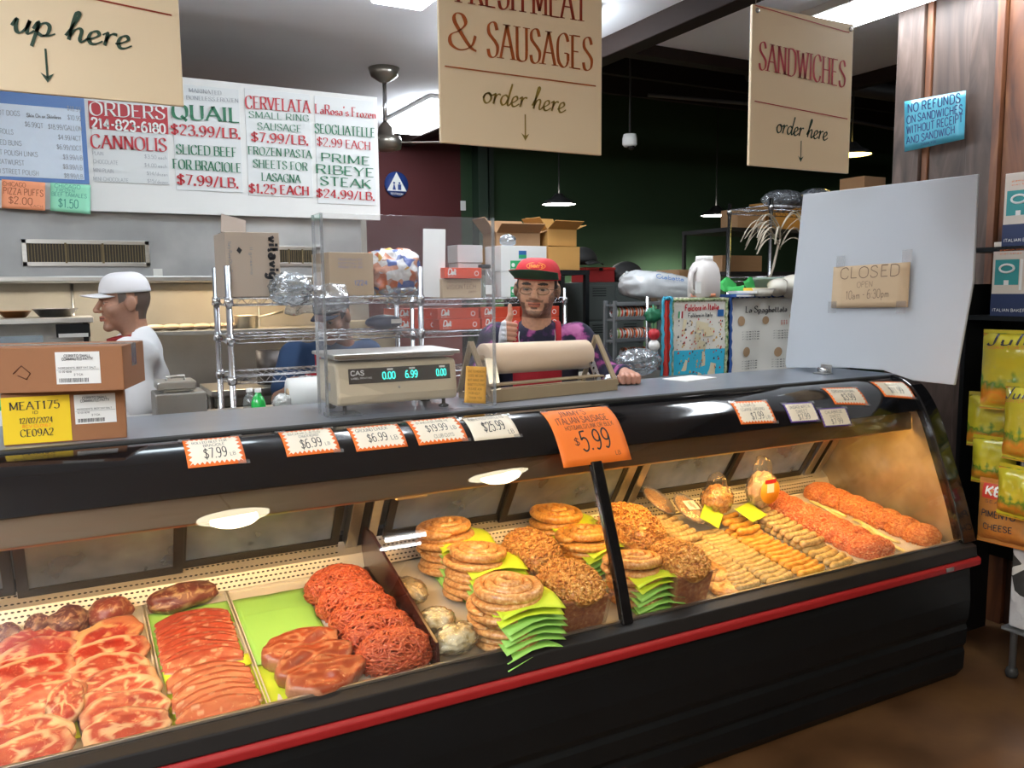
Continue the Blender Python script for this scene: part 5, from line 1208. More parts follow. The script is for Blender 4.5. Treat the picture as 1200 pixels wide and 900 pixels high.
# ------------------------------------------------------------------ kitchen behind the counter
HOODST = specks('smoky stainless hood', [(.2, (.20, .20, .20)), (.5, (.34, .345, .345)), (.8, (.60, .60, .59))], 1.6, .42, .0, rnd=False); HOODST.node_tree.nodes['Principled BSDF'].inputs['Metallic'].default_value = .45
SPLASH = specks('splash wall stainless', [(.2, (.30, .28, .24)), (.5, (.48, .45, .39)), (.8, (.66, .63, .56))], 1.2, .33, .0, rnd=False); SPLASH.node_tree.nodes['Principled BSDF'].inputs['Metallic'].default_value = .3
HY = 4.74; HX0, HX1 = -2.2, 1.56
t = thing('exhaust_hood', 'long stainless kitchen exhaust hood under the menu board', 'hood', (0, HY, 1.655))
mb = MB().prism([(0, .0), (0, .37), (.85, .37), (.85, .0), (.80, 0), (.80, .33), (.05, .33), (.05, .0)], (HX0, 0, 0), (0, 1, 0), (0, 0, 1), HX1 - HX0)
mb.box((HX1, .42, .185), (.02, .84, .37)); ob('hood_shell', mb, HOODST, t, bevel=.006)
ob('hood_corner', MB().lathe([(.06, .0), (.06, .37)], (HX1 - .045, .06, 0), 20), HOODST, t)
ob('hood_lip', MB().box(((HX0 + HX1) / 2, -.008, .012), (HX1 - HX0, .03, .028)), STEEL, t, bevel=.004)
def vent(x0, x1, z0, z1, par, n, lab_):
    w, h = x1 - x0, z1 - z0; g = ob('vent_grille', MB().box(((x0 + x1) / 2, -.004, z1 - .010), (w, .01, .02)).box(((x0 + x1) / 2, -.004, z0 + .010), (w, .01, .02)).box((x0 + .010, -.004, (z0 + z1) / 2), (.02, .01, h)).box((x1 - .01, -.004, (z0 + z1) / 2), (.02, .01, h)), STEEL, par, bevel=.001, label=lab_)
    ob('vent_backing', MB().box(((x0 + x1) / 2, -.0015, (z0 + z1) / 2), (w - .03, .003, h - .03)), mat('dark vent plate', (.03, .022, .012), .6) if not bpy.data.materials.get('dark vent plate') else bpy.data.materials['dark vent plate'], g)  # flat dark plate behind the slats, no real recess
    mb = MB(); k = int(w / .014)
    for i in range(k): mb.box((x0 + .02 + (w - .04) * (i + .5) / k, -.005, (z0 + z1) / 2), (.0035, .006, h - .04))
    for q in (.33, .62): mb.box((x0 + w * q, -.008, (z0 + z1) / 2), (.010, .006, h - .03))
    ob('vent_slats', mb, mat('dull brass slats', (.16, .12, .06), .5, .4) if not bpy.data.materials.get('dull brass slats') else bpy.data.materials['dull brass slats'], g)
vent(-.14, .43, .075, .205, t, 40, 'louvred vent at the left'); vent(1.06, 1.32, .08, .19, t, 20, 'louvred vent at the right')
ob('hood_plate', MB().box((.465, -.003, .045), (.045, .004, .038)), mat('white plate', (.7, .7, .65), .5), t)
emat('hood lamp', (1, .90, .74), 26)
for x_, m_ in ((-1.2, bpy.data.materials['hood lamp']), (.15, bpy.data.materials['hood lamp']), (1.05, emat('hood lamp warm', (1, .72, .40), 26))): ob('hood_lamp', MB().box((x_, .40, .30), (.55, .14, .04)), m_, t, bevel=.01)
struct('wall_splash', MB().box((-.2, 5.66, 1.2), (4.2, .08, 2.4)), SPLASH)
struct('trim_splash', MB().tube([(.075, 5.615, .9), (.075, 5.615, 1.66)], .008), STEEL)
struct('trim_splash', MB().tube([(1.15, 5.615, .9), (1.15, 5.615, 1.66)], .004), STEELD)
def pan(name, label, x, y, z, r, h, m=None, handle=None, flare=1.15, cat='pan', w=.003):
    t = thing(name, label, cat, (x, y, z)); m = m or CHROME
    ob('pan_body', MB().lathe([(.0001, 0), (r, 0), (r * flare, h), (r * flare + .004, h), (r * flare - w, h - .001), (r - w, .004), (.0001, .004)], n=32), m, t)
    if handle: ob('handle', MB().tube([(r, 0, h * .8), (r + handle * .5, 0, h), (r + handle, 0, h + .02)], [.006, .007, .009], 8), m, t).rotation_euler = (0, 0, R(10))
    return t
# left stainless line
t = thing('prep_cabinet', 'stainless prep cabinet with an overshelf at the far left of the kitchen', 'cabinet', (-.8, 5.2, 0))
ob('overshelf', MB().box((0, 0, 1.455), (1.92, .38, .03)), STEEL, t, bevel=.003); ob('shelf_back', MB().box((0, .17, 1.2), (1.9, .02, .5)), STEELD, t); ob('cabinet_body', MB().box((0, .0, .55), (1.9, .6, 1.1)), STEELD, t, bevel=.005)
for x in (-.9, -.05, .35, .92): ob('upright', MB().box((x, -.14, 1.27), (.025, .03, .36)), BLACKM, t)
ob('control_box', MB().box((.86, -.16, 1.40), (.16, .06, .07)), BLACKM, t, bevel=.003); ob('control_plate', MB().box((.86, -.192, 1.375), (.14, .004, .02)), WHITE, t)
for x in (.05, .55): ob('sneeze_panel', MB().box((x, -.18, 1.30), (.34, .005, .22)), clear('kitchen glass', (.8, .88, .95), .15, .05, haze=.25, hazecol=(.5, .6, .7)), t).rotation_euler = (.1, 0, 0)
q = P(75, 371, y=5.2); pan('roasting_pan', 'steel roasting pan on the shelf at the left of the kitchen', q.x - .04, 5.15, 1.471, .075, .045, CHROME, flare=1.5)
q = P(18, 371, y=5.2); pan('mixing_bowl', 'copper coloured bowl on the shelf at the far left', q.x, 5.15, 1.471, .05, .035, mat('copper', (.55, .28, .12), .3, .9), flare=1.6, cat='bowl')
# grill station
t = thing('grill_station', 'stainless grill station with a high shelf of wrapped food', 'grill', (.75, 5.2, 0))
ob('high_shelf', MB().box((.12, -.12, 1.372), (1.15, .30, .022)), STEELD, t, bevel=.002); ob('backplate', MB().box((.15, .16, 1.15), (1.2, .02, .46)), STEELD, t)
ob('grill_body', MB().box((.15, -.05, .45), (1.25, .6, .90)), STEELD, t, bevel=.01); ob('grill_top', MB().box((.15, -.05, .93), (1.25, .58, .05)), BLACKR, t, bevel=.005); ob('front_rail', MB().box((.15, -.40, 1.03), (1.25, .10, .03)), STEEL, t, bevel=.008)
for i in range(6):
    mb = MB().ell((0, 0, .018), (.055, .05, .018), 16, 8, lambda d: 1 + .15 * nz(d.x * 4 + i, d.y * 4)); ob('foil_packet', mb, mat('pale bread crust', (.75, .55, .35), .6) if i == 0 else bpy.data.materials['pale bread crust'], label='pale food packet on the high grill shelf, %s from the left' % ORD[i], cat='food', group='food packets on the high grill shelf', loc=(.47 + i * .082, 5.07, 1.383))
q = P(293, 386, y=4.95); pan('sauce_pan', 'aluminium sauce pan with a long handle on the high grill shelf', q.x, 5.05, 1.383, .065, .075, mat('aluminium', (.62, .60, .55), .35, .9), .16, 1.03)
q = P(300, 433, y=4.85); pan('sauce_pan', 'low pan standing on the grill, seen under the rack shelf', q.x, 4.85, 1.046, .08, .06, CHROME, None, 1.1)
t = thing('stock_pot', 'tall dark stock pot behind the rack in the middle of the kitchen', 'pot', (.0, 0, 0)); q = P(318, 436, y=4.6); t.location = (q.x, 4.6, 1.10); ob('pot_body', MB().lathe([(.0001, 0), (.075, 0), (.077, .18), (.07, .18), (.07, .01)], n=28), mat('dark pot', (.06, .05, .045), .4, .6), t); ob('pot_handle', MB().tube([(.077, 0, .12), (.10, 0, .12), (.10, 0, .15), (.077, 0, .15)], .005), BLACKM, t)
t = thing('work_table', 'stainless work table in the middle of the kitchen', 'table', (1.1, 4.6, 0)); ob('table_top', MB().box((0, 0, 1.085), (.9, .4, .03)), STEEL, t, bevel=.003)
for x in (-.4, .4):
    for y in (-.16, .16): ob('leg', MB().tube([(x, y, 0), (x, y, 1.07)], .018), STEELD, t)
# back counter table right behind the case
t = thing('back_counter', 'stainless back counter just behind the case', 'counter', (.30, 3.22, 0)); ob('counter_top', MB().box((0, 0, 1.12), (2.2, .50, .03)), STEEL, t, bevel=.003); ob('counter_body', MB().box((0, .0, .55), (2.16, .46, 1.1)), STEELD, t)
BZ = 1.1355
q = P(212, 478, y=3.15)
t = thing('food_warmer', 'small stainless food warmer beside the man in the white shirt', 'warmer', (.36, 3.2, BZ)); ob('warmer_body', MB().box((0, 0, .055), (.17, .16, .11)), STEELD, t, bevel=.006); ob('warmer_lid', MB().box((-.01, 0, .135), (.13, .13, .03)).box((-.01, 0, .118), (.09, .09, .02)), STEEL, t, bevel=.006); ob('lid_handle', MB().tube([(-.04, -.02, .15), (-.04, -.02, .165), (.02, -.02, .165), (.02, -.02, .15)], .004), STEEL, t)
ob('paper_sheet', MB().box((0, 0, .003), (.20, .16, .006)), PAPER, loc=(.555, 3.12, BZ), label='white paper tray liner beside the small warmer', cat='paper')
def bottle(label, x, y, z, m, capm, s=1, name='bottle'):
    t = thing(name, label, 'bottle', (x, y, z)); t.scale = (s, s, s)
    ob('bottle_body', MB().lathe([(.0001, 0), (.026, .0), (.028, .006), (.028, .055), (.022, .075), (.011, .09), (.011, .10)], n=20), m, t); ob('bottle_cap', MB().lathe([(.013, .097), (.013, .112), (.0001, .113)], n=16), capm, t); return t
q = P(303, 478, y=3.15); bottle('small green bottle with a white cap on the back counter', q.x, 3.15, BZ, mat('green bottle', (.02, .45, .08), .2, coat=.5), PAPER, .95)
CLB = clear('clear bottle plastic', (.9, .93, .95), .10, .05, haze=.15)
q = P(293, 475, y=3.22); bottle('small clear bottle left of the green bottle', q.x, 3.22, BZ, CLB, PAPER, .9); q = P(325, 470, y=3.2)
bag('plastic_bag', 'white crumpled bag of bread beside the green bottle', 'bag', .745, 3.26, BZ + .035, (.045, .04, .035), 1, PAPER, 44)
t = thing('paper_towel_roll', 'large roll of white paper towels lying on the back counter', 'paper roll', (.89, 3.28, BZ)); ob('roll', MB().tube([(-.12, 0, .062), (.14, 0, .062)], .062, 28), PAPER, t); ob('roll_core', MB().tube([(-.125, 0, .062), (-.119, 0, .062)], .022, 14), CARDL, t); ob('holder', MB().box((.0, 0, .006), (.30, .10, .012)), STEEL, t)
# wire racks
def wire_rack(name, label, x0, x1, y0, y1, zs, ztop, dens=.032):
    t = thing(name, label, 'shelf rack', ((x0 + x1) / 2, (y0 + y1) / 2, 0)); cx_, cy_ = (x0 + x1) / 2, (y0 + y1) / 2; hx, hy = (x1 - x0) / 2, (y1 - y0) / 2
    for sx_ in (-1, 1):
        for sy_ in (-1, 1):
            mb = MB().tube([(sx_ * hx, sy_ * hy, .0), (sx_ * hx, sy_ * hy, ztop)], .0125, 12); ob('post', mb, CHROME, t)
    for z in zs:
        mb = MB()
        for s in (-1, 1):
            for zz in (0, -.028): mb.tube([(-hx, s * hy, z + zz), (hx, s * hy, z + zz)], .003, 5); mb.tube([(s * hx, -hy, z + zz), (s * hx, hy, z + zz)], .003, 5)
            n = int(2 * hx / .05); pts = [(-hx + 2 * hx * i / (2 * n), s * hy, z - (.028 if i % 2 else 0)) for i in range(2 * n + 1)]; mb.tube(pts, .002, 4)
        n = int(2 * hx / dens)
        for i in range(n + 1): mb.tube([(-hx + 2 * hx * i / n, -hy, z + .003), (-hx + 2 * hx * i / n, hy, z + .003)], .0016, 4)
        for y in (-.33, .33): mb.tube([(-hx, y * hy * 2, z), (hx, y * hy * 2, z)], .003, 5)
        for sx_ in (-1, 1):
            for sy_ in (-1, 1): mb.lathe([(.0125, -.03), (.019, -.03), (.017, .006), (.0125, .006)], (sx_ * hx, sy_ * hy, z), 12)
        ob('wire_shelf', mb, CHROME, t)
    return t
z1 = P(270, 350, y=3.52).z; z2 = P(275, 394, y=3.52).z; z3 = P(280, 441, y=3.52).z
wire_rack('wire_rack', 'chrome wire rack behind the scale, holding the plastic bags and cartons', .60, 1.425, 3.50, 3.80, (z1, z2, z3), 1.70)
z1b = P(580, 350, y=4.22).z; z2b = P(560, 387, y=4.22).z
wire_rack('wire_rack', 'second chrome wire rack with the red boxes, farther back', 1.66, 2.62, 4.20, 4.55, (z1b, z2b, 1.15), 1.60)
zt = z1 + .006
KRAFT = mat('pale kraft carton', (.50, .41, .33), .8)
t = carton('cardboard_box', 'tall pale carton with black lettering on its side at the left end of the rack', (.705, 3.64, zt), .215, .26, .26, 0, KRAFT); mb = MB()
letters(mb, 'vitavigor', (.064, -.131, .245), (.064, -.131, .015), (1, 0, 0), .045, thick=.26); ob('lettering', mb, INK, t)
mb = MB(); letters(mb, 'Italy Pure Olive Grissini', (-.095, -.131, .22), (-.095, -.131, .06), (1, 0, 0), .012); letters(mb, 'Il grissino', (-.012, -.131, .20), (-.012, -.131, .09), (1, 0, 0), .012); ob('small_lettering', mb, INKG, t)
mb = MB().add([(-.055, -.1315, .20), (-.042, -.1315, .188), (-.052, -.1315, .172), (-.064, -.1315, .186)], [(0, 3, 2, 1)]); ob('leaf_mark', mb, INK, t)
o = ob('flap', MB().box((0, .04, 0), (.10, .12, .004)), mat('brown flap', (.25, .19, .15), .8), t, loc=(-.06, -.06, .262)); o.rotation_euler = (.75, .25, 0)
t = carton('cardboard_box', 'plain carton with faint blue stamp behind the acrylic guard', (1.12, 3.66, zt), .20, .24, .185, R(2), CARDL, flaps=False)
mb = MB(); 
for k, s in enumerate(('FRESH POULTRY', 'KEEP CHILLED', 'PRODUCT OF USA')): letters(mb, s, (-.06, -.121, .15 - k * .016), (.05, -.121, .15 - k * .016), (0, 0, 1), .009)
letters(mb, '1224', (.01, -.121, .045), (.07, -.121, .045), (0, 0, 1), .02, thick=.2); ob('stamp', mb, mat('faint blue stamp', (.22, .24, .40), .8), t)
POLY = clear('clear poly bag', (.93, .95, .97), .10, .10, haze=.16, hazecol=(.8, .85, .9), bump=.8, bscale=22, top=.8, pw=1.6)
mb = MB().ell((0, 0, 0), (.10, .07, .075), 44, 28, lambda d: 1 - .5 * abs(nz(d.x * 2.5 + 3, d.y * 2.5, d.z * 2.5)))
t = thing('plastic_bag', 'crumpled empty clear bag hanging over the front of the rack', 'bag', (.84, 3.46, zt + .03)); ob('bag_loop', mb, POLY, t, solid=.0006)
mb = MB().grid(lambda u, v: ((u - .5) * .26 + .10 + .02 * nz(v * 4, 2), .0 - .03 * math.sin(v * 3) + .025 * nz(u * 5, v * 5, 1), .02 - v * .12 + .02 * nz(u * 3, v * 2, 8)), 26, 16); ob('bag_drape', mb, POLY, t, solid=.0008)
def patchmat(name, cols, scale=9):
    m, t, b = pbsdf(name); tc = t.nodes.new('ShaderNodeTexCoord'); v = t.nodes.new('ShaderNodeTexVoronoi'); v.inputs['Scale'].default_value = scale; t.links.new(tc.outputs['Object'], v.inputs['Vector'])
    s = t.nodes.new('ShaderNodeSeparateColor'); t.links.new(v.outputs['Color'], s.inputs[0]); r = ramp(t, [(i / len(cols), c) for i, c in enumerate(cols)]); r.color_ramp.interpolation = 'CONSTANT'
    t.links.new(s.outputs[0], r.inputs[0]); t.links.new(r.outputs[0], b.inputs['Base Color']); b.inputs['Roughness'].default_value = .25; b.inputs['Coat Weight'].default_value = .5
    n = t.nodes.new('ShaderNodeTexNoise'); n.inputs['Scale'].default_value = 20; t.links.new(tc.outputs['Object'], n.inputs[0]); bp = t.nodes.new('ShaderNodeBump'); bp.inputs['Strength'].default_value = .7; bp.inputs['Distance'].default_value = .02; t.links.new(n.outputs[0], bp.inputs['Height']); t.links.new(bp.outputs[0], b.inputs['Normal'])
    return m
BAGP = patchmat('printed bag orange white blue', [(.85, .85, .88), (.72, .14, .02), (.80, .42, .06), (.88, .88, .9), (.05, .10, .35), (.66, .30, .20)], 24)
mb = MB().ell((0, 0, 0), (.13, .09, .115), 44, 28, lambda d: (1 / max(abs(d.x), abs(d.z), .6)) ** .5 * (1 - .45 * abs(nz(d.x * 2.5 + 7, d.y * 2.5, d.z * 2.5))))
t = thing('bread_bag', 'printed orange, white and blue bread bags heaped on the rack', 'bag', (1.345, 3.62, zt + .10)); ob('bag_film', mb, BAGP, t)
mb = MB().ell((0, 0, 0), (.105, .05, .03), 30, 16, lambda d: 1 - .3 * abs(nz(d.x * 3, d.y * 3, d.z * 3))); ob('bag_end', mb, POLY, t, loc=(.01, -.06, -.085), solid=.001)
o = ob('white_panel', MB().box((0, 0, .17), (.11, .006, .33)), PAPER, loc=(1.60, 3.62, zt), rz=R(-14), label='narrow white card standing upright behind the bread bags', cat='card'); o.rotation_euler = (.0, .03, R(-20)); o.location = (P(507, 330, y=4.28).x, 4.27, z1b + .007); o.scale = (1.1, 1, 1.12)
ob('shelf_carton', MB().box((0, 0, .10), (.26, .2, .2)), CARDL, loc=(1.60, 4.37, z1b + .006), label='plain carton behind the bread bags on the second rack', cat='box', bevel=.002)
ob('kraft_carton', MB().box((0, 0, .13), (.28, .16, .26)), mat('beige carton', (.55, .44, .27), .8), loc=(1.51, 4.52, .0 + 1.17), label='beige carton seen through the acrylic guard under the shelf', cat='box', bevel=.003)
t = thing('dark_bag', 'dark blue bag with white lettering on the second shelf', 'bag', (1.30, 3.64, z2 + .035)); ob('bag_body', MB().ell((0, 0, 0), (.09, .06, .035), 26, 14, lambda d: 1 - .2 * abs(nz(d.x * 3, d.y * 3, d.z * 3))), mat('dark blue film', (.03, .05, .12), .35, coat=.4), t); ob('bag_print', MB().box((.04, -.056, .005), (.05, .002, .02)), PAPER, t)
pan('plastic_tub', 'white round tub under the second shelf, seen through the acrylic', 1.16, 3.64, z3 + .006, .04, .06, PAPER, flare=1.1, cat='tub')
# things on the second rack
REDB = mat('red orange box', (.70, .075, .03), .5); zb = z1b + .006
zr = z2b + .006; gR = 'red deli boxes in two rows'
def redbox(x, y, z, w, lab_, g=gR):
    t = thing('deli_box', lab_, 'box', (x, y, z), 0, g); ob('box_body', MB().box((0, 0, .030), (w, .2, .058)), REDB, t, bevel=.002); mb = MB(); letters(mb, 'Deli', (-w * .42, -.101, .022), (-w * .42 + .05, -.101, .022), (0, 0, 1), .030, script=True, slant=.2, thick=.2)
    letters(mb, 'SUPPLY', (-w * .42, -.101, .008), (-w * .42 + .05, -.101, .008), (0, 0, 1), .006); mb.lathe([(.010, 0), (.014, 0)], (w * .36, -.101, .028), 16, Matrix.Rotation(R(90), 3, 'X')); ob('box_print', mb, PAPER, t); return t
b0 = redbox(1.955, 4.33, zr, .25, 'red box, lower one behind the acrylic under the shelf')
dup(b0, (1.945, 4.33, zr + .060), None, 'red box, upper one behind the acrylic under the shelf', gR); dup(b0, (2.215, 4.33, zr), None, 'red box, lower one of the middle pair', gR); dup(b0, (2.21, 4.33, zr + .060), None, 'red box, upper one of the middle pair', gR)
dup(b0, (2.475, 4.33, zr), None, 'red box, lower one behind the worker', gR); dup(b0, (2.475, 4.33, zr + .060), None, 'red box, upper one behind the worker', gR); dup(b0, (1.74, 4.42, zr), None, 'dark shaded red box behind the rack post, lower', gR); dup(b0, (1.74, 4.42, zr + .06), None, 'dark shaded red box behind the rack post, upper', gR)
t = carton('cardboard_box', 'small kraft carton with dark lettering standing on the second rack', (1.965, 4.30, zb), .235, .16, .105, 0, CARDL, tape=False); mb = MB(); letters(mb, 'VISIONTECH', (-.095, -.081, .048), (.085, -.081, .052), (0, 0, 1), .024, thick=.1); letters(mb, 'PROTECTIVE WEAR', (-.09, -.081, .082), (.06, -.081, .082), (0, 0, 1), .008); letters(mb, 'EASY', (.04, -.081, .028), (.085, -.081, .028), (0, 0, 1), .012); ob('lettering', mb, mat('brown print', (.14, .06, .04), .8), t)
o = redbox(1.965, 4.30, zb + .107, .225, 'single red box lying on top of the small kraft carton'); 
t = thing('plastic_jar', 'clear plastic jar with a dark lid beside the kraft carton', 'jar', (2.135, 4.28, zb)); ob('jar_body', MB().lathe([(.0001, 0), (.05, 0), (.052, .01), (.052, .12), (.03, .16), (.03, .17)], n=28), CLB, t); ob('jar_lid', MB().lathe([(.036, .165), (.036, .185), (.0001, .187)], n=24), BLACKM, t); ob('jar_label', MB().box((0, -.053, .045), (.04, .002, .05)), PAPER, t)
t = carton('cardboard_box', 'grey white box behind the jar on the second rack', (2.10, 4.46, zb + .20), .16, .14, .10, 0, mat('grey carton', (.5, .5, .5), .7)); ob('box_below', MB().box((0, 0, -.10), (.15, .13, .195)), bpy.data.materials['grey carton'], t, bevel=.002)
GRB = mat('green box band', (.03, .38, .14), .5); BLB = mat('blue label', (.02, .12, .35), .5)
def wgbox(x, y, z, lab_):
    t = thing('supply_box', lab_, 'box', (x, y, z), 0, 'white supply boxes with green bands'); ob('box_body', MB().box((0, 0, .0725), (.30, .20, .145)), WHITE, t, bevel=.002); ob('green_band', MB().box((.03, -.1006, .032), (.24, .001, .058)), GRB, t); ob('blue_label', MB().box((-.01, -.1006, .095), (.05, .001, .045)), BLB, t); ob('green_label', MB().box((-.01, -.1008, .085), (.05, .001, .018)), GRB, t)
    mb = MB(); letters(mb, 'Qualite', (.05, -.1015, .040), (.14, -.1015, .040), (0, 0, 1), .018); letters(mb, 'SMALL', (-.085, -.1015, .012), (-.06, -.1015, .012), (0, 0, 1), .006); mb.add([(-.072 + .012 * math.cos(a), -.1015, .036 + .012 * math.sin(a)) for a in [k * PI / 4 for k in range(8)]], [tuple(range(8))]); ob('box_print', mb, PAPER, t); return t
w0 = wgbox(2.365, 4.33, zb, 'white supply box with green band, lower one behind the worker'); dup(w0, (2.365, 4.33, zb + .147), None, 'white supply box with green band, upper one behind the worker')
q = P(595, 285, y=4.33); bag('plastic_bag', 'small clear bag on top of the white supply boxes', 'bag', q.x, 4.33, zb + .294 + .03, (.05, .05, .04), 0, None, 61, film=POLY)
bx = thing('steel_shelf', 'dark steel shelf unit behind the worker carrying open cartons', 'shelf', (2.72, 4.85, 0)); ob('shelf_board', MB().box((0, 0, 1.70), (.75, .40, .03)).box((0, 0, 1.2), (.75, .40, .03)), BLACKM, bx)
for x in (-.36, .36):
    for y in (-.18, .18): ob('post', MB().box((x, y, .86), (.03, .03, 1.71)), BLACKM, bx)
carton('cardboard_box', 'open orange brown carton at the right end of the pile behind the worker', (2.91, 4.80, 1.716), .24, .26, .15, 0, CARDO); carton('cardboard_box', 'orange brown carton at the left end of the pile behind the worker', (2.60, 4.83, 1.716), .34, .26, .14, 0, CARDO)
carton('cardboard_box', 'open carton with raised flaps on top of the pile behind the worker', (2.90, 4.80, 1.87), .23, .22, .11, R(4), CARDO, flaps=True); carton('cardboard_box', 'flat open dark flapped carton on top of the left carton', (2.60, 4.82, 1.86), .30, .24, .09, R(-6), CARD, flaps=True)
# lockers, toolbox, caps
LOCK = mat('grey green locker', (.085, .10, .095), .5, .2)
t = thing('locker', 'grey green steel locker with rows of louvred doors', 'locker', (3.66, 5.35, 0)); ob('locker_body', MB().box((0, 0, .82), (.56, .36, 1.64)), LOCK, t, bevel=.004)
for i in range(6):
    for j, x in enumerate((-.14, .14)):
        z = .14 + i * .27; d = ob('locker_door', MB().box((x, -.184, z), (.255, .010, .255)), LOCK, t, bevel=.002); mb = MB()
        for k in range(4): mb.box((x, -.1905, z + .05 + k * .018), (.12, .002, .006))
        ob('door_louvres', mb, BLACKM, d); ob('door_handle', MB().box((x + .09, -.193, z - .02), (.012, .008, .04)), CHROME, d)
t = thing('tool_box', 'red box standing on the locker', 'box', (3.57, 5.32, 1.641)); ob('box_body', MB().box((0, 0, .045), (.26, .2, .09)), mat('deep red box', (.32, .02, .02), .45), t, bevel=.004); ob('box_lid', MB().box((0, 0, .10), (.27, .21, .02)), mat('deep red lid', (.38, .025, .02), .4), t, bevel=.004); ob('box_latch', MB().box((0, -.107, .095), (.03, .006, .02)), BLACKM, t)
def capobj(label, x, y, z, s, rz=0):
    t = thing('black_cap', label, 'cap', (x, y, z), rz); ob('cap_crown', MB().ell((0, 0, 0), (.11 * s, .10 * s, .10 * s), 24, 14, lambda d: 1 if d.z > 0 else max(.2, 1 + d.z * .9)), BLACKR, t); ob('cap_brim', MB().grid(lambda u, v: ((u - .5) * .17 * s, -.09 * s - v * .07 * s * (1 - (2 * u - 1) ** 2 * .6), .0 - .015 * (2 * u - 1) ** 2 - .02 * v), 12, 5), BLACKR, t, solid=.004); return t
capobj('black cap lying on the red box', 3.48, 5.32, 1.80, 1.05, .3); capobj('black cap hanging behind the white bag', 3.86, 5.3, 1.665, 1.35)
ob('dark_shelf', MB().box((3.16, 5.5, .85), (.36, .3, 1.7)), mat('dark shelf unit', (.02, .022, .022), .7), label='dark narrow shelf unit between the worker and the lockers', cat='shelf', bevel=.004)
# can rack
RX0, RX1, RY = 2.93, 3.26, 4.25
t = thing('can_rack', 'grey steel rack dispensing rows of cans', 'rack', ((RX0 + RX1) / 2, RY, 0)); GRM = mat('grey painted steel', (.22, .23, .24), .4, .5); hx = (RX1 - RX0) / 2
for sx_ in (-1, 1):
    for y in (-.12, -.02): ob('post', MB().box((sx_ * hx, y, .76), (.022, .018, 1.52)), GRM, t, bevel=.002)
zsh = [P(745, y_, y=RY - .12).z for y_ in (373, 398, 421, 441)]
for k, z in enumerate([1.50] + zsh): ob('rack_shelf', MB().box((0, -.07, z - .008), (2 * hx, .12, .012)).box((0, -.135, z + .002), (2 * hx, .006, .022)), GRM, t, bevel=.001)
def bandmat(name, cols, sc=1):
    m, t_, b = pbsdf(name); tc = t_.nodes.new('ShaderNodeTexCoord'); sp = t_.nodes.new('ShaderNodeSeparateXYZ'); t_.links.new(tc.outputs['Generated'], sp.inputs[0]); r = ramp(t_, cols); r.color_ramp.interpolation = 'CONSTANT'
    t_.links.new(sp.outputs['X'], r.inputs[0]); t_.links.new(r.outputs[0], b.inputs['Base Color']); b.inputs['Roughness'].default_value = .35; return m
OR_ = (.72, .12, .02); WH_ = (.75, .72, .65)
CANA = bandmat('orange and white can label', [(0, OR_), (.25, WH_), (.42, (.35, .08, .04)), (.55, WH_), (.7, OR_), (.9, WH_)]); CANB = bandmat('white and green can label', [(0, WH_), (.2, (.30, .40, .10)), (.45, WH_), (.6, (.7, .08, .04)), (.8, WH_)]); CANC = bandmat('orange can label', [(0, OR_), (.15, (.85, .3, .08)), (.5, OR_), (.7, (.85, .3, .08)), (.85, OR_)])
def can(m, label, g):
    t = thing('food_can', label, 'can', (0, 0, 0), 0, g); My = Matrix.Rotation(R(90), 3, 'Y'); r = .036
    ob('can_label', MB().lathe([(r - .001, .004), (r, .006), (r, .064), (r - .001, .066)], (0, 0, r), 24, My), m, t)
    ob('can_end', MB().lathe([(.0001, .004), (r - .006, .004), (r - .004, .001), (r, .001), (r, .005)], (0, 0, r), 24, My), CHROME, t); ob('can_end', MB().lathe([(r, .065), (r, .069), (r - .004, .069), (r - .006, .066), (.0001, .066)], (0, 0, r), 24, My), CHROME, t); return t
protoc = {}
for k, z in enumerate(zsh):
    for i in range(4):
        kind = 'C' if k == 3 else ('B' if i == 0 and k < 2 else 'A')
        if k >= 2 and i == 0: continue
        lb_ = '%s can on the %s shelf of the can rack, %s from the left' % ({'A': 'orange and white', 'B': 'white and green', 'C': 'orange'}[kind], ('top', 'second', 'third', 'bottom')[k], ORD[i - (1 if k >= 2 else 0)])
        loc = ((RX0 + .018) + i * .0715, RY - .07, z)
        if kind not in protoc: c = protoc[kind] = can({'A': CANA, 'B': CANB, 'C': CANC}[kind], lb_, 'cans on the can rack'); c.location = loc
        else: dup(protoc[kind], loc, None, lb_)
t = thing('bag_of_rolls', 'large white plastic package lying on top of the can rack', 'package', (3.38, 4.30, 1.60)); ob('package_film', MB().ell((0, 0, 0), (.27, .15, .095), 40, 24, lambda d: (1 / max(abs(d.x), abs(d.y) * .8, abs(d.z) * .9)) ** .45 * (1 - .18 * abs(nz(d.x * 3 + 4, d.y * 3, d.z * 3)))), mat('white shiny film', (.66, .68, .70), .25, coat=.6, bump=.5, bscale=14), t).rotation_euler = (0, .12, 0)
mb = MB(); letters(mb, 'Ciabatta', (-.14, -.165, .055), (.08, -.165, .035), (0, .3, 1), .028, script=True, slant=.2, thick=.16); ob('package_print', mb, mat('blue print', (.12, .25, .55), .5), t)
q = P(750, 425, y=3.7); bag('plastic_bag', 'crumpled clear bag behind the worker\'s forearm', 'bag', q.x - .12, 3.55, 1.21, (.14, .09, .075), 0, None, 71, film=POLY)
ob('side_table', MB().box((2.75, 3.75, 1.11), (.55, .5, .03)).box((2.75, 3.75, .55), (.50, .46, 1.08)), STEELD, label='low steel stand behind the worker holding a crumpled clear bag', cat='table', bevel=.004)
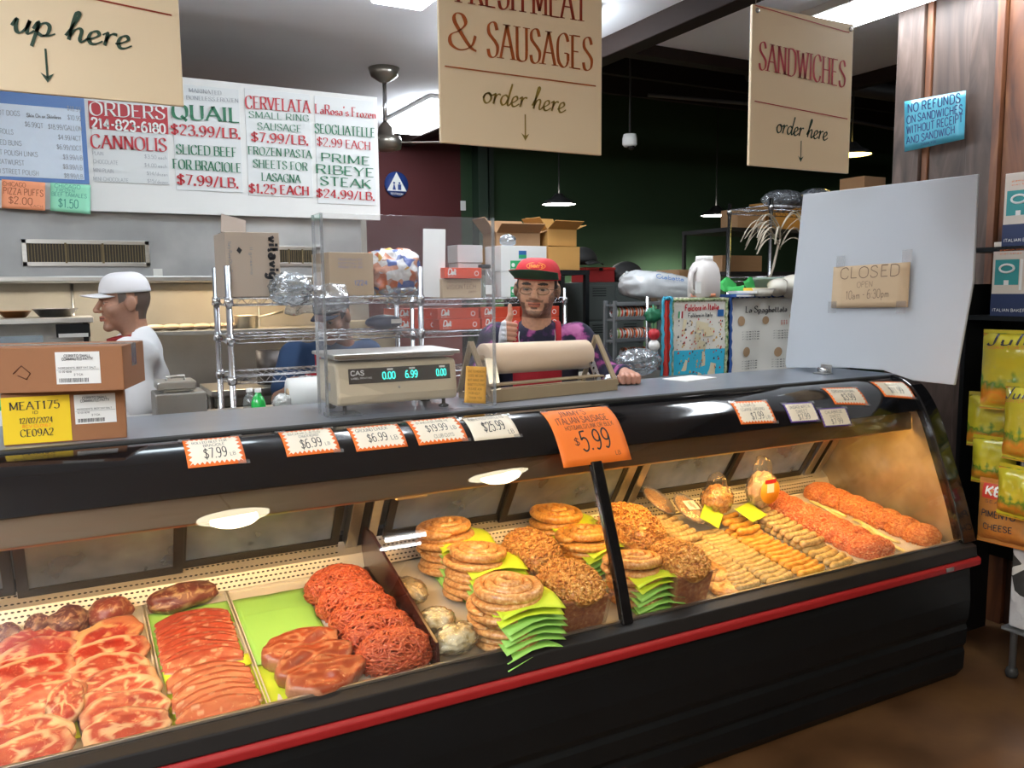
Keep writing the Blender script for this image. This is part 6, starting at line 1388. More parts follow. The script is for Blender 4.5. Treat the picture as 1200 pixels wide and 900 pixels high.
# towel display on a merchandise stand
TY = 3.55; tA = P(787, 350, y=TY); tB = P(852, 350, y=TY); tC = P(928, 350, y=TY)
t = thing('merchandise_stand', 'stand with a flat top behind the two printed towels', 'stand', (3.49, 3.70, 0)); ob('stand_top', MB().box((0, 0, 1.53), (.84, .27, .02)), mat('pale stand top', (.5, .45, .38), .6), t, bevel=.003); ob('stand_body', MB().box((0, .02, .76), (.80, .20, 1.52)), BLACKM, t)
def towel(name, label, x0, x1, z0, z1, m, rim, seed):
    t = thing(name, label, 'towel', ((x0 + x1) / 2, TY, z0)); w, h = x1 - x0, z1 - z0
    wv = lambda u, v: .012 * math.sin(u * 9 + seed + v) * (1 - v * .6) + .008 * nz(u * 4 + seed, v * 3)
    f = lambda u, v, d=0: ((u - .5) * w, wv(u, v) - d, v * h)
    ob('cloth', MB().grid(lambda u, v: f(u, v), 30, 24), m, t, solid=.004)
    mb = MB(); fringe = [(u / 30, 0) for u in range(31)] + [(1, v / 20) for v in range(1, 21)] + [(u / 30, 1) for u in range(29, -1, -1)] + [(0, v / 20) for v in range(19, 0, -1)]
    mb.tube([Vector(f(*p)) + Vector((.004 * math.sin(i * 2.3), -.004, .004 * math.cos(i * 2.9))) for i, p in enumerate(fringe)], .009, 6, closed=True); ob('ruffle_trim', mb, rim, t)
    return t, f
cl = mat('white printed cotton', (.72, .70, .64), .9); GRT = specks('green ruffle trim', [(.3, (.02, .12, .04)), (.5, (.35, .40, .20)), (.7, (.6, .6, .5))], 60, .9, 0)
t, f = towel('printed_towel', 'towel printed with a folklore map of Italy and blue sea', tA.x + .01, tB.x - .01, 1.06, 1.53, cl, GRT, 1)
UPZ = (0, 0, 1)
def wmap(f, mb, off=.006):
    mb.v = [tuple(Vector(f(u, v)) + Vector((0, -off - d, 0))) for (u, d, v) in mb.v]; return mb
def plate(u0, v0, u1, v1, d=0, n=6): return MB().grid(lambda a, b: (u0 + (u1 - u0) * a, d, v0 + (v1 - v0) * b), n, n)
ob('sea_print', wmap(f, plate(.03, .02, .97, .42)), mat('turquoise print', (.03, .42, .62), .85), t)
mb = MB()
for (a, b) in (((.16, .60), (.44, .74)), ((.40, .64), (.66, .72)), ((.56, .56), (.78, .66)), ((.30, .62), (.52, .60)), ((.36, .50), (.50, .58)), ((.42, .38), (.62, .50)), ((.52, .22), (.70, .36)), ((.60, .10), (.82, .24)), ((.10, .12), (.24, .30)), ((.42, .05), (.58, .12))):
    mb.add([(a[0], -.0008, a[1]), (b[0], -.0008, a[1] + .02), (b[0] + .02, -.0008, b[1]), (a[0] + .03, -.0008, b[1] + .04)], [(0, 1, 2, 3)])
ob('map_print', wmap(f, mb, .0062), mat('cream map print', (.70, .62, .42), .85), t)
random.seed(5); mk = [MB(), MB(), MB()]
for i in range(150):
    u, v = fr(.06, .92), fr(.04, .76); s = fr(.010, .026); m_ = mk[i % 3]; m_.add([(u, 0, v), (u + s * 1.3, 0, v + s * .3), (u + s, 0, v + s * 1.4), (u + .2 * s, 0, v + s)], [(0, 1, 2, 3)])
for m_, mm_ in zip(mk, (mat('black figures print', (.05, .05, .06), .85), mat('ochre figures print', (.55, .33, .10), .85), mat('red figures print', (.5, .05, .04), .85))): ob('figure_print', wmap(f, m_, .0075), mm_, t)
def tletters(f, items, m, par, off=.0075):
    mb = MB()
    for s, u0, v0, u1, v1, h, kw in items:
        b = MB(); letters(b, s, (u0, 0, v0), (u1, 0, v1), UPZ, h, off=0, seg=2, **kw); mb.add(b.v, b.f, False)
    ob('lettering', wmap(f, mb, off), m, par)
tletters(f, [('Folclore in Italia', .20, .875, .86, .885, .07, dict(thick=.22))], INKR, t); tletters(f, [('Folklore in Italy', .26, .80, .74, .805, .045, dict(thick=.2))], INK, t)
for u0, m_ in ((.10, GRB), (.125, PAPER), (.15, INKR)): ob('flag_print', wmap(f, plate(u0, .79, u0 + .025, .87)), m_, t)
ob('blue_print', wmap(f, plate(.84, .80, .95, .88)), BLB, t)
t, f = towel('printed_towel', 'white towel printed with pasta recipes and a blue trim', tB.x + .02, 3.84, 1.08, 1.545, cl, mat('blue ruffle trim', (.03, .09, .30), .9), 4)
tletters(f, [('La Spaghettata', .22, .80, .80, .80, .075, dict(style='serif', thick=.18, thin=.08))] + [('~ricetta~'[1:8], u, v, u + .26, v, .02, {}) for u in (.16, .60) for v in (.56, .53, .50, .47, .20, .17, .14, .11)], INK, t)
dm = [mat('pasta yellow print', (.62, .30, .04), .85), mat('plate print', (.42, .27, .15), .85), mat('tomato print', (.55, .07, .04), .85)]
for (u, v, s) in ((.16, .70, .06), (.24, .32, .06), (.68, .30, .06), (.90, .74, .06), (.50, .70, .05)):
    for k, r in enumerate((1, .72, .4)):
        mb = MB().add([(u + .9 * s * r * math.cos(a * PI / 12), -.0006 * k, v + s * r * math.sin(a * PI / 12)) for a in range(24)], [tuple(range(24))]); ob('dish_print', wmap(f, mb, .0065), [dm[1], dm[0], dm[2] if u < .3 else dm[0]][k], t)
mb = MB()
for k in range(9): u, v = .70 + (k % 3) * .04, .64 + (k // 3) * .02; mb.add([(u, 0, v), (u + .025, 0, v + .004), (u + .02, 0, v + .02)], [(0, 1, 2)])
ob('tomato_print', wmap(f, mb, .0075), dm[2], t)
t, f = towel('red_towel', 'folded red and turquoise towel hanging left of the Italian map towel', tA.x - .055, tA.x - .008, 1.07, 1.54, mat('red cloth', (.55, .04, .03), .9), mat('turquoise cloth', (.05, .35, .5), .9), 7)
t = thing('garland', 'small red and white ornament garland hanging between can rack and towels', 'ornament', (tA.x - .10, 3.58, 1.05)); 
ob('garland_cord', MB().tube([(0, 0, .46), (.005, 0, .3), (0, 0, .1)], .004), INKGR, t); ob('garland_leaves', MB().ell((0, 0, .40), (.045, .03, .04), 20, 12, lambda d: 1 + .5 * nz(d.x * 6, d.y * 6, d.z * 6)), INKGR, t)
for z, m_ in ((.30, INKR), (.24, PAPER)): ob('bauble', MB().ell((.0, -.01, z), (.032, .03, .032), 18, 12), m_, t)
ob('hanger_post', MB().tube([(0, .05, 0), (0, .05, .5)], .008), CHROME, t)
# on the stand
SZ = 1.5405
t = thing('plastic_jug', 'translucent plastic jug with a handle and white cap, pinkish rest inside', 'jug', (3.17, 3.62, SZ)); JUG = mat('milky plastic', (.66, .62, .60), .35); 
mb = MB(); sq = lambda r, z, n=28: [(r * math.copysign(abs(math.cos(2 * PI * k / n)) ** .6, math.cos(2 * PI * k / n)), r * math.copysign(abs(math.sin(2 * PI * k / n)) ** .6, math.sin(2 * PI * k / n)), z) for k in range(n)]
vs = []; pr = [(.070, 0), (.078, .008), (.078, .12), (.070, .16), (.055, .19), (.042, .20), (.042, .215)]
for r, z in pr: vs += sq(r, z)
mb.add(vs, [(i * 28 + k, i * 28 + (k + 1) % 28, (i + 1) * 28 + (k + 1) % 28, (i + 1) * 28 + k) for i in range(len(pr) - 1) for k in range(28)]); ob('jug_body', mb, JUG, t)
ob('jug_rest', MB().lathe([(.0001, .002), (.0795, .004), (.0795, .022), (.0001, .024)], n=28), mat('pink orange rest', (.75, .28, .15), .4), t); ob('jug_handle', MB().tube([(-.065, -.01, .16), (-.095, -.01, .14), (-.105, -.01, .09), (-.10, -.01, .04), (-.075, -.01, .02)], .013, 10), JUG, t)
ob('jug_label', MB().box((-.085, -.055, .055), (.045, .004, .065)), PAPER, t); ob('jug_cap', MB().lathe([(.046, .21), (.046, .228), (.0001, .23)], n=24), PAPER, t)
q = P(905, 345, y=3.6)
t = thing('potted_plant', 'dry spider plant with long pale drooping leaves in a grey green pot', 'plant', (3.66, 3.62, SZ)); ob('pot', MB().lathe([(.0001, 0), (.062, 0), (.085, .095), (.09, .095), (.09, .110), (.080, .110), (.078, .09)], n=32), mat('grey green pot', (.22, .29, .25), .5), t); ob('soil', MB().lathe([(.0001, .095), (.079, .095)], n=24), mat('dry soil', (.06, .04, .03), .9), t)
STM = mat('pale dry leaf', (.42, .36, .28), .7); c0 = Vector((.085, .0, .34))
ob('stem', MB().tube([(.0, 0, .09), (.04, 0, .18), (.06, 0, .26), tuple(c0)], [.007, .006, .006, .006], 8).tube([(.03, .02, .09), (.06, .02, .2), (.085, .01, .32)], .005, 6), STM, t)
random.seed(9)
for i in range(20):
    a = fr(-.6, .6) + PI + (PI if i % 4 == 3 else 0); L_ = fr(.16, .30); h = fr(.02, .12); s = c0 + Vector((0, 0, fr(-.08, .06))); d = Vector((math.cos(a), math.sin(a) - .2, 0))
    pts = [s + d * L_ * k / 8 + Vector((0, 0, h * math.sin(k / 8 * PI * .75) * 1.6 - .10 * (k / 8) ** 2.5)) for k in range(9)]; ob('leaf', MB().tube(pts, [.004 + .0035 * math.sin(PI * min(.98, (k + .6) / 9)) for k in range(9)], 6, flat=.3), STM, t)
def cup(label, x, y, z, r, h, m, tilt=(0, 0, 0), name='cup'): 
    t = thing(name, label, 'cup', (x, y, z), rot=tilt); ob('cup_body', MB().lathe([(.0001, 0), (r * .7, 0), (r, h), (r - .003, h), (r * .7 - .002, .004), (.0001, .004)], n=28), m, t); ob('cup_rim', MB().lathe([(r - .002, h - .002), (r + .002, h - .002), (r + .002, h + .002), (r - .002, h + .002), (r - .002, h - .002)], n=28), m, t); return t
IV = mat('ivory plate', (.66, .62, .54), .5)
t = cup('white bowl in front of the plant pot', 3.50, 3.50, SZ + .002, .06, .045, IV, name='bowl'); cup('ivory bowl tilted against the plant pot', 3.60, 3.48, SZ + .02, .055, .06, IV, (-.5, .3, 0), 'bowl'); cup('larger ivory bowl tilted beside the white board', 3.70, 3.47, SZ + .02, .075, .07, IV, (-.6, .3, 0), 'bowl')
for i, (x, z, m_, w_, rz_, lb_) in enumerate(((3.36, .0, mat('blue book', (.03, .10, .36), .5), .15, .1, 'blue and white booklet lying beside the jug'), (3.40, .018, PAPER, .12, -.3, 'white paper stack on the blue booklet'), (3.50, .034, mat('yellow pack', (.75, .50, .05), .5), .07, .4, 'small yellow pack among the papers'))):
    t = thing('booklet', lb_, 'booklet', (x, 3.56, SZ + z), rz_); ob('cover', MB().box((0, 0, .008), (w_, .12, .016)), m_, t, bevel=.001); ob('page_block', MB().box((0, -.0005, .008), (w_ * .97, .121, .010)), PAPER, t)
GP_ = mat('green tissue', (.05, .45, .10), .7)
for x, y, lb_ in ((3.46, 3.72, 'green tissue paper behind the papers beside the jug'), (3.70, 3.76, 'green tissue paper behind the plant pot')):
    ob('tissue_paper', MB().grid(lambda u, v: ((u - .5) * .15 + .03 * nz(v * 3, x), (v - .5) * .08, .055 + (v - .5) * .08 + .05 * nz(u * 2 + x, v * 2)), 12, 10, sm=False), GP_, solid=.001, loc=(x, y, SZ), label=lb_, cat='paper')
# far shelves behind
DK = mat('dark shelving', (.025, .025, .03), .6)
zq = P(900, 268, y=5.0).z; zq2 = P(840, 318, y=5.0).z; zq3 = P(800, 347, y=5.0).z
t = thing('storage_shelf', 'dark storage shelves at the back right with cartons', 'shelf', (5.30, 5.2, 0)); DK2 = mat('black shelving', (.008, .008, .010), .7)
for z in (zq, zq2, .9): ob('shelf_board', MB().box((0, 0, z - .02), (1.50, .55, .03)), DK2, t)
for x in (-.735, .735):
    for y in (-.26, .26): ob('post', MB().box((x, y, zq / 2 - .01), (.025, .025, zq - .02)), DK2, t)
t = thing('low_table', 'dark low table behind the jug carrying two cartons', 'table', (4.28, 5.2, 0)); ob('table_top', MB().box((0, 0, zq3 - .02), (.56, .5, .03)), DK2, t)
for x in (-.26, .26):
    for y in (-.22, .22): ob('leg', MB().box((x, y, zq3 / 2 - .02), (.03, .03, zq3 - .04)), DK2, t)
pq = lambda px, y=5.0: P(px, 300, y=y).x
carton('cardboard_box', 'brown carton with a handle hole and green print on the high shelf', (P(876, 250, y=5.1).x, 5.15, zq), .27, .22, .155, R(-6), CARD); carton('cardboard_box', 'larger yellow brown carton on the high shelf', (P(917, 250, y=5.1).x + .02, 5.2, zq), .36, .26, .22, R(10), CARDO)
bxh = P(868, 300, y=5.05); carton('cardboard_box', 'dull brown carton under the high shelf', (bxh.x, 5.15, zq2), .42, .24, .125, 0, CARD)
carton('cardboard_box', 'tall brown carton behind the jug', (P(806, 320, y=5.05).x, 5.15, zq3), .26, .24, .20, R(8), CARD); carton('cardboard_box', 'brown open carton right of the tall one behind the jug', (P(828, 320, y=5.05).x + .05, 5.25, zq3), .24, .22, .20, R(-4), CARD)
wire_rack('wire_rack', 'chrome wire rack behind the potted plant', 4.07, 5.30, 4.02, 4.4, (P(925, 242, y=4.05).z, 1.66, 1.2), 2.16, dens=.06)
bag('plastic_bag', 'grey plastic bag on top of the wire rack behind the white board', 'bag', 4.36, 4.2, P(925, 242, y=4.05).z + .06, (.16, .13, .07), 1, mat('dark contents', (.08, .08, .09), .6), 81, film=POLY)
q = P(968, 216, y=4.4); bag('plastic_bag', 'grey plastic bag with white print above the white board', 'bag', 4.68, 4.2, P(925, 242, y=4.05).z + .075, (.15, .12, .08), 1, mat('grey contents', (.30, .32, .36), .6), 83, film=POLY)
q = P(1024, 214, y=4.2); t = thing('wooden_crate', 'light wooden crate above the white board beside the wood wall', 'crate', (q.x - .12, 4.2, P(925, 242, y=4.05).z + .004)); WL = mat('light wood', (.48, .26, .12), .6); [(ob('crate_side', MB().box((0, s * .1, .12), (.22, .012, .24)), WL, t), ob('crate_end', MB().box((s * .105, 0, .12), (.012, .19, .24)), WL, t)) for s in (-1, 1)]; ob('crate_bottom', MB().box((0, 0, .006), (.22, .2, .012)), WL, t)
# wall and ceiling items
q = P(465, 216, y=7.38); t = thing('restroom_sign', 'round blue restroom sign with a white triangle on the red wall', 'sign', (q.x, 7.39, q.z)); Mx = Matrix.Rotation(R(90), 3, 'X')
ob('disc', MB().lathe([(.0001, 0), (.115, 0), (.115, .006), (.0001, .006)], n=40, M=Mx), mat('blue sign', (.02, .05, .22), .4), t); ob('triangle', MB().add([(-.095, -.009, -.06), (.095, -.009, -.06), (0, -.009, .11)], [(0, 1, 2)]), PAPER, t)
mb = MB()
for s in (-1, 1): x = s * .026; mb.add([(x + .010 * math.cos(k), -.011, .012 + .010 * math.sin(k)) for k in [j * PI / 5 for j in range(10)]], [tuple(range(10))]); mb.add([(x - .016, -.011, -.05), (x + .016, -.011, -.05), (x + (.004 if s < 0 else .016), -.011, .0), (x - (.004 if s < 0 else .016), -.011, .0)], [(0, 1, 2, 3)])
ob('figures', mb, bpy.data.materials['blue sign'], t); mb = MB(); letters(mb, 'RESTROOM', (-.06, -.007, -.095), (.06, -.007, -.095), UPZ, .018); ob('lettering', mb, PAPER, t)
q = P(543, 241, y=7.38); ob('light_switch', MB().box((0, 0, 0), (.05, .02, .09)).box((0, -.012, 0), (.012, .01, .02)), WHITE, loc=(q.x, 7.385, q.z), label='white wall switch beside the column on the back wall', cat='switch', bevel=.003)
q = P(450, 82, z=2.99); t = thing('ceiling_fan', 'metal ceiling fan on a long rod right of the menu board', 'fan', (q.x, q.y, 3.0)); fz = P(450, 166, y=q.y).z - 3.0; BR = mat('brushed nickel', (.35, .33, .29), .3, .9)
ob('canopy_cap', MB().lathe([(.0001, 0), (.10, 0), (.085, -.05), (.03, -.085), (.015, -.09)], n=28), BR, t); ob('rod', MB().tube([(0, 0, -.08), (0, 0, fz + .08)], .013, 12), CHROME, t)
ob('motor', MB().lathe([(.02, fz + .12), (.045, fz + .09), (.05, fz + .04), (.095, fz + .03), (.105, fz), (.095, fz - .045), (.04, fz - .06), (.0001, fz - .065)], n=32), BR, t)
for k, a in enumerate((R(-27), R(93), R(213))):
    b = ob('blade', MB().grid(lambda u, v: (.13 + u * .56, (v - .5) * (.10 + .04 * u), .006 * (v - .5) * 2), 10, 4), mat('pale blade', (.50, .48, .44), .5) if k == 0 else bpy.data.materials['pale blade'], t, solid=.006, loc=(0, 0, fz - .005)); b.rotation_euler = (0, 0, a); ob('blade_arm', MB().box((.10, 0, 0), (.12, .03, .005)), BR, b)
q = P(738, 166, y=4.9); t = thing('security_camera', 'white dome security camera hanging in the dark ceiling', 'camera', (q.x, 4.9, q.z)); ob('housing', MB().lathe([(.0001, .05), (.045, .05), (.052, .02), (.052, -.02), (.038, -.035), (.0001, -.035)], n=28), WHITE, t); ob('lens', MB().ell((0, -.015, -.035), (.026, .026, .026), 18, 12), BLACKG, t); ob('mount', MB().tube([(0, 0, .05), (0, 0, 3.85 - q.z)], .008), BLACKR, t)
# ------------------------------------------------------------------ right side
q = [P(*p, x=3.768) for p in ((1060, 119), (1132, 106), (1130, 163), (1060, 178))]
note('paper_sign', 'turquoise handwritten sign about refunds pinned on the wood wall', 'sign', q, mat('turquoise paper', (.04, .27, .37), .5, coat=.5), [('NO REFUNDS', .06, .24, .92, .22, .17), ('ON SANDWICHES', .04, .45, .96, .44, .15), ('WITHOUT RECEIPT', .04, .66, .97, .64, .15), ('AND SANDWICH', .04, .86, .85, .84, .14), ('THANK YOU', .28, .95, .55, .95, .05)], ink=mat('navy marker', (.01, .03, .12), .6), thick=.13)
SX = 3.62
t = thing('product_shelf', 'black shelf unit against the wood wall holding boxed goods', 'shelf', (SX, 1.55, 0)); ob('back_panel', MB().box((.13, 0, 1.0), (.02, 1.5, 1.3)), BLACKM, t)
zs_ = [P(1185, 282, x=SX - .1).z, P(1185, 362, x=SX - .1).z, P(1185, 374, x=SX - .1).z]
sA = P(1178, 262, x=SX - .12); sB = P(1163, 345, x=SX - .12)
for z in (sA.z - .105, sB.z - .10): ob('shelf_board', MB().box((0, 0, z), (.26, 1.5, .02)), BLACKM, t)
for y in (-.74, .74): ob('side_panel', MB().box((0, y, .8), (.26, .02, 1.6)), BLACKM, t)
TEALP = mat('teal print', (.03, .28, .28), .5); NAVY = mat('navy print', (.015, .03, .10), .5)
def prod(label, y1, z0, h, loc_x):
    t = thing('product_box', label, 'box', (loc_x, y1 - .20, z0)); w = .40
    ob('box_body', MB().box((.06, 0, h / 2), (.12, w, h)), mat('cream product box', (.66, .58, .50), .5) if not bpy.data.materials.get('cream product box') else bpy.data.materials['cream product box'], t, bevel=.002)
    x = -.0012
    def f_(y0, y1_, z0_, z1_, m, n, d=0): ob(n, MB().box((x - d, (y0 + y1_) / 2, (z0_ + z1_) / 2), (.001, y1_ - y0, z1_ - z0_)), m, t)
    f_(-w / 2, w / 2, 0, h * .30, NAVY, 'navy_band')
    for k in range(3):
        yy_ = w / 2 - .012 - k * .13; f_(yy_ - .10, yy_, h * .42, h * .76, TEALP, 'picture'); ob('swirl_print', MB().tube([(x - .001, yy_ - .05 + .030 * math.cos(a * PI / 8), h * .64 + .016 * math.sin(a * PI / 8)) for a in range(16)], .005, 5, closed=True), PAPER, t); ob('price_spot', MB().box((x - .001, yy_ - .05, h * .45), (.001, .02, .02)), PAPER, t)
        f_(yy_ - .115, yy_ - .104, h * .35, h * .76, PAPER, 'white_print')
    mb = MB(); letters(mb, 'premium crackers', (x - .001, w / 2 - .03, h * .88), (x - .001, w / 2 - .16, h * .88), UPZ, .008); letters(mb, 'oven baked', (x - .001, w / 2 - .03, h * .83), (x - .001, w / 2 - .12, h * .83), UPZ, .007); ob('lettering', mb, ORANGE, t); mb = MB(); letters(mb, 'ITALIAN BAKERY', (x - .001, w / 2 - .01, h * .06), (x - .001, w / 2 - .16, h * .06), UPZ, .012); ob('band_lettering', mb, PAPER, t)
    return t
prod('cream and teal product box on the upper shelf by the wood wall', P(1177, 230, x=SX - .13).y, sA.z - .095, P(1178, 204, x=SX - .13).z - sA.z + .095, SX - .13)
prod('cream and teal product box on the lower shelf by the wood wall', P(1164, 300, x=SX - .13).y, sB.z - .09, P(1163, 284, x=SX - .13).z - sB.z + .09, SX - .13)
# wire snack stand with hanging bags
t = thing('snack_rack', 'metal snack stand at the right edge with hanging chip bags', 'rack', (3.36, 1.93, 0)); ob('post', MB().tube([(-.02, -.02, 0), (-.02, -.02, 1.50)], .014, 10), GRM, t); ob('post', MB().tube([(.10, -.5, 0), (.10, -.5, 1.5)], .014, 10), GRM, t); ob('post', MB().tube([(-.02, -.62, 0), (-.02, -.62, 1.5)], .014, 10), GRM, t)
for z in (.22, .62, 1.12, 1.44): ob('rack_rail', MB().tube([(-.02, -.02, z), (.10, -.5, z)], .006, 6).tube([(-.02, -.02, z), (-.02, -.62, z)], .006, 6).tube([(.10, -.5, z), (-.02, -.62, z)], .006, 6), GRM, t)
ob('bottom_shelf', MB().box((.04, -.30, .21), (.20, .62, .012)), GRM, t)
for x, y in ((-.02, -.02), (-.02, -.62), (.10, -.5)): ob('caster', MB().lathe([(.0001, 0), (.02, .002), (.025, .02), (.02, .04), (.0001, .045)], (x, y, 0), 14), BLACKR, t)
def chipmat(name, top, mid, low, g):
    m, t_, b = pbsdf(name); tc = t_.nodes.new('ShaderNodeTexCoord'); sp = t_.nodes.new('ShaderNodeSeparateXYZ'); t_.links.new(tc.outputs['Generated'], sp.inputs[0]); n = t_.nodes.new('ShaderNodeTexNoise'); n.inputs['Scale'].default_value = 5; t_.links.new(tc.outputs['Generated'], n.inputs[0])
    ma_ = t_.nodes.new('ShaderNodeMath'); ma_.operation = 'MULTIPLY_ADD'; ma_.inputs[1].default_value = .5; t_.links.new(n.outputs[0], ma_.inputs[0]); t_.links.new(sp.outputs['Z'], ma_.inputs[2])
    r = ramp(t_, [(.26, tuple(c * .9 for c in low)), (.42, tuple(c * 1.0 for c in mid)), (.58, tuple(c * .7 for c in g)), (.66, tuple(c * .72 for c in top))]); t_.links.new(ma_.outputs[0], r.inputs[0]); t_.links.new(r.outputs[0], b.inputs['Base Color']); b.inputs['Roughness'].default_value = .22; b.inputs['Coat Weight'].default_value = .6
    n2 = t_.nodes.new('ShaderNodeTexNoise'); n2.inputs['Scale'].default_value = 9; t_.links.new(tc.outputs['Object'], n2.inputs[0]); bp = t_.nodes.new('ShaderNodeBump'); bp.inputs['Strength'].default_value = .5; bp.inputs['Distance'].default_value = .03; t_.links.new(n2.outputs[0], bp.inputs['Height']); t_.links.new(bp.outputs[0], b.inputs['Normal']); return m
CH1 = chipmat('yellow green chip bag', (.62, .55, .03), (.62, .22, .02), (.55, .40, .03), (.12, .28, .03)); CH2 = chipmat('orange chip bag', (.62, .26, .06), (.60, .22, .04), (.52, .16, .03), (.62, .28, .08))
def chips(label, corner, w, h, m, rz, brand=None, x=3.30, kind=0):
    "corner = pixel of the bag's top left corner"
    q = P(*corner, x=x); t = thing('chip_bag', label, 'chip bag', (q.x, q.y - .01, q.z - h), rz, 'hanging yellow chip bags' if kind == 0 else None)
    def f(u, v, s=1): e = (1 - (2 * u - 1) ** 4) * (1 - (2 * v - 1) ** 6); return Vector(((-.035 * e * s), -u * w, v * h)) + Vector((.006 * nz(u * 5, v * 5, q.z * 5), 0, 0))
    mb = MB().grid(lambda u, v: f(u, v), 16, 22).grid(lambda u, v: f(u, v, -1), 16, 22); ob('bag_film', mb, m, t)
    ob('bag_seal', MB().box((0, -w / 2, h + .004), (.003, w, .022)), m, t); ob('bag_seal', MB().box((0, -w / 2, -.004), (.003, w, .020)), m, t)
    if brand:
        for s, u0, v0, u1, v1, hh, mm_, kw in brand:
            b = MB(); letters(b, s, (0, u0, v0), (0, u1, v1), UPZ, hh, off=0, seg=4, **kw); b.v = [tuple(f(y_, z_) + Vector((-.003, 0, 0))) for (_, y_, z_) in b.v]; ob('lettering', b, mm_, t)
    return t
BRJ = [("Julio's", .06, .84, .98, .88, .15, INK, dict(style='serif', thick=.26, thin=.08, slant=.25)), ('CORN TORTILLA CHIPS', .08, .79, .95, .82, .035, mat('red print', (.5, .1, .02), .6), {})]
chips('uppermost yellow green tortilla chip bag at the right edge', (1150, 390), .30, .29, CH1, R(12), BRJ, 3.26); chips('yellow chip bag behind and under the uppermost one', (1133, 462), .22, .20, CH1, R(20), BRJ[:0], 3.33)
chips('small yellow chip bag, third one down at the left of the stand', (1138, 512), .17, .17, CH1, R(8), None, 3.30); chips('yellow chip bag at the right image edge below the lettered one', (1176, 452), .20, .27, CH1, R(-4), BRJ, 3.22); chips('lowest yellow chip bag hanging over the orange snack bag', (1168, 545), .18, .18, CH1, R(-5), None, 3.20)
t = chips('orange snack bag with a red label hanging lowest on the stand', (1146, 562), .24, .235, CH2, R(6), [('KETTLE', .14, .80, .98, .82, .14, PAPER, dict(thick=.24)), ('SEA SALT', .15, .67, .8, .68, .045, INK, {}), ('PIMENTO', .10, .42, .66, .44, .11, INK, {}), ('CHEESE', .14, .20, .62, .22, .10, INK, {})], 3.26, kind=1)
ob('red_label', MB().grid(lambda u, v: (-.034 * (1 - (2 * (.08 + .9 * u) - 1) ** 4) * (1 - (2 * (.74 + .24 * v) - 1) ** 6) - .0015, -(.08 + .9 * u) * .24, (.74 + .24 * v) * .235), 10, 6), mat('red snack label', (.50, .03, .02), .4), t)
t = thing('paper_bag', 'white shopping bag with black pattern on the bottom shelf of the stand', 'bag', (3.39, 1.80, .222)); ob('bag_body', MB().box((0, 0, .17), (.16, .24, .34)).ell((0, 0, .33), (.09, .13, .05), 20, 10), patchmat('white and black film', [(.6, .6, .62), (.62, .62, .62), (.58, .58, .6), (.05, .05, .05), (.6, .6, .6)], 14), t, bevel=.03); ob('bag_handle', MB().tube([(0, -.05, .36), (0, -.03, .42), (0, .03, .42), (0, .05, .36)], .006), PAPER, t)

q = P(6, 462, y=3.12); carton('cardboard_box', 'white box with a green top behind the stacked meat cartons at the far left', (q.x - .09, 3.14, BZ), .20, .20, .10, 0, PAPER, tape=False)
ob('green_lid', MB().box((0, 0, .006), (.21, .21, .012)), GRB, list(o_ for o_ in bpy.data.objects if o_.get('label', '').startswith('white box with a green top'))[0], loc=(0, 0, .10))
# ------------------------------------------------------------------ people
SKIN = vcol('skin', .5, .12)
def headsdf(X, s=1.0, beard=False):
    "head centre at the origin, face towards -y, about 0.245 m tall"
    X = X / s; x = np.abs(X[..., 0]); Xs = X.copy(); Xs[..., 0] = x
    d = ell_(X, (0, .018, .030), (.077, .097, .100))
    d = smin(d, ell_(X, (0, -.016, -.042), (.060, .072, .072)), .03)
    d = smin(d, ell_(X, (0, -.070, -.098), (.024, .020, .018)), .022)
    d = smin(d, ell_(Xs, (.040, -.054, -.022), (.028, .026, .026)), .02)
    d = smin(d, cap_(Xs, (.010, -.084, .034), (.046, -.070, .034), .0095, .009), .012)
    d = -smin(-d, np.linalg.norm(Xs - np.array((.031, -.104, .010)), axis=-1) - .017, .012)
    d = smin(d, ell_(Xs, (.030, -.072, .008), (.0155, .013, .0125)), .004)
    d = smin(d, cap_(X, (0, -.086, .020), (0, -.110, -.020), .0075, .0125), .010)
    d = smin(d, ell_(Xs, (.013, -.098, -.026), (.0085, .010, .008)), .006)
    d = smin(d, cap_(Xs, (.000, -.094, -.052), (.020, -.084, -.054), .0065, .004), .006)
    d = smin(d, cap_(Xs, (.000, -.093, -.063), (.016, -.085, -.062), .0075, .005), .005)
    d = smin(d, ell_(Xs, (.079, .014, .0), (.010, .022, .034)), .008)
    d = smin(d, cap_(X, (0, .03, -.06), (0, .045, -.20), .054, .058), .03)
    return d * s
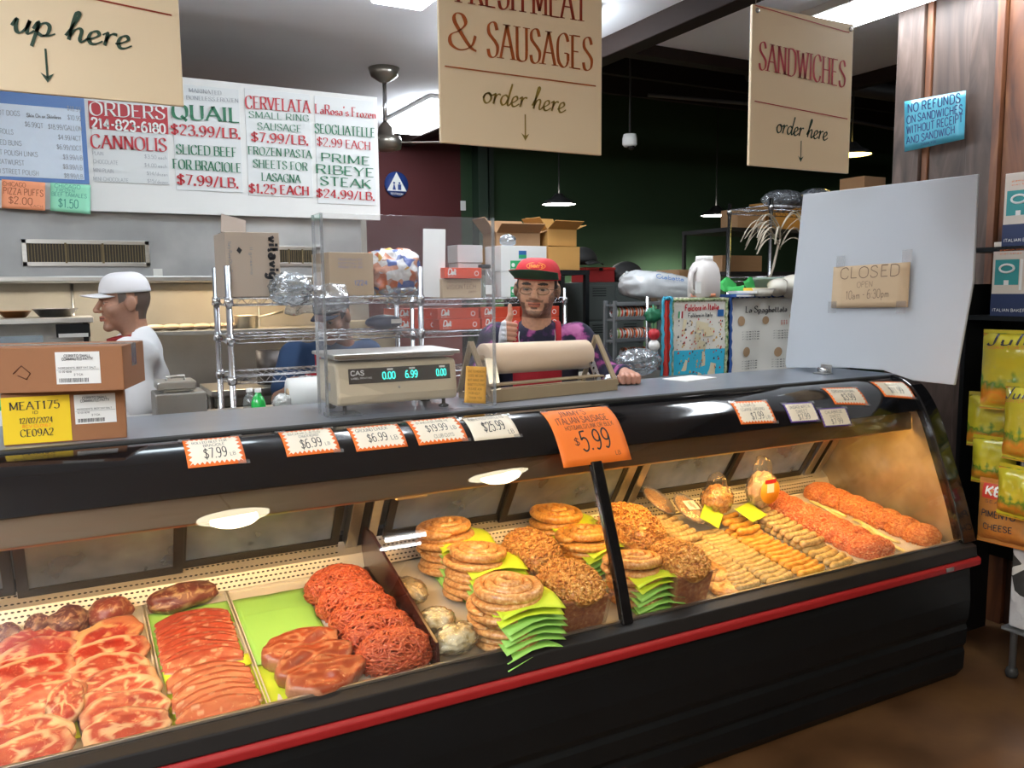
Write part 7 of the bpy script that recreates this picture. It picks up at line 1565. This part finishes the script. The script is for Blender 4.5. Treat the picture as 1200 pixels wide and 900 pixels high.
def facecol(p, base, hair, beard=0):
    x, y, z = p; ax = abs(x); c = list(base)
    if y < -.02:
        if ((ax - .030) / .019) ** 2 + ((z - .032 - .12 * (.03 - abs(ax - .03))) / .0068) ** 2 < 1: return hair
        e = ((ax - .030) / .013) ** 2 + ((z - .0085) / .0050) ** 2
        if e < 1: return (.03, .02, .015) if abs(ax - .030) < .0065 else (.36, .27, .23)
        if e < 1.7 and z > .009: return tuple(q * .4 for q in base)
        if ax < .023 and -.069 < z < -.0475 and y < -.08: 
            return (base[0] * .85, base[1] * .52, base[2] * .5) if abs(z + .0575) > .002 else (.10, .03, .02)
    n = nz(x * 90, y * 90, z * 90) * .15
    if beard:
        jaw = z < -.040 + .055 * max(0, (ax - .035) / .04) and z > -.125 and y < .03 
        mus = ax < .032 and -.048 < z < -.036 and y < -.07
        chin = ax < .012 and -.080 < z < -.07
        inner = ax < .036 - .2 * max(0, -.06 - z) and z > -.085
        if mus or (jaw and (not inner) and (z < -.05 or ax > .052)) or chin: k = beard * (.8 + n * 2); return tuple(base[q] * (1 - k) + hair[q] * k for q in range(3))
    if z > .055 - (.09 if y > .0 else 0) * 1 and (y > .035 or z > .07) and not (ax > .07 and z < .03): return hair
    if y > .045 and z > -.07: return hair
    if ax > .066 and -.01 < z < .05 and -.03 < y < .0: return hair
    if .02 < y and z < -.12: return base
    return tuple(max(0, q * (1 + n)) for q in c)
def mergein(A, B, cols=None, bc=None):
    b = len(A.v); A.v += B.v; A.f += [tuple(i + b for i in f) for f in B.f]; A.m += B.m; A.sm += B.sm
def make_head(Mh, base, hair, beard=0, s=1.0, h=.0036):
    mb = nets(lambda X: headsdf(X, s), (-.105 * s, -.135 * s, -.21 * s), (.105 * s, .13 * s, .145 * s), h)
    cols = [facecol([q / s for q in v], base, hair, beard) for v in mb.v]; mb.v = [tuple(Mh @ Vector(v)) for v in mb.v]; return mb, cols
def hand_sdf(kind, sx=1):
    def f(X):
        X = X.copy(); X[..., 0] *= sx
        if kind == 'thumb':      # fist with the thumb up, finger backs towards -y, fingers curl to +x
            d = ell_(X, (-.004, .004, .0), (.030, .030, .046))
            for i, z in enumerate((.030, .0105, -.009, -.028)):
                r = (.0105, .0108, .0102, .009)[i]; k = (1, 1.04, 1, .88)[i]
                g = cap_(X, (-.020, -.012, z), (-.010, -.046 * k, z - .002), r, r * .95); g = np.minimum(g, cap_(X, (-.010, -.046 * k, z - .002), (.024, -.044 * k, z - .004), r * .98, r * .93)); g = np.minimum(g, cap_(X, (.024, -.044 * k, z - .004), (.028, -.018, z - .004), r * .92, r * .85))
                d = smin(d, g, .0035)
            t_ = cap_(X, (-.004, -.010, .036), (.004, -.020, .066), .0150, .0115); t_ = smin(t_, cap_(X, (.004, -.020, .066), (.000, -.018, .104), .0112, .0088), .004); d = smin(d, t_, .008)
            return smin(d, cap_(X, (-.006, .010, -.030), (-.016, .034, -.075), .026, .024), .02)
        if kind == 'fist':       # palm down on the counter, knuckles towards -y, wrist towards +y
            d = ell_(X, (0, .012, .004), (.040, .040, .024))
            for i, x in enumerate((-.031, -.0105, .010, .029)):
                r = (.0108, .0112, .0106, .0095)[i]
                g = cap_(X, (x, -.012, .012), (x * 1.06, -.042, .006), r, r); g = np.minimum(g, cap_(X, (x * 1.06, -.042, .006), (x * 1.04, -.036, -.016), r * .97, r * .92)); g = np.minimum(g, cap_(X, (x * 1.04, -.036, -.016), (x, -.010, -.020), r * .9, r * .85)); d = smin(d, g, .0035)
            t_ = cap_(X, (-.036, .022, -.004), (-.046, -.010, -.008), .0125, .011); t_ = smin(t_, cap_(X, (-.046, -.010, -.008), (-.030, -.030, -.016), .0108, .009), .004); d = smin(d, t_, .005)
            return smin(d, cap_(X, (0, .035, .004), (0, .10, .012), .024, .026), .02)
        # open relaxed hand reaching along -x, palm down
        d = ell_(X, (0, 0, 0), (.046, .036, .016))
        for i, y in enumerate((-.028, -.010, .009, .026)):
            L_ = (.034, .040, .037, .028)[i]; r = (.0098, .0102, .0098, .0088)[i]
            g = cap_(X, (-.030, y, .002), (-.036 - L_, y * 1.15, -.004), r, r * .92); g = np.minimum(g, cap_(X, (-.036 - L_, y * 1.15, -.004), (-.040 - L_ * 1.7, y * 1.1, -.026), r * .9, r * .8)); d = smin(d, g, .003)
        t_ = cap_(X, (.012, -.026, -.004), (-.016, -.056, -.012), .0135, .0115); t_ = smin(t_, cap_(X, (-.016, -.056, -.012), (-.046, -.062, -.020), .011, .0088), .004); d = smin(d, t_, .006)
        return smin(d, cap_(X, (.035, 0, 0), (.10, .0, .004), .022, .026), .02)
    return f
def make_hand(kind, Mh, base, h=.0030, nails=True):
    lo, hi = {'thumb': ((-.06, -.07, -.10), (.055, .065, .12)), 'fist': ((-.07, -.065, -.045), (.06, .125, .045)), 'open': ((-.13, -.085, -.06), (.125, .06, .04))}[kind]
    mb = nets(hand_sdf(kind), lo, hi, h); n = len(mb.v); mb.v = [tuple(Mh @ Vector(v)) for v in mb.v]
    return mb, [tuple(q * (1 + .12 * nz(v[0] * 60, v[1] * 60, v[2] * 60)) for q in base) for v in mb.v]
def limb(X, pts, rs, k=.02):
    d = None
    for a, b, r0, r1 in zip(pts, pts[1:], rs, rs[1:]):
        g = cap_(X, a, b, r0, r1); d = g if d is None else smin(d, g, k)
    return d
def torso(X, sh=.19, lean=0, y0=0, zs=1.39, waist=.15, belly=.135):
    d = ell_(X, (0, y0 + .01, zs - .16), (sh * .93, .115, .21)); d = smin(d, cap_(X, (-sh + .03, y0 + .015, zs - .015), (sh - .03, y0 + .015, zs - .015), .060, .060), .05)
    d = smin(d, ell_(X, (0, y0 + .0, zs - .40), (waist * 1.12, belly, .20)), .07); d = smin(d, ell_(X, (0, y0 + .01, zs - .52), (waist * 1.15, belly * .95, .12)), .06)
    return smin(d, cap_(X, (0, y0 + .025, zs), (0, y0 + .02, zs + .055), .070, .058), .04)
def legs(X, y0=0):
    d = None
    for s in (-1, 1):
        g = limb(X, [(s * .09, y0 + .01, .93), (s * .11, y0 + .0, .50), (s * .115, y0 + .02, .09)], [.10, .070, .050], .02)
        g = smin(g, cap_(X, (s * .115, y0 + .03, .045), (s * .125, y0 - .12, .035), .045, .034), .03); d = g if d is None else np.minimum(d, g)
    return np.maximum(smin(d, ell_(X, (0, y0 + .01, .93), (.17, .13, .12)), .05), -X[..., 2])
def T(loc, rx=0, ry=0, rz=0): return Matrix.Translation(Vector(loc)) @ Matrix.Rotation(R(rz), 4, 'Z') @ Matrix.Rotation(R(ry), 4, 'Y') @ Matrix.Rotation(R(rx), 4, 'X')
# ---- worker with the red cap
HW = P(629, 341, y=3.16); RZW = R(-30)
wk = thing('person', 'person in a red cap, glasses and red apron giving a thumbs up behind the counter', 'person', (HW.x, HW.y, 0), RZW)
toL = lambda p: Matrix.Rotation(-RZW, 3, 'Z') @ (Vector(p) - Vector((HW.x, HW.y, 0)))
MHd = T((0, -.055, HW.z + .002), 3, 3, -6) @ Matrix.Diagonal((1.12, 1.0, .91, 1))
SK = (.60, .32, .20); HR = (.018, .012, .010)
body, cols = make_head(MHd, SK, HR, .78, 1.02)
fist = toL(P(737, 441, z=1.242)); fist = Vector((fist.x, fist.y, 1.2105 + .0275)); MF = T(fist, 0, 0, 8)
hm, hc = make_hand('fist', MF, (.52, .25, .17)); mergein(body, hm); cols += hc
hp = Vector((-.118, -.225, 1.425)); MTh = T(hp, -6, 4, 6); hm, hc = make_hand('thumb', MTh, (.56, .29, .20)); mergein(body, hm); cols += hc
wrF = MF @ Vector((0, .075, .010)); wrT = MTh @ Vector((-.012, .030, -.070)); elL = Vector((.315, -.02, 1.215)); elR = Vector((-.285, -.03, 1.165)); SHL = (.185, .015, 1.380); SHR = (-.185, .015, 1.380)
core = nets(lambda X: smin(torso(X, .175, 0, 0, 1.398, .13, .115), np.minimum(limb(X, [SHL, tuple(elL), tuple(wrF)], [.045, .032, .026]), limb(X, [SHR, tuple(elR), tuple(wrT)], [.045, .032, .026])), .02) + .012, (-.42, -.42, .80), (.45, .22, 1.52), .014)
mergein(body, core); cols += [SK] * len(core.v)
lg = nets(lambda X: legs(X), (-.26, -.22, -.02), (.26, .20, 1.1), .016); mergein(body, lg); cols += [(.03, .03, .04)] * len(lg.v)
bo = ob('body', body, SKIN, wk, cols=cols)
shirt_f = lambda X: smin(torso(X, .195, 0, 0, 1.398, .155, .14), np.minimum(limb(X, [SHL, tuple(elL), tuple(wrF + (elL - wrF) * .12)], [.068, .054, .040]), limb(X, [SHR, tuple(elR), tuple(wrT + (elR - wrT) * .22)], [.068, .054, .042])), .035)
def shirtsdf(X):
    d = shirt_f(X) + .004 * np.sin(X[..., 2] * 42 + X[..., 0] * 16) * np.cos(X[..., 0] * 24 + X[..., 1] * 12)
    d = np.maximum(d, -(cap_(X, (0, .0, 1.46), (0, .0, 1.60), .062, .09))); return np.maximum(d, -(X[..., 2] - .86))
TIE = specks('navy and pink tie dyed cloth', [(.50, (.014, .014, .036)), (.56, (.045, .02, .075)), (.60, (.34, .07, .25)), (.70, (.55, .18, .42))], 13, .85, .3, rnd=False, detail=3, bscale=25)
ob('tie_dye_shirt', nets(shirtsdf, (-.43, -.42, .84), (.46, .24, 1.50), .0095), TIE, wk, label='navy shirt with pink tie dye blotches')
RAP = mat('red apron cloth', (.42, .012, .025), .8, bump=.3, bscale=25)
def apron(X):
    d = shirt_f(X) - .009; x, y, z = X[..., 0], X[..., 1], X[..., 2]
    bib = np.maximum(np.maximum(np.abs(x) - .105, z - 1.325), y + .02); skirt = np.maximum(np.maximum(np.abs(x) - .175, z - 1.17), y + .01)
    strap = np.maximum(np.maximum(np.abs(np.abs(x) - .092) - .0125, z - 1.46), np.maximum(y - .03, 1.30 - z)); reg = np.minimum(np.minimum(bib, skirt), strap)
    return np.maximum(np.maximum(d, reg), .62 - z)
ob('apron', nets(apron, (-.21, -.26, .6), (.21, .06, 1.50), .0075), RAP, wk, label='bright red bib apron')
mb = MB(); letters(mb, 'DUROS', (-.055, -.1365, 1.352), (.075, -.1365, 1.352), (0, 0, 1), .022, thick=.16); ob('shirt_print', mb, mat('pale green print', (.45, .60, .35), .7), wk)
def H(v): return MHd @ Vector(v)
capm = mat('red cap cloth', (.55, .02, .03), .7, bump=.2, bscale=30); brm = mat('dark green cap brim', (.01, .07, .035), .6)
def MHm(mb, M=MHd): mb.v = [tuple(M @ Vector(v)) for v in mb.v]; return mb
mb = MB().grid(lambda u, v: (math.cos(2 * PI * u) * .0885 * math.cos(v * PI / 2 * .985) ** .55, .012 + math.sin(2 * PI * u) * .104 * math.cos(v * PI / 2 * .985) ** .55, .052 + .098 * math.sin(v * PI / 2) ** 1.0), 48, 16, cu=True); cp_ = ob('cap_crown', MHm(mb), capm, wk, solid=.003)
def brim(u, v):
    a = (u - .5) * 2.5; r = 1 + .0 * v; x = math.sin(a) * .088 * (1 + .10 * v); y = .012 - math.cos(a) * .104 - v * .078 * math.cos(a * .62) ** 1.2; return (x - .010 * v, y, .056 + .046 * v - .014 * math.sin(a) ** 2 * v)
br_ = ob('cap_brim', MHm(MB().grid(brim, 26, 8)), brm, cp_, solid=.003); 
ob('brim_top', MHm(MB().grid(lambda u, v: tuple(Vector(brim(u, v)) + Vector((0, 0, .0030))), 26, 8)), capm, cp_, solid=.002)
mb = MB(); N_ = 28; fl = lambda x, z: (x, .012 - .104 * math.cos(math.asin(min(.95, abs(x) / .0885))) * max(.1, 1 - ((z - .052) / .098) ** 2) ** .28 - .003, z)
for k in range(N_): a0_, a1_ = 2 * PI * k / N_, 2 * PI * (k + 1) / N_; mb.add([fl(.036 * math.cos(a0_), .116 + .017 * math.sin(a0_)), fl(.036 * math.cos(a1_), .116 + .017 * math.sin(a1_)), fl(.0335 * math.cos(a1_), .116 + .0148 * math.sin(a1_)), fl(.0335 * math.cos(a0_), .116 + .0148 * math.sin(a0_))], [(0, 1, 2, 3)])
b = MB(); letters(b, "JIMMY'S", (-.027, 0, .1085), (.027, 0, .1085), (0, 0, 1), .015, off=0, thick=.17, seg=3); b.v = [fl(v[0], v[2]) for v in b.v]; mb.add(b.v, b.f, False); ob('cap_emblem', MHm(mb), mat('orange embroidery', (.85, .30, .04), .6), cp_)
mb = MB()
for s in (-1, 1):
    pts = [(s * .031 + .0235 * math.cos(a) * (1 if abs(math.cos(a)) < .9 else 1), -.1005 + .30 * abs(.0 + .0235 * math.cos(a)) * .0 + abs(s * .031 + .0235 * math.cos(a)) ** 2 * 3.6, .004 + .0165 * math.sin(a)) for a in [k * PI / 11 for k in range(22)]]; mb.tube(pts, .0017, 6, closed=True)
    mb.tube([(s * .055, -.0905, .012), (s * .074, -.06, .012), (s * .083, .01, .010)], .0016, 5)
mb.tube([(-.008, -.101, .008), (0, -.104, .011), (.008, -.101, .008)], .0011, 5); gl_ = ob('glasses', MHm(mb), mat('thin gold frame', (.20, .12, .06), .3, .6), wk)
for s in (-1, 1): ob('glasses_lens', MHm(MB().add([(s * .031 + .0225 * math.cos(a), -.1003 + abs(s * .031 + .0225 * math.cos(a)) ** 2 * 3.6, .004 + .0155 * math.sin(a)) for a in [k * PI / 11 for k in range(22)]], [tuple(range(22))])), clear('spectacle lens %d' % s, (.97, .97, .97), .04, .0), gl_)
mb = MB()
pts = [(.078 * math.sin(a), -.085 - .052 * max(0, math.cos(a)) + (.10 if math.cos(a) < 0 else 0) * -math.cos(a) + .01, 1.375 + (.085 if True else 0) * (-math.cos(a)) * 1.0 + .02) for a in [k * PI / 24 for k in range(-21, 22)]]
mb.tube(pts, .0022, 6); ob('necklace', mb, mat('silver chain', (.6, .6, .58), .3, .9), wk)
ob('earring', MHm(MB().lathe([(.003, -.002), (.0065, 0), (.003, .002)], (.084, .012, -.036), 12, Matrix.Rotation(R(90), 3, 'Y'))), CHROME, wk)
GLV = clear('thin white glove film', (.85, .85, .88), .06, .25, haze=.42, hazecol=(.85, .85, .88), bump=.8, bscale=60)
gf = hand_sdf('thumb'); gm = nets(lambda X: np.maximum(gf(X) - .0022, np.maximum(X[..., 2] - .052, np.minimum(X[..., 0] + .010 + .10 * X[..., 2], X[..., 2] + .042))), (-.065, -.075, -.12), (.06, .07, .13), .0034); gm.v = [tuple(MTh @ Vector(v)) for v in gm.v]; ob('glove', gm, mat('white glove', (.68, .68, .72), .45, bump=.6, bscale=70), wk)
wd = (elR - wrT).normalized(); br0 = wrT + wd * .012
for k, (o_, m_, r_) in enumerate(((0, BLACKR, .0040), (.013, mat('orange bead bracelet', (.55, .32, .16), .5), .0045))):
    c = br0 + wd * o_; u_ = wd.cross(Vector((0, 0, 1))).normalized(); v_ = wd.cross(u_); ob('bracelet', MB().tube([c + u_ * .031 * math.cos(a) + v_ * .031 * math.sin(a) for a in [j * PI / 10 for j in range(20)]], r_, 6, closed=True), m_, wk)
# ---- man in the white cap, head in profile facing left
HM = P(150, 356, y=4.02)
mn = thing('person', 'person in a white cap and white T-shirt walking left through the kitchen', 'person', (HM.x, HM.y, 0), 0)
MH2 = T((-.02, .0, HM.z), 3, 0, -82)
body, cols = make_head(MH2, (.40, .20, .13), (.10, .07, .055), .25, 1.0)
SH1, SH2 = (-.02, -.185, 1.345), (.0, .185, 1.345); e1 = (.03, -.235, 1.08); w1 = (-.12, -.22, .90); e2 = (.06, .23, 1.08); w2 = (-.10, .2, .95)
def rotT(X, lean=0):   # torso turned to face -x
    Y_ = np.stack([-X[..., 1], X[..., 0], X[..., 2]], -1); return Y_
tf = lambda X: torso(rotT(X) - np.array((0, .02, 0)), .185, 0, 0, 1.345, .155, .135)
core = nets(lambda X: smin(tf(X) + .014, np.minimum(limb(X, [SH1, e1, w1], [.05, .042, .028]), limb(X, [SH2, e2, w2], [.05, .042, .028])), .02), (-.30, -.32, .78), (.30, .32, 1.48), .011); mergein(body, core); cols += [(.42, .22, .15)] * len(core.v)
for (w_, s_) in ((w1, 1), (w2, -1)):
    hm, hc = make_hand('open', T((w_[0] - .07, w_[1], w_[2] - .02), 0, -18, 0), (.42, .22, .15), .004); mergein(body, hm); cols += hc
lg = nets(lambda X: legs(rotT(X)), (-.26, -.26, -.02), (.26, .26, 1.1), .016); mergein(body, lg); cols += [(.05, .05, .07)] * len(lg.v)
ob('body', body, SKIN, mn, cols=cols)
ts = lambda X: np.maximum(np.maximum(smin(tf(X) - .006, np.minimum(limb(X, [SH1, tuple(Vector(SH1).lerp(Vector(e1), .80))], [.075, .070]), limb(X, [SH2, tuple(Vector(SH2).lerp(Vector(e2), .80))], [.075, .070])), .03) + .004 * np.sin(X[..., 2] * 35 + X[..., 1] * 20), -cap_(X, (-.02, 0, 1.42), (-.04, 0, 1.58), .058, .09)), .84 - X[..., 2])
ob('white_shirt', nets(ts, (-.30, -.34, .82), (.32, .34, 1.46), .011), mat('white T-shirt cloth', (.80, .80, .82), .9, bump=.3, bscale=20), mn)
wc = mat('white cap cloth', (.74, .72, .74), .8)
mb = MB().grid(lambda u, v: (math.cos(2 * PI * u) * .087 * math.cos(v * PI / 2 * .985) ** .6, .014 + math.sin(2 * PI * u) * .104 * math.cos(v * PI / 2 * .985) ** .6, .048 + .088 * math.sin(v * PI / 2)), 40, 14, cu=True); c_ = ob('cap_crown', MHm(mb, MH2), wc, mn, solid=.003)
ob('cap_brim', MHm(MB().grid(lambda u, v: (math.sin((u - .5) * 2.0) * .085 * (1 - .15 * v), .014 - math.cos((u - .5) * 2.0) * .104 - v * .075 * math.cos((u - .5) * 1.6), .050 - .004 * v - .022 * math.sin((u - .5) * 2) ** 2), 20, 6), MH2), wc, c_, solid=.003)
ob('collar', MB().tube([(-.025 + .062 * math.cos(a), .062 * math.sin(a), 1.405 + .012 * math.cos(a)) for a in [k * PI / 12 for k in range(24)]], .008, 6, closed=True), mat('dark red collar', (.30, .02, .02), .8), mn)
# ---- cook in the blue shirt behind the rack
HC = P(388, 372, y=4.15)
ck = thing('person', 'person in a dark cap, blue shirt and red apron reaching left behind the wire rack', 'person', (HC.x, HC.y, 0), R(-8))
MH3 = T((0, -.05, HC.z), 22, 0, -38)
body, cols = make_head(MH3, (.34, .17, .11), (.03, .02, .02), .3, 1.0, .0042)
zs = HC.z - .19; SA, SB_ = (-.185, .03, zs), (.185, .03, zs); eA = (-.27, -.12, zs - .20); wA = (-.20, -.30, zs - .105) ; eB = (.25, -.06, zs - .24); wB = (.10, -.26, zs - .26)
tf3 = lambda X: torso(X, .19, 0, .02, zs + .01, .16, .14)
core = nets(lambda X: smin(tf3(X) + .016, np.minimum(limb(X, [SA, eA, wA], [.05, .042, .028]), limb(X, [SB_, eB, wB], [.05, .042, .028])), .02), (-.36, -.36, .66), (.36, .24, zs + .13), .012); mergein(body, core); cols += [(.40, .20, .13)] * len(core.v)
hm, hc = make_hand('open', T((wA[0] + .05, wA[1] - .05, wA[2] + .02), 0, 10, 140), (.40, .2, .13), .004); mergein(body, hm); cols += hc
hm, hc = make_hand('open', T((wB[0] - .06, wB[1] - .04, wB[2]), 0, -10, 20), (.40, .2, .13), .004); mergein(body, hm); cols += hc
lg = nets(lambda X: legs(X), (-.26, -.22, -.02), (.26, .20, 1.1), .018); mergein(body, lg); cols += [(.04, .04, .05)] * len(lg.v)
ob('body', body, SKIN, ck, cols=cols)
ts3 = lambda X: np.maximum(smin(tf3(X) - .006, np.minimum(limb(X, [SA, tuple(Vector(SA).lerp(Vector(eA), .75))], [.075, .066]), limb(X, [SB_, tuple(Vector(SB_).lerp(Vector(eB), .75))], [.075, .066])), .03), .72 - X[..., 2])
ob('blue_shirt', nets(ts3, (-.34, -.26, .70), (.34, .24, zs + .12), .012), mat('dark blue shirt', (.02, .05, .12), .85), ck)
def ap3(X):
    x, y, z = X[..., 0], X[..., 1], X[..., 2]; reg = np.minimum(np.maximum(np.maximum(np.abs(x) - .18, z - zs + .08), y + .02), np.maximum(np.maximum(np.abs(np.abs(x) - .08) - .014, z - zs - .03), np.maximum(y - .02, zs - .14 - z)))
    return np.maximum(np.maximum(tf3(X) - .016, reg), .6 - z)
ob('apron', nets(ap3, (-.22, -.24, .58), (.22, .06, zs + .06), .009), RAP, ck)
mb = MB().grid(lambda u, v: (math.cos(2 * PI * u) * .087 * math.cos(v * PI / 2 * .985) ** .6, .014 + math.sin(2 * PI * u) * .104 * math.cos(v * PI / 2 * .985) ** .6, .048 + .085 * math.sin(v * PI / 2)), 36, 12, cu=True); ncap = mat('navy cap cloth', (.012, .018, .04), .8); c_ = ob('cap_crown', MHm(mb, MH3), ncap, ck, solid=.003)
ob('cap_brim', MHm(MB().grid(lambda u, v: (math.sin((u - .5) * 2.0) * .085 * (1 - .15 * v), .014 - math.cos((u - .5) * 2.0) * .104 - v * .07 * math.cos((u - .5) * 1.6), .050 - .022 * math.sin((u - .5) * 2) ** 2), 20, 6), MH3), ncap, c_, solid=.003)
ob('glove', nets(lambda X: np.maximum(hand_sdf('open')(X) - .003, X[..., 0] - .06), (-.14, -.09, -.07), (.13, .07, .05), .004).xf(T((wA[0] + .05, wA[1] - .05, wA[2] + .02), 0, 10, 140)), mat('white work glove', (.62, .62, .60), .6), ck)
# ------------------------------------------------------------------ world and view
w = bpy.data.worlds.new('world'); SC.world = w; w.use_nodes = True
w.node_tree.nodes['Background'].inputs[0].default_value = (.5, .6, .8, 1); w.node_tree.nodes['Background'].inputs[1].default_value = .02
SC.view_settings.view_transform = 'Standard'; SC.view_settings.look = 'None'; SC.view_settings.gamma = 1; SC.view_settings.exposure = 0.58
SC.view_settings.use_curve_mapping = False
SC.cycles.max_bounces = 8; SC.cycles.diffuse_bounces = 3; SC.cycles.glossy_bounces = 4; SC.cycles.transparent_max_bounces = 24; SC.cycles.transmission_bounces = 6
SC.cycles.sample_clamp_indirect = 6; SC.cycles.use_denoising = True; SC.cycles.caustics_reflective = False; SC.cycles.caustics_refractive = False
